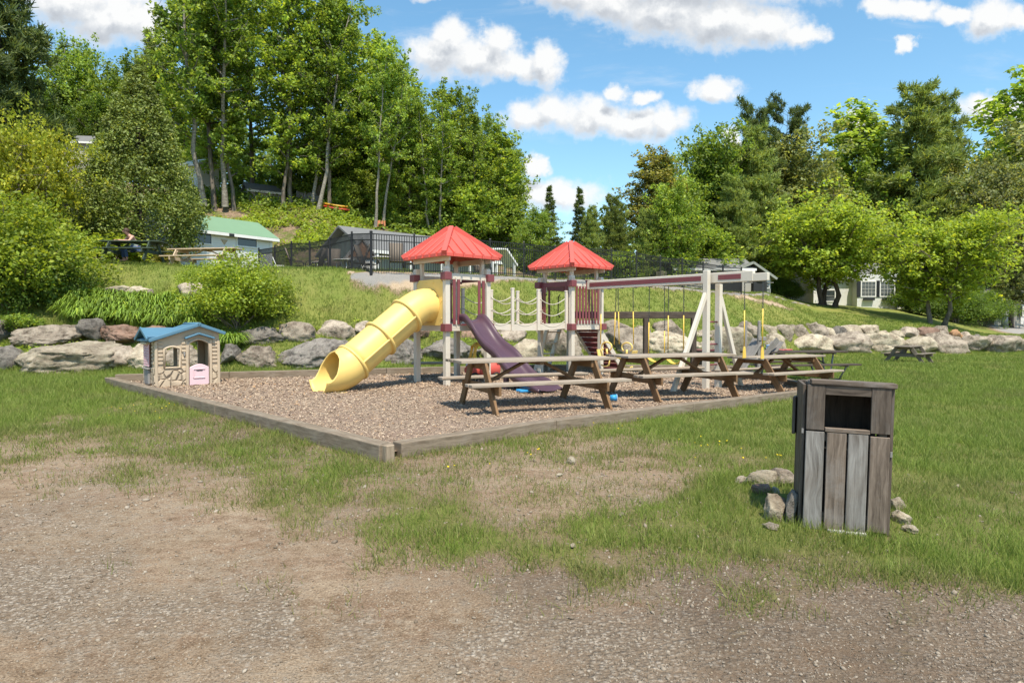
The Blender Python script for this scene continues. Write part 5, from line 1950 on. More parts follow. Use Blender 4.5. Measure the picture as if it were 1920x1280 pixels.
# ------------------------------------------------------------------ wooden litter bin
def make_bin():
    a = on_low(1503, 986, -0.03)
    d = Vector((math.cos(R(-19)), math.sin(R(-19)), 0)) * 0.562
    b = a + d
    o = empty('litter_bin', ((a.x + b.x) / 2, (a.y + b.y) / 2, -0.04), math.atan2(d.y, d.x), 'weathered grey wooden litter bin with an open front slot', 'litter bin')
    o.rotation_euler = (R(-0.5), R(1.2), math.atan2(d.y, d.x))
    Wd = d.length
    H, Dp = 1.075, 0.46
    x0 = -Wd / 2
    zmid = 0.735
    # four lower boards
    fr = (0.0, 0.235, 0.485, 0.755, 1.0)
    ws = (0.222, 0.232, 0.232, 0.225)
    lab = (None, None, 'paler grey board', None)
    for k in range(4):
        m = MB()
        xa = x0 + Wd * (0.008 + k * 0.2535)
        xb = xa + Wd * ws[k]
        m.bar(((xa + xb) / 2, -0.012, 0.0 + 0.008 * k), ((xa + xb) / 2, -0.012, zmid - 0.006 - 0.01 * (k == 3)), xb - xa, 0.024, up=(0, 1, 0))
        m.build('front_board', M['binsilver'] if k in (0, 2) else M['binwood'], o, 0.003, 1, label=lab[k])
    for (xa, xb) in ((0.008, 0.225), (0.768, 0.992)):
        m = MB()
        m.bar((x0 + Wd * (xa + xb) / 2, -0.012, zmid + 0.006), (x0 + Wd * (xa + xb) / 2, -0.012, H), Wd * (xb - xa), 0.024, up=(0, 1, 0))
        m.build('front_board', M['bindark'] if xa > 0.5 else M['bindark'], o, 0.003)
    m = MB()
    m.bar((x0 + Wd * 0.228, -0.010, H - 0.035), (x0 + Wd * 0.765, -0.010, H - 0.035), 0.022, 0.07)
    m.build('header_board', M['bindark'], o, 0.003)
    m = MB()
    m.bar((x0 + Wd * 0.235, -0.004, zmid + 0.012), (x0 + Wd * 0.762, -0.004, zmid + 0.012), 0.045, 0.03)
    m.build('slot_sill', M['binwood'], o, 0.003)
    # the raised slot hood inside and a black core for the shade in there
    for sx in (-1, 1):
        m = MB()
        for k in range(4):
            y = 0.03 + Dp * (k + 0.5) / 4 - 0.02
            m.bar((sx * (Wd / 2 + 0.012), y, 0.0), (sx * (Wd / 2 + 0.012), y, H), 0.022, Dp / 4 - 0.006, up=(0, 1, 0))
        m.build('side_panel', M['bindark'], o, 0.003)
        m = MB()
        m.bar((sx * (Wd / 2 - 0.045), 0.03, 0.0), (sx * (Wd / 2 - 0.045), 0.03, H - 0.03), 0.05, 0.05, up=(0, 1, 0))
        m.build('corner_batten', M['bindark'], o, 0.003)
    m = MB()
    for k in range(5):
        x = x0 + Wd * (k + 0.5) / 5
        m.bar((x, Dp + 0.025, 0.0), (x, Dp + 0.025, H), Wd / 5 - 0.006, 0.022, up=(0, 1, 0))
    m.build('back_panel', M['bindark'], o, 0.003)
    m = MB()
    m.box((0, Dp / 2 + 0.02, 0.30), (Wd - 0.16, Dp - 0.12, 0.58))
    m.build('dark_core', M['black'], o, 0.008, 2)  # black block added so gaps and slot look shaded inside
    m = MB()
    m.box((0, Dp - 0.03, 0.72), (Wd - 0.03, 0.02, 0.62))
    m.build('inner_back', M['darktimber'], o, 0.003)  # dark board colour deepens the shade behind the slot
    m = MB()
    m.bar((x0 + 0.03, 0.016, zmid - 0.045), (-x0 - 0.03, 0.016, zmid - 0.045), 0.03, 0.06)
    m.build('inner_rail', M['bindark'], o, 0.003)
    m = MB()
    m.bar((x0 + 0.03, 0.016, 0.10), (-x0 - 0.03, 0.016, 0.10), 0.03, 0.06)
    m.build('inner_rail', M['bindark'], o, 0.003)
    m = MB()
    n = 9
    for k in range(4):
        y = -0.035 + (Dp + 0.11) * (k + 0.5) / 4
        m.bar((x0 + 0.03, y, H + 0.022 - 0.018 * k), (-x0 + 0.03, y, H + 0.014 - 0.018 * k), (Dp + 0.11) / 4 - 0.004, 0.036)
    m.build('lid', M['binwood'], o, 0.006, 2)
    m = MB()
    m.bar((x0 - 0.036, Dp - 0.02, 0.64), (x0 - 0.036, Dp - 0.02, 0.94), 0.025, 0.12, up=(0.2, 1, 0))
    m.build('hinge_board', M['bindark'], o, 0.004)
    m = MB()
    m.box((x0 - 0.016, 0.004, zmid - 0.01), (0.014, 0.012, 0.035))
    m.box((-x0 + 0.012, 0.004, zmid - 0.14), (0.014, 0.012, 0.04))
    m.build('latch', M['grey'], o)
    m = MB()
    m.box((0.02, 0.10, 0.0), (0.26, 0.28, 0.03))
    m.build('base_slab', M['concrete'], o, 0.008)


make_bin()


# ------------------------------------------------------------------ boulders of the stone wall
def rock_mesh(seed, sx, sy, sz, sub=4):
    rng = np.random.default_rng(seed)
    bm = bmesh.new()
    bmesh.ops.create_icosphere(bm, subdivisions=sub, radius=1.0)
    co = np.array([v.co[:] for v in bm.verts])
    # rounded block: push towards a superellipsoid, then clip by random planes
    e = rng.uniform(2.3, 3.2)
    co = co / (np.sum(np.abs(co) ** e, axis=1, keepdims=True) ** (1 / e))
    for _ in range(13):
        n = rng.normal(size=3)
        n[2] = n[2] * 0.8 + 0.12
        n /= np.linalg.norm(n)
        d = rng.uniform(0.60, 0.95)
        over = co @ n - d
        co = co - np.where(over > 0, over, 0)[:, None] * n[None] * 0.97
    off = rng.uniform(0, 50, 3)
    for f, a, rg in ((1.2, 0.13, 0), (2.6, 0.09, 0), (3.4, 0.10, 1), (6.0, 0.045, 0), (9.0, 0.05, 1), (15, 0.022, 0)):
        nn = np.array([mnoise.noise(Vector(c * f + off)) for c in co])
        if rg:
            nn = 0.35 - np.exp(-np.abs(nn) * 9.0)
        co = co * (1 + a * nn[:, None])
    co = co * np.array([sx, sy, sz]) * 0.5
    for v, c in zip(bm.verts, co):
        v.co = c
    for f in bm.faces:
        f.smooth = True
    me = bpy.data.meshes.new('boulder')
    bm.to_mesh(me)
    bm.free()
    return me


# column, foot row, width, height in the photo, row (lower/upper), stone
ROCKS = [
    (8, 697, 55, 52, 0, 'rockdark'), (112, 701, 182, 60, 0, 'rocktan'), (214, 684, 56, 36, 0, 'rock'), (254, 696, 88, 50, 0, 'rocktan'), (330, 694, 90, 46, 0, 'rock'),
    (427, 676, 34, 32, 0, 'rockdark'), (478, 695, 94, 44, 0, 'rock'), (592, 690, 134, 52, 0, 'rockdark'), (670, 688, 60, 40, 0, 'rock'), (738, 684, 92, 46, 0, 'rockdark'),
    (848, 682, 104, 50, 0, 'rockdark'), (925, 684, 70, 44, 0, 'rock'), (985, 682, 84, 46, 0, 'rocktan'), (1050, 684, 76, 50, 0, 'rock'), (1110, 684, 60, 44, 0, 'rock'),
    (1180, 684, 78, 50, 0, 'rock'), (1258, 682, 96, 46, 0, 'rocktan'), (1330, 680, 56, 32, 0, 'rock'), (1375, 677, 84, 46, 0, 'rocktan'), (1454, 670, 48, 36, 0, 'rocktan'),
    (1518, 668, 84, 32, 0, 'rocktan'), (1586, 668, 76, 34, 0, 'rock'), (1615, 667, 30, 28, 0, 'rock'), (1663, 668, 72, 32, 0, 'rocktan'), (1722, 664, 54, 28, 0, 'rocktan'),
    (1772, 667, 70, 32, 0, 'rock'), (1828, 668, 54, 28, 0, 'rock'), (1880, 668, 70, 28, 0, 'rock'), (1925, 667, 36, 22, 0, 'rock'),
    (-10, 640, 40, 34, 1, 'rockdark'), (18, 664, 42, 16, 1, 'rockorange'), (86, 648, 126, 36, 1, 'rock'), (166, 640, 42, 36, 1, 'rockdark'), (218, 647, 104, 32, 1, 'rockred'),
    (295, 644, 62, 30, 1, 'rockred'), (372, 644, 60, 28, 1, 'rock'), (480, 651, 96, 38, 1, 'rockdark'), (556, 647, 76, 40, 1, 'rock'), (622, 647, 76, 42, 1, 'rock'),
    (612, 618, 40, 18, 2, 'rock'), (678, 630, 34, 24, 1, 'rock'), (726, 640, 56, 34, 1, 'rock'), (778, 644, 60, 36, 1, 'rockred'), (876, 648, 66, 34, 1, 'rockred'), (945, 650, 72, 32, 1, 'rock'),
    (1020, 648, 70, 34, 1, 'rock'), (1090, 646, 62, 34, 1, 'rock'), (1162, 642, 56, 32, 1, 'rock'), (1200, 640, 32, 22, 1, 'rock'), (1252, 640, 60, 32, 1, 'rock'),
    (1312, 643, 44, 20, 1, 'rock'), (1352, 640, 44, 24, 1, 'rock'), (1398, 640, 44, 28, 1, 'rock'), (1445, 643, 36, 26, 1, 'rocktan'), (1470, 641, 36, 26, 1, 'rock'),
    (1494, 640, 36, 26, 1, 'rock'), (1526, 645, 44, 31, 1, 'rock'), (1551, 638, 28, 22, 1, 'rocktan'), (1575, 636, 28, 21, 1, 'rockdark'), (1603, 640, 38, 24, 1, 'rocktan'),
    (1634, 640, 34, 24, 1, 'rocktan'), (1658, 639, 26, 16, 1, 'rocktan'), (1684, 640, 34, 17, 1, 'rocktan'), (1708, 638, 40, 21, 1, 'rock'), (1744, 641, 40, 22, 1, 'rockred'),
    (1771, 641, 30, 22, 1, 'rock'), (1798, 653, 30, 26, 1, 'rockorange'), (1815, 643, 22, 16, 1, 'rock'), (1837, 655, 36, 22, 1, 'rockdark'), (1865, 652, 26, 14, 1, 'rock'),
    (222, 554, 50, 16, 2, 'rocktan'), (253, 555, 46, 16, 2, 'rocktan'), (366, 560, 62, 26, 2, 'rock'), (282, 552, 18, 9, 2, 'rock')]
ORD = ['', 'first', 'second', 'third', 'fourth', 'fifth', 'sixth', 'seventh', 'eighth', 'ninth', 'tenth', 'eleventh', 'twelfth', 'thirteenth', 'fourteenth', 'fifteenth',
       'sixteenth', 'seventeenth', 'eighteenth', 'nineteenth', 'twentieth', 'twenty-first', 'twenty-second', 'twenty-third', 'twenty-fourth', 'twenty-fifth', 'twenty-sixth', 'twenty-seventh', 'twenty-eighth', 'twenty-ninth', 'thirtieth',
       'thirty-first', 'thirty-second', 'thirty-third', 'thirty-fourth', 'thirty-fifth', 'thirty-sixth', 'thirty-seventh', 'thirty-eighth', 'thirty-ninth', 'fortieth', 'forty-first', 'forty-second', 'forty-third', 'forty-fourth', 'forty-fifth']
ROCK_SPECIAL = {
    (112, 0): 'huge flat-topped tan boulder left of the playhouse',
    (592, 0): 'long dark grey boulder left of the tube slide exit',
    (848, 0): 'wide rounded dark boulder behind the left tower posts',
    (18, 1): 'small orange stone at the left edge of the photo',
    (86, 1): 'long grey brown boulder under the big bush at left',
    (166, 1): 'upright dark speckled stone between two long boulders at left',
    (218, 1): 'flat reddish boulder left of the playhouse roof',
    (480, 1): 'dark shaded boulder beneath the bright round shrub',  # its dark stone colour paints in the shade under the shrub
    (1744, 1): 'rusty tan boulder in the upper row above the lone picnic table',
    (1798, 1): 'small rust red boulder near the right end of the upper row',
    (1837, 1): 'dark grey rounded boulder at the right end of the upper row',
    (222, 2): 'left one of the pale stones in the lawn above the lilies',
    (253, 2): 'pale stone in the lawn right beside its twin above the lilies',
    (366, 2): 'grey stone in the lawn just left of the bright round shrub',
    (282, 2): 'tiny stone in the lawn between the lily bed stones',
    (612, 2): 'small low stone on top of the wall right of the shrub'}
TONE = {'rock': 'grey', 'rocktan': 'pale tan', 'rockdark': 'dark grey', 'rockred': 'reddish brown', 'rockorange': 'orange'}


def make_rocks():
    cnt = {0: 0, 1: 0}
    for i, (px, py, w, h, row, mt) in enumerate(sorted(ROCKS, key=lambda r: (r[4], r[0]))):
        yw = wall_y(px)
        if row == 0:
            Y = yw + 0.25
            zf = float(low((px - 960) / FPX * Y))
            zf = max(zf - 0.1, CAMZ - (py - HOR) * Y / FPX - 0.12)
        else:
            Y = yw + (1.85 if row == 1 else 3.4)
            if px < 400 and row == 2:
                Y = 23.6
            zf = CAMZ - (py - HOR) * Y / FPX
        x = (px - 960) / FPX * Y
        k_ = 1.10 if px < 1000 else 1.28
        W_, H_ = w * Y / FPX * k_, h * Y / FPX * (1.05 if px < 1000 else 1.2)
        me = rock_mesh(100 + i * 7, W_, max(1.15, W_ * 0.75) if row < 2 else W_ * 0.7, H_ * 1.22, 5 if w > 85 else 4)
        o = link_mesh('boulder', me, M[mt])
        o.location = (x, Y + (0.30 if row < 2 else 0), zf + H_ * 0.50)
        o.rotation_euler = (random.uniform(-.05, .05), random.uniform(-.09, .09), random.uniform(-.12, .12))
        if row < 2:
            cnt[row] += 1
        lb = ROCK_SPECIAL.get((px, row))
        if lb is None:
            lb = '%s boulder, %s from the left in the %s row of the stone wall' % (TONE[mt], ORD[cnt[row]], 'lower' if row == 0 else 'upper')
        tag(o, lb, 'boulder', 'boulders of the dry stone wall' if row < 2 else 'stones lying in the lawn')


random.seed(21)
make_rocks()
for (px, py, w, h, mt, lb) in (
        (1436, 906, 74, 34, 'rocktan', 'pale tan stone at the top of the heap left of the bin'),
        (1472, 905, 52, 36, 'rock', 'grey stone in the heap touching the shadow behind the bin'),
        (1398, 902, 34, 16, 'rock', 'small flat grey stone leftmost in the heap by the bin'),
        (1430, 922, 42, 24, 'rockred', 'reddish brown stone in the middle of the heap by the bin'),
        (1457, 968, 46, 50, 'rocktan', 'pale rounded stone nearest the camera left of the bin'),
        (1488, 972, 38, 66, 'rockdark', 'dark stone in the shade against the left side of the bin'),
        (1450, 986, 36, 12, 'rock', 'thin flat stone in the grass left of the bin foot'),
        (1456, 921, 22, 16, 'rocktan', 'little tan stone wedged inside the heap by the bin'),
        (1688, 944, 36, 26, 'rocktan', 'pale stone just right of the bin'),
        (1697, 968, 46, 24, 'rocktan', 'tan stone right of the bin, in the middle of three'),
        (1716, 985, 40, 14, 'rocktan', 'flat stone right of the bin, nearest the camera of three'),
        (1071, 871, 28, 16, 'rocktan', 'whitish stone alone on the bare dirt patch'),
        (1075, 1027, 14, 11, 'rocktan', 'small pale stone in the sparse grass below the dirt patch'),
        (1050, 893, 16, 6, 'rocktan', 'tiny flat pale stone on the dirt near the whitish one'),
        (1165, 967, 14, 7, 'rock', 'tiny grey stone in the grass right of the dirt patch')):
    p = on_low(px, py)
    W_, H_ = w * p.y / FPX * 0.98, h * p.y / FPX * 0.88
    o = link_mesh('stone', rock_mesh(px + py, W_, W_ * 0.8, H_ * 1.3, 4), M[mt])
    o.location = (p.x, p.y + W_ * 0.3, float(low(p.x)) + H_ * 0.38)
    o.rotation_euler = (0, 0, random.uniform(0, 6))
    tag(o, lb, 'stone', 'loose stones around the bin' if px > 1300 else 'stones on the dirt')


# ------------------------------------------------------------------ leaves and trees
def leaves(rng, C, n_each, spread, size, aspect=0.62, up=0.25, flat=1.0):
    """leaf quads around clump centres C (m,3)"""
    m = len(C)
    cen = np.repeat(C, n_each, axis=0)
    n = len(cen)
    d = rng.normal(size=(n, 3))
    d /= np.linalg.norm(d, axis=1, keepdims=True)
    r = rng.uniform(0, 1, (n, 1)) ** 0.45
    sp = np.repeat(np.broadcast_to(spread, (m,)), n_each)[:, None] if np.ndim(spread) else spread
    pos = cen + d * r * sp * np.array([1, 1, flat])
    nrm = rng.normal(size=(n, 3)) + d * 0.35
    nrm[:, 2] = np.abs(nrm[:, 2]) * 0.6 + up
    nrm += np.array([sd.x, sd.y, sd.z]) * 0.55
    nrm /= np.linalg.norm(nrm, axis=1, keepdims=True)
    t = rng.normal(size=(n, 3))
    t -= nrm * np.sum(t * nrm, 1, keepdims=True)
    t /= np.linalg.norm(t, axis=1, keepdims=True)
    b = np.cross(nrm, t)
    s = size * rng.uniform(0.6, 1.35, (n, 1))
    V = np.empty((n, 4, 3))
    V[:, 0] = pos - t * s * 0.5
    V[:, 1] = pos + b * s * 0.5 * aspect + t * s * 0.06
    V[:, 2] = pos + t * s * 0.5 - nrm * s * 0.10
    V[:, 3] = pos - b * s * 0.5 * aspect + t * s * 0.06
    return V.reshape(-1, 3)


def needles(rng, C, D, n_each, length, width, splay=0.7):
    """needle tufts: thin blades fanning from each centre about direction D"""
    m = len(C)
    cen = np.repeat(C, n_each, axis=0)
    dr = np.repeat(D, n_each, axis=0)
    n = len(cen)
    a = dr + rng.normal(size=(n, 3)) * splay
    a /= np.linalg.norm(a, axis=1, keepdims=True)
    b = np.cross(a, rng.normal(size=(n, 3)))
    b /= np.linalg.norm(b, axis=1, keepdims=True)
    L = length * rng.uniform(0.6, 1.3, (n, 1))
    w = width * rng.uniform(0.7, 1.3, (n, 1))
    st = cen + rng.normal(size=(n, 3)) * length * 0.18
    V = np.empty((n, 4, 3))
    V[:, 0] = st - b * w * 0.5
    V[:, 1] = st + b * w * 0.5
    V[:, 2] = st + a * L + b * w * 0.25
    V[:, 3] = st + a * L - b * w * 0.25
    return V.reshape(-1, 3)


def wobble(rng, p0, p1, n, amp):
    p0, p1 = np.array(p0, float), np.array(p1, float)
    pts = []
    off = np.zeros(3)
    for k in range(n + 1):
        f = k / n
        if 0 < k:
            off = off + rng.normal(size=3) * amp / n ** 0.5 * np.array([1, 1, 0.3])
        pts.append(p0 + (p1 - p0) * f + off)
    return pts


def broadleaf(seed, H, rad, base, kind, lsize, nleaf, nlimb=16, lean=(0, 0), tr=0.16, up_ang=0.7, density=1.0, stems=1, top_taper=0.35, spread=0.6, flat=0.85):
    """returns trunk mesh builder and leaf array. base: height of lowest limbs (fraction); up_ang: steepness of limbs"""
    rng = np.random.default_rng(seed)
    wood_ = MB()
    cl, sp = [], []
    for st in range(stems):
        sx, sy = (0, 0) if stems == 1 else (rng.normal(0, rad * 0.16), rng.normal(0, rad * 0.16))
        hh = H * (1 if st == 0 else rng.uniform(0.8, 0.97))
        tp = wobble(rng, (sx, sy, -0.3), (sx * 2.5 + lean[0], sy * 2.5 + lean[1], hh * 0.93), 10, rad * 0.10)
        wood_.tube(tp, [tr * (1 - 0.86 * k / 10) * (1.35 if k == 0 else 1) for k in range(11)], 8, False)
        T_ = np.array(tp)
        for j in range(nlimb // stems):
            f = base + (0.97 - base) * ((j + rng.uniform(0, 0.9)) / (nlimb // stems))
            k = f * 10
            i0 = int(min(9, k))
            p = T_[i0] + (T_[i0 + 1] - T_[i0]) * (k - i0)
            g = (f - base) / (1 - base)
            prof = (0.55 + 0.45 * math.sin(min(1, g * 1.9) * PI / 2)) * (1 - (max(0, g - 0.35) / 0.65) ** 1.6 * (1 - top_taper))
            Lr = rad * prof * rng.uniform(0.6, 1.12)
            az = j * 2.4 + rng.uniform(-.5, .5) + st * 1.3
            rise = Lr * up_ang * rng.uniform(0.6, 1.3) * (0.7 + 0.8 * g)
            e = p + np.array([math.cos(az) * Lr, math.sin(az) * Lr, rise])
            lp = wobble(rng, p, e, 4, Lr * 0.10)
            r0 = max(0.018, tr * 0.42 * (1 - 0.75 * g))
            wood_.tube(lp, [r0 * (1 - 0.75 * q / 4) for q in range(5)], 5, False)
            ncl = max(3, int(6 * density * (Lr / max(0.5, spread)) ** 0.6))
            for c in range(ncl):
                q = rng.uniform(0.28, 1.05)
                kk = min(3.999, q * 4)
                a = lp[int(kk)] + (lp[int(kk) + 1] - lp[int(kk)]) * (kk - int(kk))
                s_ = spread * rng.uniform(0.55, 1.1)
                o_ = a + rng.normal(size=3) * np.array([1, 1, 0.75]) * Lr * 0.20 * (0.4 + q)
                if c % 2 == 0:
                    wood_.tube([a, (a + o_) / 2 + rng.normal(size=3) * .03, o_], [r0 * 0.35, r0 * 0.25, r0 * 0.12], 4, False)
                cl.append(o_)
                sp.append(s_)
        for c in range(int(7 * density)):
            cl.append(T_[-1] + rng.normal(size=3) * np.array([0.18, 0.18, 0.25]) * rad + np.array([0, 0, 0.01 * H]))
            sp.append(spread * 0.6)
    cl, sp = np.array(cl), np.array(sp)
    n_each = max(8, int(nleaf / len(cl)))
    return wood_, leaves(rng, cl, n_each, sp, lsize, flat=flat)


def pine(seed, H, rad, base, nl=26, nlen=0.30, nw=0.04, tr=0.2, droop=0.1, top=0.12, tufts=22, open_=0.0):
    """layered white pine"""
    rng = np.random.default_rng(seed)
    wood_ = MB()
    tp = wobble(rng, (0, 0, -0.3), (0, 0, H), 10, rad * 0.04)
    wood_.tube(tp, [tr * (1 - 0.93 * k / 10) for k in range(11)], 8, False)
    T_ = np.array(tp)
    C, D = [], []
    for j in range(nl):
        f = base + (0.985 - base) * (j / (nl - 1)) ** 0.9
        nb = 5 if f < 0.85 else 4
        for b in range(nb):
            if rng.uniform() < open_:
                continue
            ff = f + rng.uniform(-0.015, 0.015)
            k = max(0, min(9.99, ff * 10))
            p = T_[int(k)] + (T_[min(10, int(k) + 1)] - T_[int(k)]) * (k - int(k))
            g = (f - base) / (1 - base)
            Lr = rad * (1 - g ** 1.35 * (1 - top)) * rng.uniform(0.55, 1.1) * (0.75 + 0.25 * min(1, g * 5))
            az = b * 2 * PI / nb + j * 1.1 + rng.uniform(-.4, .4)
            rise = Lr * (0.55 * g - droop + rng.uniform(-.06, .14))
            e = p + np.array([math.cos(az) * Lr, math.sin(az) * Lr, rise])
            lp = wobble(rng, p, e, 3, Lr * 0.06)
            r0 = max(0.015, tr * 0.28 * (1 - 0.8 * g))
            wood_.tube(lp, [r0 * (1 - 0.8 * q / 3) for q in range(4)], 4, False)
            nt = max(4, int(tufts * Lr / rad))
            for t in range(nt):
                q = 1 - rng.uniform(0, 0.78) ** 1.2
                kk = min(2.999, q * 3)
                a = lp[int(kk)] + (lp[int(kk) + 1] - lp[int(kk)]) * (kk - int(kk))
                side = rng.normal() * Lr * 0.17 * (0.35 + q)
                o_ = a + np.array([-math.sin(az) * side, math.cos(az) * side, rng.uniform(-0.03, 0.16) * (0.5 + Lr * 0.25)])
                C.append(o_)
                D.append(np.array([math.cos(az) * 0.7, math.sin(az) * 0.7, 0.55]))
    C, D = np.array(C), np.array(D)
    return wood_, needles(rng, C, D, 20, nlen, nw, 0.95)


def cone_shrub(seed, H, rad, n, lsize, power=0.75, base=0.15):
    """dense conical cedar: upright sprays over an uneven surface"""
    rng = np.random.default_rng(seed)
    wood_ = MB()
    for k in range(4):
        a = k * 1.7
        wood_.tube(wobble(rng, (0.18 * math.cos(a), 0.18 * math.sin(a), -0.2), (0.25 * math.cos(a), 0.25 * math.sin(a), H * 0.8), 6, 0.15), [0.13 * (1 - 0.8 * q / 6) for q in range(7)], 6, False)
    m = 620
    g = rng.uniform(0, 1, m) ** 1.25
    az = rng.uniform(0, 2 * PI, m)
    rr = rad * (1 - g) ** power * (0.72 + 0.28 * np.minimum(1, g * 6)) * rng.uniform(0.70, 0.97, m)
    C = np.stack([np.cos(az) * rr, np.sin(az) * rr, H * (base + (0.97 - base) * g)], -1)
    L = leaves(rng, C, n // m, 0.16 + 0.42 * (1 - g), lsize, 0.55, 0.05, 1.3)
    return wood_, L


def bush(seed, rx, rz, n, lsize, m=90, stems=7, shell=0.55):
    rng = np.random.default_rng(seed)
    wood_ = MB()
    C = []
    for k in range(m):
        d = rng.normal(size=3)
        d[2] = abs(d[2]) * 1.0 - 0.45 * (rng.uniform() < 0.45)
        d /= np.linalg.norm(d)
        r = shell + (1 - shell) * rng.uniform(0, 1)
        C.append(np.array([d[0] * rx * r, d[1] * rx * r, max(0.10, rz * (0.36 + 0.62 * d[2] * r))]) * rng.uniform(0.86, 1.08))
    C = np.array(C)
    for k in range(stems):
        e = C[int(rng.integers(0, m))]
        wood_.tube(wobble(rng, (rng.normal(0, 0.08), rng.normal(0, 0.08), -0.15), e, 4, 0.10), [0.035, 0.03, 0.022, 0.015, 0.008], 5, False)
    return wood_, leaves(rng, C, n // m, rx * 0.26, lsize)


PROTO = {}


def proto(key, fn, leafmat, barkmat, crown='crown', stem='trunk'):
    """meshes of one kind of plant, made once and shared by its copies"""
    if key not in PROTO:
        w, L = fn()
        me_w = w.mesh(stem)
        me_w.materials.append(M[barkmat])
        me_l = arr_mesh(crown, L, 4)
        me_l.materials.append(M[leafmat])
        z = L[:, 2]
        PROTO[key] = (me_w, me_l, crown, stem, float(np.percentile(z, 99.7)))
    return PROTO[key]


LEAFVAR = {}


def plant(key, name, px, Y, top_py=None, height=None, label='', cat='tree', group=None, wscale=1.0, rot=None, dz=-0.05, x=None, base_z=None, leafmat=None):
    me_w, me_l, crown, stem, hh = PROTO[key]
    xx = (px - 960) / FPX * Y if x is None else x
    zb = gz(xx, Y) + dz if base_z is None else base_z
    if height is None:
        ztop = at(xx / Y * FPX + 960, top_py, Y).z
        height = ztop - zb
    s = height / hh
    o = empty(name, (xx, Y, zb), rot if rot is not None else random.uniform(0, 2 * PI), label, cat, group)
    a = bpy.data.objects.new(stem, me_w)
    if leafmat:
        k2 = (key, leafmat)
        if k2 not in LEAFVAR:
            mm = me_l.copy()
            mm.materials.clear()
            mm.materials.append(M[leafmat])
            LEAFVAR[k2] = mm
        me_l = LEAFVAR[k2]
    b = bpy.data.objects.new(crown, me_l)
    for q in (a, b):
        COL.objects.link(q)
        q.parent = o
    o.scale = (s * wscale, s * wscale, s)
    return o


random.seed(77)
proto('pop1', lambda: broadleaf(1, 17, 2.9, 0.20, 'p', 0.23, 10500, 34, (0.5, 0.2), 0.15, 0.85, 1.0, 1, 0.20, 0.47), 'l_poplar', 'barkgrey')
proto('pop2', lambda: broadleaf(2, 17, 2.6, 0.15, 'p', 0.23, 10500, 34, (-0.6, 0.1), 0.13, 0.95, 1.0, 1, 0.16, 0.46), 'l_birch', 'barkgrey')
proto('pop3', lambda: broadleaf(3, 16, 3.0, 0.28, 'p', 0.24, 11000, 30, (0.8, 0.1), 0.16, 0.75, 0.9, 2, 0.25, 0.52), 'l_poplar', 'barkbirch')
proto('airy', lambda: broadleaf(4, 14, 2.2, 0.35, 'p', 0.26, 5200, 24, (0.4, 0), 0.11, 0.95, 0.8, 1, 0.2, 0.6), 'l_birch', 'barkbirch')
proto('maple1', lambda: broadleaf(5, 11, 4.3, 0.20, 'm', 0.27, 20000, 34, (0, 0), 0.20, 0.55, 1.2, 1, 0.4, 0.8), 'l_maple', 'barkdark')
proto('maple2', lambda: broadleaf(6, 10, 4.0, 0.15, 'm', 0.26, 19000, 34, (0.2, 0), 0.18, 0.65, 1.2, 2, 0.4, 0.75), 'l_maple', 'barkgrey')
proto('round1', lambda: broadleaf(7, 7.2, 4.7, 0.36, 'r', 0.24, 30000, 46, (0, 0), 0.20, 0.62, 1.5, 3, 0.45, 0.70, 0.7), 'l_bright', 'barkdark')
proto('round2', lambda: broadleaf(8, 7.0, 4.3, 0.30, 'r', 0.24, 28000, 44, (0.2, 0), 0.19, 0.58, 1.5, 2, 0.45, 0.70, 0.7), 'l_bright', 'barkgrey')
proto('sap', lambda: broadleaf(9, 5.5, 2.2, 0.10, 's', 0.24, 6500, 24, (0, 0), 0.06, 0.45, 1.0, 2, 0.35, 0.55), 'l_maple', 'barkgrey')
proto('pine1', lambda: pine(11, 15, 4.4, 0.10, 25, 0.42, 0.075, 0.24, 0.05, 0.22, 34), 'l_pine', 'barkdark')
proto('pine2', lambda: pine(12, 13, 4.2, 0.06, 22, 0.42, 0.075, 0.22, 0.0, 0.26, 34), 'l_pine', 'barkdark')
proto('pinetall', lambda: pine(13, 20, 4.4, 0.58, 12, 0.42, 0.08, 0.26, 0.04, 0.55, 40, 0.30), 'l_pinedark', 'barkdark')
proto('spruce', lambda: pine(14, 12, 2.3, 0.08, 24, 0.28, 0.07, 0.14, 0.20, 0.06, 16), 'l_pinedark', 'barkdark')
proto('cedar', lambda: cone_shrub(15, 9.0, 3.0, 60000, 0.125), 'l_cedar', 'barkdark')
proto('bush1', lambda: bush(16, 1.7, 2.6, 18000, 0.095, 130, 9, 0.35), 'l_bright', 'barkgrey')
proto('bush2', lambda: bush(17, 2.2, 3.2, 22000, 0.105, 150, 9, 0.35), 'l_bright', 'barkgrey')
proto('bush3', lambda: bush(18, 0.9, 1.0, 2600, 0.11, 40), 'l_maple', 'barkgrey')

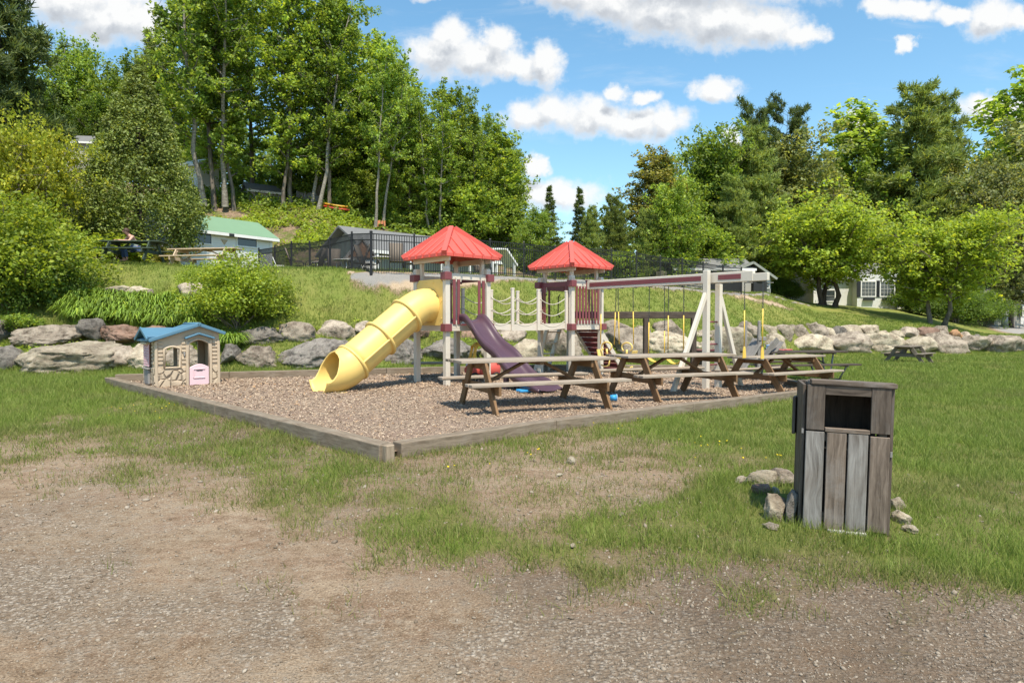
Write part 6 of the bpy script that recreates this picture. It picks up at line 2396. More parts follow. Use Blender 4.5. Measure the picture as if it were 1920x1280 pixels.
G1 = 'trees of the grove on the hillside'
grove = [  # column, distance, top row, kind, width scale
    (346, 55, -50, 'pop2', 1.0), (372, 53, -60, 'pop3', 1.0), (405, 45.5, -150, 'pop1', 1.0), (424, 46.5, -130, 'pop3', 0.9), (441, 45.8, -90, 'pop2', 1.0),
    (480, 51, -90, 'pop1', 1.1), (533, 46.5, -70, 'pop2', 1.0), (547, 47.5, -110, 'pop1', 0.95), (560, 46.2, -40, 'pop3', 0.9), (598, 50, -50, 'pop2', 1.05),
    (622, 47, -20, 'pop1', 1.0), (655, 51, 0, 'pop2', 1.05), (685, 54, 62, 'airy', 1.2), (700, 47, 95, 'pop3', 0.85), (722, 52, 90, 'airy', 1.2), (742, 49, 150, 'pop2', 0.9),
    (752, 54, 128, 'airy', 1.3), (772, 48.5, 185, 'pop1', 0.95), (800, 51, 175, 'pop2', 1.0), (826, 49, 190, 'pop3', 0.95), (850, 50, 150, 'airy', 1.0), (872, 51, 165, 'pop1', 0.95),
    (900, 49.5, 190, 'pop2', 0.95), (925, 52, 215, 'pop1', 0.95), (948, 50.5, 235, 'airy', 1.5), (962, 53, 268, 'pop2', 0.95), (715, 61, 150, 'maple1', 0.9), (790, 61, 215, 'maple2', 0.95),
    (870, 60, 230, 'maple1', 0.85), (935, 60, 275, 'maple2', 0.8)]
KD = {'pop1': 'tall grey-trunked poplar', 'pop2': 'tall slender light green poplar', 'pop3': 'twin-stemmed pale barked birch', 'airy': 'thin airy birch with sky showing through', 'maple1': 'full dark-trunked maple', 'maple2': 'leafy twin-stemmed maple'}
for i, (px, Y, tp, kd, ws) in enumerate(sorted(grove)):
    plant(kd, 'birch_tree' if kd in ('pop3', 'airy') else ('maple_tree' if kd[0] == 'm' else 'poplar_tree'), px, Y, tp, None, '%s, %s from the left in the hillside grove' % (KD[kd], ORD[i + 1]), 'tree', G1, ws)
for i, (px, Y, tp) in enumerate([(606, 53, 310), (640, 48.5, 335), (672, 50, 318), (735, 49, 330), (768, 50, 322), (808, 48.5, 345), (838, 50, 330), (880, 49, 345), (912, 50, 350), (950, 50, 372), (545, 52, 300), (478, 53, 290), (385, 52, 270), (446, 54, 320), (525, 55, 315), (618, 51, 300), (650, 52, 290), (700, 52, 300), (752, 51, 310), (790, 52, 300), (822, 51, 320), (862, 51, 320), (895, 52, 335), (930, 51, 350), (610, 53, 250), (690, 54, 240), (740, 54, 250), (800, 54, 255)]):
    plant('sap', 'young_maple', px, Y, tp, None, 'low leafy sapling, %s of the undergrowth saplings below the hillside grove' % (ORD[i + 1] if False else 'one'), 'sapling', 'saplings under the hillside grove', 1.1, leafmat='l_birch')
plant('maple2', 'maple_tree', 985, 46, 388, None, 'low bright green maple at the right foot of the hillside grove', 'tree', None, 0.9)
plant('spruce', 'spruce_tree', 1032, 70, 350, None, 'dark thin spruce in the gap between both woods', 'tree')
plant('spruce', 'spruce_tree', 1084, 75, 354, None, 'second dark spruce, half hidden by the pines right of the gap', 'tree')
# left edge
plant('pine1', 'pine_tree', 10, 40, -190, None, 'big dark pine filling the top left corner', 'tree', None, 0.72, leafmat='l_pinedark')
plant('pine2', 'pine_tree', -70, 36, -40, None, 'dark pine cut off by the left edge', 'tree', None, 0.9, leafmat='l_pinedark')
plant('maple1', 'maple_tree', 150, 60, 70, None, 'open-branched maple right of the corner pine, sky behind it', 'tree', None, 0.7)
plant('maple2', 'maple_tree', 225, 58, 88, None, 'yellowish maple directly behind the cedar tip', 'tree', None, 0.9)
plant('pine1', 'pine_tree', 300, 57, 60, None, 'pine half hidden right of the cedar tip', 'tree', None, 0.8)
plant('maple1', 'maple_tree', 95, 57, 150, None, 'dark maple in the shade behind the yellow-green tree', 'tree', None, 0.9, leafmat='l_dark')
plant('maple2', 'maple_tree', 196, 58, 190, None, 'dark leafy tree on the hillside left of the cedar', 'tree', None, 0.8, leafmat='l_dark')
plant('cedar', 'cedar_tree', 266, 31.6, 128, None, 'olive conical cedar beside the white cabin', 'tree', None, 0.98, base_z=4.0)
plant('round2', 'maple_tree', 12, 27, 215, None, 'yellow-green young tree at the left edge', 'tree', None, 0.56, leafmat='l_yellow', base_z=3.2)
plant('bush2', 'bush', 5, 23.2, 362, None, 'big leafy bush at the left edge above the wall', 'bush', None, 1.0, base_z=1.6)
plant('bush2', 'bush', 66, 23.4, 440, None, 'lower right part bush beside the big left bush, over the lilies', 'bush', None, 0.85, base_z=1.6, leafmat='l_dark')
plant('bush1', 'bush', 446, 22.4, 474, None, 'bright yellow-green round shrub on the wall behind the playhouse', 'bush', None, 1.0, base_z=1.35)
plant('bush1', 'bush', 372, 24.2, 497, None, 'small shrub joined to the left side of the round shrub', 'bush', None, 0.8, base_z=1.9)
plant('bush1', 'bush', 495, 23.2, 508, None, 'small shrub joined to the right side of the round shrub', 'bush', None, 1.0, base_z=1.4)
plant('bush3', 'bush', 42, 21.4, 588, None, 'light green low plant at the left wall end under the big bush', 'bush', None, 1.3, base_z=1.2)
plant('bush3', 'bush', 5, 21.2, 612, None, 'low plant at the very left edge of the wall top', 'bush', None, 1.2, base_z=1.1)
plant('bush3', 'bush', 285, 30.5, 455, None, 'reddish low shrub beside the cedar trunks', 'bush', None, 1.2, leafmat='l_red')
plant('bush3', 'bush', 215, 29.2, 440, None, 'light green shrub left of the cedar behind the green table', 'bush', None, 1.5, leafmat='l_bright')
plant('bush2', 'bush', 150, 32, 425, None, 'leafy bush on the rise between the left bush and the cedar', 'bush', None, 0.8)
# right-hand wood
G2 = 'trees of the wood on the right'
rw = [  # column, distance, top row, kind, width, leaves, label

    (1108, 47, 388, 'pine2', 0.75, 'l_pine', 'soft grey-green pine, leftmost of the right-hand wood'), (1150, 50, 366, 'pine2', 0.8, 'l_pine', 'pine with a thin leader left of the russet tree'), (1212, 46.5, 392, 'pine2', 0.85, 'l_pine', 'pine behind the fence right of the right tower roof'),
    (1196, 54, 276, 'airy', 1.25, 'l_red', 'russet-leaved open tree on the left shoulder of the right-hand wood'), (1220, 53, 279, 'airy', 1.2, 'l_red', 'second russet-leaved tree beside the first on the left shoulder'), (1248, 56, 300, 'maple1', 0.8, 'l_maple', 'yellowish maple right of the russet trees'),
    (1290, 58, 262, 'maple2', 0.8, 'l_maple', 'clumpy maple on the skyline left of the twin pines'), (1335, 58, 244, 'maple1', 0.8, 'l_maple', 'tall maple on the skyline left of the twin pines, above the light pine'),
    (1300, 47, 345, 'maple2', 0.8, 'l_birch', 'light green maple low in the middle of the right-hand wood'), (1405, 56, 238, 'pine1', 0.85, 'l_pine', 'large light pine in the middle of the right-hand wood'), (1372, 53, 330, 'pine2', 0.85, 'l_pine', 'layered pine with low boughs left of the bright maple'),
    (1470, 66, 250, 'maple1', 0.9, 'l_willow', 'grey-green tree right of the large light pine'), (1530, 68, 262, 'maple2', 0.95, 'l_willow', 'grey-green rounded tree above the bright maple'), (1500, 67, 330, 'pine2', 0.8, 'l_pine', 'pine just above the bright maple crown'),
    (1412, 64, 182, 'pinetall', 0.72, 'l_pinedark', 'left of the two tall flat-topped pines on the skyline'), (1472, 66, 180, 'pinetall', 0.72, 'l_pinedark', 'right of the two tall flat-topped pines on the skyline'),
    (1560, 73, 192, 'airy', 1.6, 'l_birch', 'thin birch against the sky right of the twin pines'), (1585, 72, 215, 'airy', 1.4, 'l_birch', 'second thin birch against the sky, nearer the big pine'), (1610, 70, 275, 'maple1', 0.8, 'l_maple', 'maple filling the gap left of the big pine'),
    (1705, 66, 160, 'pine1', 0.95, 'l_pine', 'tall broad pine dominating the right-hand wood'), (1640, 68, 330, 'pine2', 0.9, 'l_pine', 'low boughed pine left of the tall broad pine'), (1768, 69, 180, 'pine1', 0.7, 'l_pine', 'pine close behind the tall broad pine on its right'),
    (1830, 67, 245, 'maple2', 0.8, 'l_willow', 'pale grey-green tree right of the tall broad pine'), (1800, 66, 300, 'maple1', 0.8, 'l_willow', 'olive grey tree behind the right bright maple'), (1895, 71, 190, 'pop2', 1.1, 'l_maple', 'tall poplar near the right edge'),
    (1918, 72, 120, 'airy', 1.3, 'l_birch', 'airy poplar tip at the right edge'), (1898, 57, 305, 'maple1', 0.75, 'l_willow', 'grey-green willowy tree at the right edge'), (1960, 71, 320, 'maple2', 0.8, 'l_willow', 'leafy tree cut by the right edge'), (1970, 73, 180, 'maple1', 0.9, 'l_maple', 'tall maple cut by the right edge'),
    (1255, 49, 430, 'sap', 1.2, 'l_birch', 'low bright sapling behind the fence above the swing beam'), (1330, 50, 425, 'sap', 1.3, 'l_maple', 'low sapling behind the grey shed roof'), (1160, 46, 470, 'sap', 1.5, 'l_maple', 'bushy sapling behind the fence by the right tower'), (1060, 46, 470, 'sap', 1.5, 'l_maple', 'bushy sapling behind the fence between both roofs'),
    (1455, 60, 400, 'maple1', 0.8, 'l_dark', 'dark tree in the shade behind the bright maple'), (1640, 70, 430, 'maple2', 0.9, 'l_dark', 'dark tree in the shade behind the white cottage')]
for (px, Y, tp, kd, ws, lm, lb) in rw:
    base_mat = PROTO[kd][1].materials[0].name
    nm = 'pine_tree' if kd.startswith('pine') else ('birch_tree' if kd == 'airy' else ('sapling' if kd == 'sap' else ('poplar_tree' if kd.startswith('pop') else 'maple_tree')))
    plant(kd, nm, px, Y, tp, None, lb, 'tree', G2, ws, leafmat=lm)
plant('round1', 'maple_tree', 1542, 50.5, 362, None, 'bright spring-green round maple before the white cottage', 'tree', None, 1.12)
plant('round2', 'maple_tree', 1745, 47.5, 402, None, 'bright spring-green round maple right of the white cottage', 'tree', None, 1.02)
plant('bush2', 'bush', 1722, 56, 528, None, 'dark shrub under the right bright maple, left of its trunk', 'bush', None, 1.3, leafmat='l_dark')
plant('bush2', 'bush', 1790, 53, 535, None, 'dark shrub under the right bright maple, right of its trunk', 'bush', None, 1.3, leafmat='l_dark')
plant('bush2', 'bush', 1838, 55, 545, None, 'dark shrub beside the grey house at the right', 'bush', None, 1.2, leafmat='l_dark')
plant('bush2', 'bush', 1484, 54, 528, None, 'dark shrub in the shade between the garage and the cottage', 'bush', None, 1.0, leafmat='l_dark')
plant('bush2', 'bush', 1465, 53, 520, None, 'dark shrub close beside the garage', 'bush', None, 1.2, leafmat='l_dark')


# ------------------------------------------------------------------ ground plants nobody could count
def ground_plants():
    rng = np.random.default_rng(91)
    # low green cover on the slope left of the fence
    C, S = [], []
    for _ in range(4200):
        px = rng.uniform(95, 740)
        Y = rng.uniform(37.5, 47)
        x = (px - 960) / FPX * Y
        if fbm(np.array([x]), np.array([Y]), 0.55, 3, 61)[0] < 0.40 + 0.08 * (Y - 37) / 10:
            continue
        C.append((x, Y, gz(x, Y) + 0.12))
    C = np.array(C)
    L = leaves(rng, C, 16, 0.42, 0.19, 0.6, 0.5, 0.55)
    o = link_mesh('ground_cover', arr_mesh('ground_cover', L, 4), M['l_bright'])
    tag(o, 'bright green ground cover spreading over the slope behind the cabin', 'ground cover', kind='stuff')
    # strappy lily leaves on the wall
    V = []
    for _ in range(330):
        px = rng.uniform(120, 372)
        Y = rng.uniform(21.9, 23.6)
        if rng.uniform() < 0.12:
            px, Y = rng.uniform(392, 440), rng.uniform(20.9, 21.4)
        x = (px - 960) / FPX * Y
        z = gz(x, Y) - 0.02
        for _b in range(26):
            a = rng.uniform(0, 2 * PI)
            Ln = rng.uniform(0.45, 0.85)
            w = rng.uniform(0.012, 0.022)
            d = np.array([math.cos(a), math.sin(a), 0])
            s = np.array([-math.sin(a), math.cos(a), 0]) * w
            p0 = np.array([x + rng.normal(0, .05), Y + rng.normal(0, .05), z])
            p1 = p0 + d * Ln * 0.22 + np.array([0, 0, Ln * 0.62])
            p2 = p0 + d * Ln * 0.55 + np.array([0, 0, Ln * 0.66])
            p3 = p0 + d * Ln * 0.82 + np.array([0, 0, Ln * 0.40])
            for (A_, B_, wa, wb) in ((p0, p1, 1, 1.1), (p1, p2, 1.1, 0.8), (p2, p3, 0.8, 0.2)):
                V += [A_ - s * wa, A_ + s * wa, B_ + s * wb, B_ - s * wb]
    me = arr_mesh('lily_bed', np.array(V), 4)
    o = link_mesh('lily_bed', me, M['l_lily'])
    tag(o, 'bed of arching strap-leaved lilies on top of the wall at left', 'lilies', kind='stuff')
    # weeds between the stones
    C = []
    for _ in range(900):
        px = rng.uniform(-40, 1930)
        yw = wall_y(px)
        Y = yw + rng.uniform(0.6, 2.4)
        x = (px - 960) / FPX * Y
        if fbm(np.array([x]), np.array([Y]), 0.8, 2, 71)[0] < 0.45:
            continue
        C.append((x, Y, gz(x, Y) + rng.uniform(-0.05, 0.12)))
    L = leaves(rng, np.array(C), 12, 0.22, 0.11, 0.5, 0.4, 0.7)
    o = link_mesh('weeds', arr_mesh('weeds', L, 4), M['l_bright'])
    tag(o, 'low weeds growing in the joints of the stone wall', 'weeds', kind='stuff')
    # longer grass under the wall and along the bed
    n = 42000
    px = rng.uniform(-60, 1930, n)
    yw = np.interp(px, TCA[:, 0], TCA[:, 1])
    Y = yw + np.where(rng.uniform(0, 1, n) < 0.6, rng.uniform(1.3, 3.2, n), rng.uniform(-0.35, 0.35, n))
    X = (px - 960) / FPX * Y
    keep = fbm(X, Y, 0.7, 3, 83) > 0.38
    X, Y = X[keep], Y[keep]
    k = len(X)
    V = blades(X, Y, zgs(X, Y), rng.uniform(0.10, 0.26, k), rng.uniform(0.006, 0.012, k), rng, 0.5)
    o = link_mesh('long_grass', arr_mesh('long_grass', V, 3), M['grassblade'])
    tag(o, 'longer unmown grass along the stone wall', 'grass', kind='stuff')
    # forest floor brush
    C = []
    for _ in range(1500):
        px = rng.uniform(330, 1000)
        Y = rng.uniform(46, 56)
        x = (px - 960) / FPX * Y
        C.append((x, Y, gz(x, Y) + rng.uniform(0.1, 0.5)))
    L = leaves(rng, np.array(C), 12, 0.6, 0.28, 0.6, 0.4, 0.8)
    o = link_mesh('brush', arr_mesh('brush', L, 4), M['l_maple'])
    tag(o, 'low leafy brush under the hillside grove', 'brush', kind='stuff')


ground_plants()


def far_wood():
    """wooded skyline far behind, one mass"""
    rng = np.random.default_rng(123)
    C = []
    for _ in range(2600):
        a = rng.uniform(-0.95, 1.05)
        Y = rng.uniform(72, 95)
        x = a * Y
        px = 960 + FPX * a
        if 985 < px < 1105:
            hmax = 4.0
        else:
            hmax = 13 if px > 1105 else (8 if px > 300 else 12)
        hmax = min(hmax, 13 if px > 1250 else 9 if px > 1105 else 20)
        C.append((x, Y, gz(x, Y) + rng.uniform(0.5, hmax)))
    L = leaves(rng, np.array(C), 26, 1.7, 0.55, 0.7, 0.3)
    o = link_mesh('far_wood', arr_mesh('far_wood', L, 4), M['l_dark'])
    tag(o, 'dark wooded background behind the nearer trees', 'wood', kind='stuff')


far_wood()


# ------------------------------------------------------------------ black iron pool fence
def make_fence():
    o = empty('iron_fence', (-5.48, 25.0, 0), 0, 'long black iron picket fence around the pool terrace', 'fence')
    run1 = [(-5.48, 25.0)]
    b, c = 114.9, 0.0444
    for i in range(1, 14):
        px = (697 + b * i) / (1 + c * i)
        Y = 25.0 * (1 + c * i)
        run1.append(((px - 960) / FPX * Y, Y))
    run2 = [(-5.48, 25.0)]
    for px, Y in ((661, 26.5), (620, 28.0), (582, 29.6), (548, 31.2), (517, 32.8), (487, 34.4)):
        run2.append(((px - 960) / FPX * Y, Y))
    first = True
    for run_ in (run1, run2):
        for k, (x, y) in enumerate(run_):
            if k == 0 and not first:
                continue
            m = MB()
            z = gz(x, y)
            big = 0.10 if k == 0 else 0.065
            m.bar((x + 5.48, y - 25, z - 0.2), (x + 5.48, y - 25, z + 1.62), big, big, up=(0, 1, 0))
            po = m.build('post', M['iron'], o)
            cp = MB()
            cp.bar((x + 5.48, y - 25, z + 1.62), (x + 5.48, y - 25, z + 1.66), big + 0.02, big + 0.02, up=(0, 1, 0), taper=0.6)
            cp.build('post_cap', M['iron'], po)
        first = False
        for (p, q) in zip(run_[:-1], run_[1:]):
            m = MB()
            za, zb = gz(*p), gz(*q)
            P, Q = Vector((p[0] + 5.48, p[1] - 25, za)), Vector((q[0] + 5.48, q[1] - 25, zb))
            up = Vector((0, 0, 1))
            for zz in (0.16, 1.30, 1.54):
                m.bar(P + up * zz, Q + up * zz, 0.030, 0.036)
            n = max(6, round((Q - P).length / 0.112))
            for k in range(1, n):
                r = P.lerp(Q, k / n)
                m.bar(r + up * 0.08, r + up * 1.555, 0.026, 0.026, up=(0, 1, 0))
            m.build('panel', M['iron'], o)


make_fence()


# ------------------------------------------------------------------ buildings
def gable_house(name, loc, rz, L, Dp, H, rise, wall, roof, label, cat='building', over=0.3, parent=None, z0=-0.6):
    """house: front along +x (0..L) facing -y, ridge along x"""
    o = empty(name, loc, rz, label, cat)
    m = MB()
    m.box((L / 2, Dp / 2, (H + z0) / 2), (L, Dp, H - z0))
    m.prism([(0.01, H), (Dp - 0.01, H), (Dp / 2, H + rise * (Dp / 2) / (Dp / 2 + over))], (0.01, 0, 0), (0, 1, 0), (0, 0, 1), (1, 0, 0), L - 0.02)
    m.build('wall', wall, o)
    m = MB()
    th = 0.10
    for s in (0, 1):
        a = (-over, H - rise * over / (Dp / 2)) if s == 0 else (Dp + over, H - rise * over / (Dp / 2))
        b = (Dp / 2, H + rise)
        pts = [a, b, (b[0], b[1] - th), (a[0], a[1] - th)]
        m.prism(pts if s == 0 else pts[::-1], (-over, 0, 0.05), (0, 1, 0), (0, 0, 1), (1, 0, 0), L + 2 * over)
    r = m.build('roof', roof, o)
    m = MB()
    m.bar((-over, -over - 0.02, H - rise * over / (Dp / 2) - 0.06), (L + over, -over - 0.02, H - rise * over / (Dp / 2) - 0.06), 0.04, 0.16)
    m.build('fascia', M['white'], r)
    return o


def window(o, x, z, w, h, y=0.0, nx=1, nz=1, frame=0.07, shutters=False, box=False):
    m = MB()
    yy = y - 0.03
    m.bar((x - w / 2 - frame / 2, yy, z - frame), (x - w / 2 - frame / 2, yy, z + h + frame), frame, 0.06, up=(0, 1, 0))
    m.bar((x + w / 2 + frame / 2, yy, z - frame), (x + w / 2 + frame / 2, yy, z + h + frame), frame, 0.06, up=(0, 1, 0))
    m.bar((x - w / 2, yy, z - frame / 2), (x + w / 2, yy, z - frame / 2), 0.06, frame)
    m.bar((x - w / 2, yy, z + h + frame / 2), (x + w / 2, yy, z + h + frame / 2), 0.06, frame)
    for k in range(1, nx):
        m.bar((x - w / 2 + w * k / nx, yy, z), (x - w / 2 + w * k / nx, yy, z + h), 0.016, 0.03, up=(0, 1, 0))
    for k in range(1, nz):
        m.bar((x - w / 2, yy, z + h * k / nz), (x + w / 2, yy, z + h * k / nz), 0.03, 0.016)
    f = m.build('window', M['white'], o)
    m = MB()
    m.box((x, y - 0.008, z + h / 2), (w, 0.012, h))
    m.build('pane', M['glass'], f)
    if shutters:
        for s in (-1, 1):
            m = MB()
            m.box((x + s * (w / 2 + frame + 0.18), y - 0.03, z + h / 2), (0.30, 0.05, h + 0.2))
            for k in range(8):
                m.box((x + s * (w / 2 + frame + 0.18), y - 0.06, z + (k + 0.5) * h / 8), (0.24, 0.012, h / 20))
            m.build('shutter', M['shutter'], o)
    if box:
        m = MB()
        m.box((x, y - 0.16, z - 0.28), (w * 0.8, 0.22, 0.22))
        m.build('window_box', M['shutter'], o)
    return f


# the white cabin with the green roof
h1 = Vector((-13.8, 37.0, 3.72))
cab = gable_house('cabin', (h1.x - 6.0 * 0.59, h1.y - 6.0 * 0.81, 3.72), math.atan2(0.81, 0.59), 6.0, 3.6, 2.72, 0.95, M['sidewhite'], M['greenroof'], 'white cabin with green roof beside the cedar', 'cabin', 0.28)
window(cab, 6.0 - 1.58, 2.02, 1.15, 0.55)
window(cab, 6.0 - 4.22, 1.95, 1.15, 0.55)
m = MB()
m.box((5.92, -0.02, 1.1), (0.14, 0.05, 2.9))
m.build('corner_board', M['white'], cab)
m = MB()
m.box((3.35, -0.30, 2.50), (0.30, 0.05, 0.16))
m.build('vent', M['black'], cab)
m = MB()
m.prism([(-0.2, 0), (0.2, 0), (0.0, -0.28)], (3.1, -0.03, 2.25), (1, 0, 0), (0, 0, 1), (0, 1, 0), 0.03)
m.build('ornament', M['paleboard'], cab)
# long pool pavilion behind the fence
px0 = Vector((-7.1, 31.5, gz(-7.1, 31.5) - 0.1))
pav = gable_house('pavilion', px0, math.atan2(0.70, 0.71), 8.6, 4.0, 1.75, 1.1, M['sidegrey'], M['greyroof'], 'low grey-roofed pool pavilion behind the iron fence', 'pavilion', 0.45)
for k in range(5):
    m = MB()
    m.bar((0.3 + k * 2.0, -0.40, -0.1), (0.3 + k * 2.0, -0.40, 1.5), 0.12, 0.12, up=(0, 1, 0))
    m.build('post', M['white'], pav)
hut = gable_house('gabled_hut', (-7.95, 30.2, gz(-7.95, 30.2)), R(-68), 1.3, 1.35, 0.80, 0.85, M['white'], M['greyroof'], 'little hut with brown pointed gable behind the fence left of the corner post', 'hut', 0.14, z0=-0.2)
m = MB()
m.prism([(-0.05, 0.80), (1.40, 0.80), (0.675, 1.62)], (1.33, 0, 0), (0, 1, 0), (0, 0, 1), (1, 0, 0), 0.05)
m.build('gable', M['brownwood'], hut)
cn = empty('canopy', (-0.7, 33.5, gz(-0.7, 33.5)), R(30), 'white slanted canopy on white posts between the two red roofs', 'canopy')
m = MB()
m.prism([(-0.9, 2.05), (0.25, 2.15), (1.1, 1.05), (1.05, 0.98), (0.2, 2.03), (-0.9, 1.95)], (0, -0.7, 0), (1, 0, 0), (0, 0, 1), (0, 1, 0), 1.6)
m.build('roof', M['white'], cn)
for (x, y) in ((-0.75, -0.55), (0.85, -0.55), (-0.75, 0.7), (0.85, 0.7)):
    m = MB()
    m.bar((x, y, 0), (x, y, 2.0 if x < 0 else 1.2), 0.12, 0.12, up=(0, 1, 0))
    m.build('post', M['white'], cn)
cn.scale = (0.8, 0.8, 0.8)

# grey shed and open garage at the right end of the fence
x0 = (1266 - 960) / FPX * 46
shed = gable_house('shed', (x0, 46, gz(x0, 46) - 0.15), R(4), 5.6, 3.4, 2.0, 0.75, M['sidetan'], M['greyroof'], 'tan grey shed with low roof behind the right part of the fence', 'shed', 0.25)
window(shed, 1.05, 1.0, 0.8, 0.7, nx=2)
m = MB()
m.box((3.6, -0.02, 0.85), (2.6, 0.05, 1.7))
m.build('opening', M['black'], shed)  # black panel on the wall paints the shade of the interior
m = MB()
m.bar((2.1, -0.08, 1.85), (5.4, -0.08, 1.72), 0.05, 0.20)
m.build('white_rail', M['white'], shed)
x0 = (1375 - 960) / FPX * 46.5
gar = empty('garage', (x0, 46.5, gz(x0, 46.5) - 0.25), R(-4), 'grey open-fronted garage with pale roof edge left of the bright maple', 'garage')
m = MB()
m.box((0.06, 1.5, 1.0), (0.12, 3.0, 2.1))
m.box((2.55, 1.5, 0.8), (0.12, 3.0, 1.7))
m.box((1.3, 3.0, 1.1), (2.6, 0.12, 2.2))
m.box((2.2, 0.05, 0.75), (0.7, 0.10, 1.6))
m.build('wall', M['sidegrey'], gar)
m = MB()
m.prism([(-0.3, 1.95), (1.3, 2.65), (2.95, 1.45), (2.95, 1.35), (1.3, 2.53), (-0.3, 1.84)], (0, -0.3, 0), (1, 0, 0), (0, 0, 1), (0, 1, 0), 3.5)
m.build('roof', M['greyroof'], gar)
m = MB()
m.bar((1.3, -0.33, 2.56), (2.95, -0.33, 1.38), 0.05, 0.16)
m.bar((1.3, -0.33, 2.56), (-0.3, -0.33, 1.86), 0.05, 0.16)
m.build('barge_board', M['sidegrey'], gar)
window(gar, 2.25, 0.75, 0.42, 0.45, -0.0, 2, 2, 0.05)
p = on_ground(1422, 45.2)
o = empty('barbecue', p, 0, 'black barbecue grill standing in front of the grey garage', 'grill')
m = MB()
m.ball((0, 0, 0.95), (0.55, 0.32, 0.28), 16, 8)
m.build('lid', M['black'], o)
m = MB()
m.box((0, 0, 0.45), (0.95, 0.5, 0.85))
m.build('cabinet', M['black'], o, 0.02)
for s in (-1, 1):
    m = MB()
    m.box((s * 0.72, 0, 0.84), (0.45, 0.45, 0.04))
    m.build('side_shelf', M['grey'], o)

# white cottage behind the bright maple
zc = gz(30.2, 58) - 0.1
cot = gable_house('cottage', (27.25, 58, zc), R(-3), 7.1, 6.0, 2.75, 1.4, M['sidewhite'], M['greyroof'], 'white cottage with black shutters under the bright maple', 'cottage', 0.35)
window(cot, 1.45, 0.55, 0.85, 0.95, 0, 1, 2, 0.09, True)
m = MB()
m.box((0.32, -0.03, 1.4), (0.62, 0.06, 3.2))
m.build('side_panel', M['white'], cot)
m = MB()
m.prism([(0.42 * math.cos(2 * PI * k / 24), 0.22 * math.sin(2 * PI * k / 24)) for k in range(24)], (1.5, -0.02, 2.05), (1, 0, 0), (0, 0, 1), (0, -1, 0), 0.05)
sg = m.build('oval_sign', M['shutter'], cot)
m = MB()
m.tube([(1.5 + 0.34 * math.cos(2 * PI * k / 24), -0.075, 2.05 + 0.16 * math.sin(2 * PI * k / 24)) for k in range(25)], 0.018, 6)
m.build('sign_ring', M['white'], sg)
m = MB()
m.box((5.15, -0.5, 1.1), (3.5, 1.0, 3.6))
m.build('bay', M['sidewhite'], cot)
for xx in (4.35, 5.98):
    window(cot, xx, 0.95, 1.15, 1.25, -1.0, 4, 4, 0.09, True, True)
m = MB()
m.box((7.9, 0.4, 0.10), (1.7, 1.8, 0.14))
m.build('porch_floor', M['greywood'], cot)
m = MB()
for k in range(12):
    m.bar((7.15 + k * 0.14, -0.45, 0.15), (7.15 + k * 0.14, -0.45, 1.05), 0.04, 0.04, up=(0, 1, 0))
m.bar((7.1, -0.45, 1.08), (8.75, -0.45, 1.08), 0.06, 0.06)
for xx in (7.1, 8.72):
    m.bar((xx, -0.45, 0), (xx, -0.45, 2.6), 0.10, 0.10, up=(0, 1, 0))
m.build('porch_railing', M['white'], cot)

# grey house at the right edge
xr = (1864 - 960) / FPX * 62
zr = gz(xr, 62) - 0.2
rh = gable_house('house', (xr, 62, zr), R(-6), 9.0, 6.0, 2.8, 1.5, M['sidegrey'], M['greyroof'], 'grey-green house partly cut by the right edge', 'house', 0.35)
m = MB()
m.box((5.6, -0.06, 1.1), (6.6, 0.10, 3.3))
m.build('front_siding', M['sidewhite'], rh)
window(rh, 3.1, 1.15, 1.2, 0.8, -0.11, 1, 2, 0.09, True)
m = MB()
m.bar((1.7, -0.12, -0.4), (1.7, -0.12, 2.7), 0.16, 0.16, up=(0, 1, 0))
m.build('post', M['greywood'], rh)
p = on_ground(1886, 60)
o = empty('dustbin', p, 0, 'pale round dustbin in front of the grey house', 'dustbin')
m = MB()
m.tube([(0, 0, 0), (0, 0, 0.95)], [0.34, 0.42], 18)
m.build('barrel', plain('pale_bin', (0.50, 0.50, 0.47), 0.5), o)
m = MB()
m.tube([(0, 0, 0.95), (0, 0, 1.0), (0, 0, 1.06)], [0.45, 0.44, 0.15], 18)
m.build('lid', M['grey'], o)


# ------------------------------------------------------------------ garden chairs
def adirondack(px, Y, rz, label, mat, k=1.0):
    p = on_ground(px, Y)
    o = empty('garden_chair', p, rz, label, 'chair')
    m = MB()
    for j in range(5):
        m.bar((-0.26 + j * 0.13, 0.18, 0.34), (-0.26 + j * 0.13, 0.48, 1.12 - 0.03 * abs(j - 2)), 0.11, 0.022, up=(0, -1, 0.3))
    m.build('backrest', mat, o)
    m = MB()
    for j in range(5):
        m.bar((-0.30, -0.34 + j * 0.12, 0.42 - j * 0.02), (0.30, -0.34 + j * 0.12, 0.42 - j * 0.02), 0.10, 0.022)
    m.build('seat', mat, o)
    for s in (-1, 1):
        m = MB()
        m.bar((s * 0.36, -0.42, 0.62), (s * 0.36, 0.42, 0.62), 0.14, 0.025)
        m.build('armrest', mat, o)
        m = MB()
        m.bar((s * 0.33, -0.34, 0), (s * 0.33, -0.34, 0.61), 0.10, 0.03, up=(1, 0, 0))
        m.build('leg', mat, o)
        m = MB()
        m.bar((s * 0.33, -0.36, 0.40), (s * 0.33, 0.62, 0.02), 0.03, 0.12)
        m.build('leg', mat, o)
    o.scale = (k, k, k)
    return o


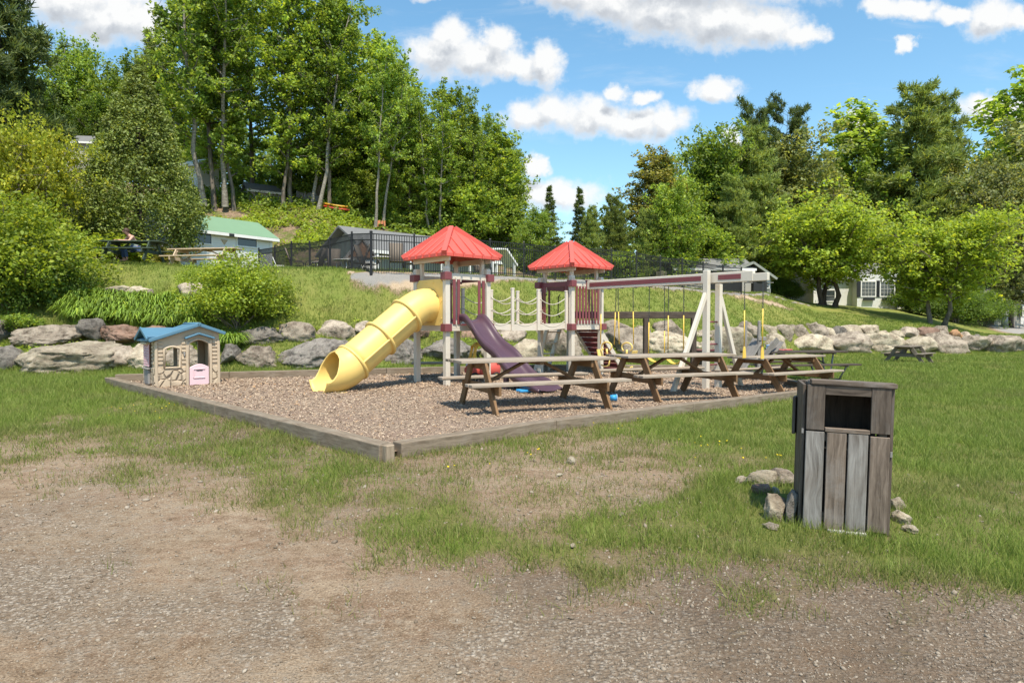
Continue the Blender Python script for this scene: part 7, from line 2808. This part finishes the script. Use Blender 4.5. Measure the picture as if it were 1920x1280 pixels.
def sling_chair():
    o = empty('patio_chair', (0, 0, 0))
    m = MB()
    m.grid([[(-0.27, -0.26, 0.47), (0.27, -0.26, 0.47)], [(-0.27, 0.0, 0.43), (0.27, 0.0, 0.43)], [(-0.27, 0.24, 0.44), (0.27, 0.24, 0.44)]])
    m.build('seat', M['sling'], o, solid=0.015)
    m = MB()
    m.grid([[(-0.27, 0.24, 0.44), (0.27, 0.24, 0.44)], [(-0.27, 0.34, 0.85), (0.27, 0.34, 0.85)], [(-0.27, 0.50, 1.28), (0.27, 0.50, 1.28)]])
    m.build('backrest', M['sling'], o, solid=0.015)
    for s in (-1, 1):
        m = MB()
        m.tube([(s * 0.29, 0.52, 1.30), (s * 0.29, 0.34, 0.82), (s * 0.29, 0.24, 0.44), (s * 0.29, -0.28, 0.47)], 0.018, 6)
        m.build('side_rail', M['iron'], o)
        m = MB()
        m.tube([(s * 0.29, 0.33, 0.72), (s * 0.33, 0.05, 0.70), (s * 0.33, -0.25, 0.66), (s * 0.32, -0.34, 0.55), (s * 0.31, -0.28, 0.0)], 0.018, 6)
        m.build('armrest', M['iron'], o)
        m = MB()
        m.tube([(s * 0.29, 0.20, 0.45), (s * 0.31, 0.40, 0.0)], 0.018, 6)
        m.build('leg', M['iron'], o)
    o.scale = (1.05, 1.05, 1.05)
    return o


sc0 = sling_chair()
chairs = [(558, 31.6, 100, 'brown sling chair, leftmost of the patio chairs, beside the white garden chair'), (592, 31.2, -95, 'sling chair second from the left behind the fence, by the low white table'), (626, 29.6, 12, 'broad-backed sling chair standing left of the brown gabled hut'),
          (672, 28.0, -70, 'sling chair seen sideways just left of the fence corner post'), (745, 27.6, 14, 'tall brown sling chair right of the fence corner, seen from behind'), (776, 28.8, -40, 'sling chair half behind the left red roof'), (905, 32.0, 30, 'dark sling chair seen under the left red roof beyond the tower'), (690, 28.6, 80, 'sling chair right behind the fence corner post')]
for i, (px, Y, a, lb) in enumerate(chairs):
    o = sc0 if i == 0 else copy_tree(sc0)
    o.location = on_ground(px, Y)
    o.rotation_euler = (0, 0, R(a))
    tag(o, lb, 'chair', 'sling chairs on the pool terrace')
adirondack(530, 32.2, R(110), 'white slatted garden chair nearest the cabin', M['white'], 0.9)
adirondack(586, 33.2, R(-60), 'white slatted garden chair behind the sling chairs', M['white'])
adirondack(1088, 37.5, R(150), 'pale garden chair behind the fence between right tower and shed', M['paleboard'])
adirondack(1240, 41.0, R(165), 'pale garden chair behind the fence left of the shed', M['paleboard'])
adirondack(1916, 58.5, R(-150), 'white garden chair before the house at the right edge', M['white'])
for (px, Y, lb) in ((606, 32.0, 'low white round table among the chairs left of the hut'), (648, 28.8, 'white round table before the brown gabled hut'), (718, 28.2, 'round pale table between corner post and tall brown chair')):
    p = on_ground(px, Y)
    o = empty('patio_table', p, 0, lb, 'table')
    m = MB()
    m.tube([(0, 0, 0.70), (0, 0, 0.735)], 0.55, 24)
    m.build('tabletop', M['white'], o)
    for k in range(4):
        a = k * PI / 2 + 0.4
        m = MB()
        m.tube([(0.34 * math.cos(a), 0.34 * math.sin(a), 0.70), (0.42 * math.cos(a), 0.42 * math.sin(a), 0)], 0.02, 6)
        m.build('leg', M['white'], o)

# ------------------------------------------------------------------ small things up the hillside
p = on_ground(150, 52)
gable_house('hill_cabin', (p.x - 1.4, 52, p.z + 0.9), R(6), 2.9, 2.6, 2.0, 0.7, M['sidetan'], M['greyroof'], 'small grey-roofed cabin high on the hill at left', 'cabin', 0.25)
p = on_ground(366, 49.5)
gable_house('hill_cabin', (p.x - 0.8, 49.5, p.z + 0.9), R(-20), 1.6, 2.0, 1.3, 0.5, M['sidewhite'], M['white'], 'pale roofed cabin peeping out right of the cedar', 'cabin', 0.25)
p = on_ground(492, 49)
gable_house('hill_shed', (p.x - 0.9, 49, p.z - 0.1), R(35), 2.4, 1.8, 1.15, 0.55, M['sidetan'], M['greyroof'], 'small tan shed among the grove trunks', 'shed', 0.2)
p = on_ground(580, 49.5)
o = empty('palisade', p, R(-25), 'short fence of rough grey planks among the grove trunks', 'fence')
for k in range(12):
    m = MB()
    m.bar((-1.1 + k * 0.2, random.uniform(-.04, .04), -0.3), (-1.1 + k * 0.2, random.uniform(-.04, .04), 1.55 - 0.05 * k + random.uniform(-.12, .12)), 0.17, 0.05, up=(0, 1, 0))
    m.build('plank', M['greywood'], o)


def kayak(mat, loc, rz, label):
    o = empty('kayak', loc, rz, label, 'kayak')
    o.rotation_euler = (0, R(8), rz)
    o.scale = (0.75, 0.8, 0.8)
    P = []
    for k in range(13):
        f = k / 12
        x = -1.35 + 2.7 * f
        w = 0.36 * math.sin(PI * min(max(f, 0.02), 0.98)) ** 0.65
        P.append([(x, w * math.cos(2 * PI * j / 14), 0.14 * math.sin(2 * PI * j / 14) * (0.5 + w) + 0.10 * abs(2 * f - 1) ** 2) for j in range(14)])
    MB().grid(P, True, True).build('hull', mat, o)
    m = MB()
    m.tube([(0.42 * math.cos(2 * PI * j / 20), 0.20 * math.sin(2 * PI * j / 20), 0.13) for j in range(21)], 0.025, 6)
    m.build('cockpit_rim', M['black'], o)


p = on_ground(630, 46.9)
kayak(M['kayakred'], p + Vector((0, 0, 0.42)), R(8), 'red kayak lying under the yellow one below the grove')
kayak(M['kayakyellow'], p + Vector((-0.1, 0.1, 0.66)), R(6), 'yellow kayak stacked on the red one below the grove')
p = on_ground(713, 46.8)
o = empty('crate', p + Vector((0, 0, 0.05)), R(12), 'small orange crate on the slope below the white birch trunk', 'crate')
m = MB()
m.box((0, 0, 0.05), (0.8, 0.5, 0.06))
m.box((0, 0.22, 0.26), (0.8, 0.05, 0.42))
m.box((0, -0.22, 0.26), (0.8, 0.05, 0.42))
m.box((-0.38, 0, 0.26), (0.05, 0.40, 0.42))
m.box((0.38, 0, 0.26), (0.05, 0.40, 0.42))
m.build('crate_body', plain('orange_plastic', (0.60, 0.22, 0.10), 0.5), o)


# ------------------------------------------------------------------ the person at the green table
def skin_mesh(name, nodes, edges, mat, parent, sub=2, root=0):
    me = bpy.data.meshes.new(name)
    me.from_pydata([n[0] for n in nodes], edges, [])
    o = link_mesh(name, me, mat, parent)
    m = o.modifiers.new('skin', 'SKIN')
    m.use_smooth_shade = True
    for v, n in zip(me.skin_vertices[0].data, nodes):
        r = n[1]
        v.radius = (r, r) if not isinstance(r, tuple) else r
        v.use_root = False
    me.skin_vertices[0].data[root].use_root = True
    s = o.modifiers.new('sub', 'SUBSURF')
    s.levels = sub
    s.render_levels = sub
    return o


def make_person():
    t = t6.location
    o = empty('person', (t.x - 0.36, t.y + 0.74, t.z), R(-35), 'person with brown hair and pale green top bent over the green picnic table', 'person')
    o.scale = (1.12, 1.12, 1.12)
    N, E = [], []

    def add(p, r, par=None):
        N.append((p, r))
        if par is not None:
            E.append((par, len(N) - 1))
        return len(N) - 1
    pel = add((0, 0.02, 0.53), (0.15, 0.12))
    sp1 = add((0, -0.02, 0.68), (0.135, 0.11), pel)
    sp2 = add((0, -0.10, 0.84), (0.15, 0.115), sp1)
    ch = add((0, -0.19, 0.98), (0.13, 0.10), sp2)
    nk = add((0, -0.26, 1.06), 0.055, ch)
    hd0 = add((0, -0.31, 1.12), (0.07, 0.08), nk)
    hd1 = add((0, -0.35, 1.19), (0.078, 0.095), hd0)
    add((0, -0.355, 1.265), (0.06, 0.075), hd1)
    for s in (-1, 1):
        sh = add((s * 0.17, -0.19, 0.99), 0.06, ch)
        el = add((s * 0.25, -0.36, 0.80), 0.043, sh)
        wr = add((s * 0.12, -0.58, 0.815), 0.029, el)
        pm = add((s * 0.07, -0.66, 0.825), (0.038, 0.018), wr)
        for f, (dx, L) in enumerate(((-0.03, 0.055), (-0.011, 0.068), (0.009, 0.072), (0.028, 0.064))):
            a = add((s * 0.065 + dx, -0.705, 0.825), 0.0095, pm)
            b = add((s * 0.06 + dx * 1.15, -0.705 - L * 0.55, 0.828), 0.0088, a)
            add((s * 0.055 + dx * 1.15, -0.705 - L, 0.812), 0.0078, b)
        a = add((s * 0.07 - s * 0.045, -0.645, 0.83), 0.011, pm)
        add((s * 0.07 - s * 0.065, -0.685, 0.825), 0.009, a)
        hp = add((s * 0.10, -0.04, 0.54), 0.088, pel)
        kn = add((s * 0.14, -0.46, 0.55), 0.062, hp)
        an = add((s * 0.13, -0.38, 0.10), 0.042, kn)
        add((s * 0.14, -0.56, 0.04), (0.045, 0.035), an)
    body = skin_mesh('body', N, E, M['skin'], o)
    # face: nose, ears, eyes and mouth sit on the head
    m = MB()
    m.ball((0, -0.455, 1.175), (0.014, 0.020, 0.022), 8, 6)
    m.build('nose', M['skin'], o)
    for s in (-1, 1):
        m = MB()
        m.ball((s * 0.082, -0.345, 1.18), (0.012, 0.022, 0.032), 8, 6)
        m.build('ear', M['skin'], o)
        m = MB()
        m.ball((s * 0.032, -0.437, 1.20), (0.012, 0.008, 0.009), 8, 6)
        m.build('eye', M['black'], o)
    m = MB()
    m.ball((0, -0.432, 1.125), (0.026, 0.010, 0.007), 8, 6)
    m.build('mouth', M['kayakred'] if False else M['maroon'], o)
    m = MB()
    P = []
    for i in range(9):
        th = PI * 0.66 * i / 8
        row = []
        for k in range(18):
            a = 2 * PI * k / 18
            fr = 1.0 if math.sin(a) > -0.2 else 0.72
            t_ = th * fr
            row.append((0.098 * math.sin(t_) * math.cos(a), -0.335 + 0.112 * math.sin(t_) * math.sin(a), 1.20 + 0.115 * math.cos(t_)))
        P.append(row)
    m.grid(P, True, True)
    m.build('hair', M['hair'], o, solid=0.02)
    # sleeveless top
    skin_mesh('top', [((0, 0.0, 0.58), (0.165, 0.135)), ((0, -0.03, 0.70), (0.155, 0.128)), ((0, -0.10, 0.84), (0.165, 0.13)), ((0, -0.165, 0.94), (0.15, 0.112))], [(0, 1), (1, 2), (2, 3)], M['shirt'], o)
    n2 = [((0, 0.02, 0.53), (0.165, 0.13))]
    e2 = []
    for s in (-1, 1):
        n2 += [((s * 0.10, -0.04, 0.54), 0.100), ((s * 0.14, -0.42, 0.555), 0.078), ((s * 0.14, -0.45, 0.50), 0.072), ((s * 0.13, -0.39, 0.16), 0.058)]
        b = len(n2) - 4
        e2 += [(0, b), (b, b + 1), (b + 1, b + 2), (b + 2, b + 3)]
    skin_mesh('trousers', n2, e2, M['denim'], o)


make_person()
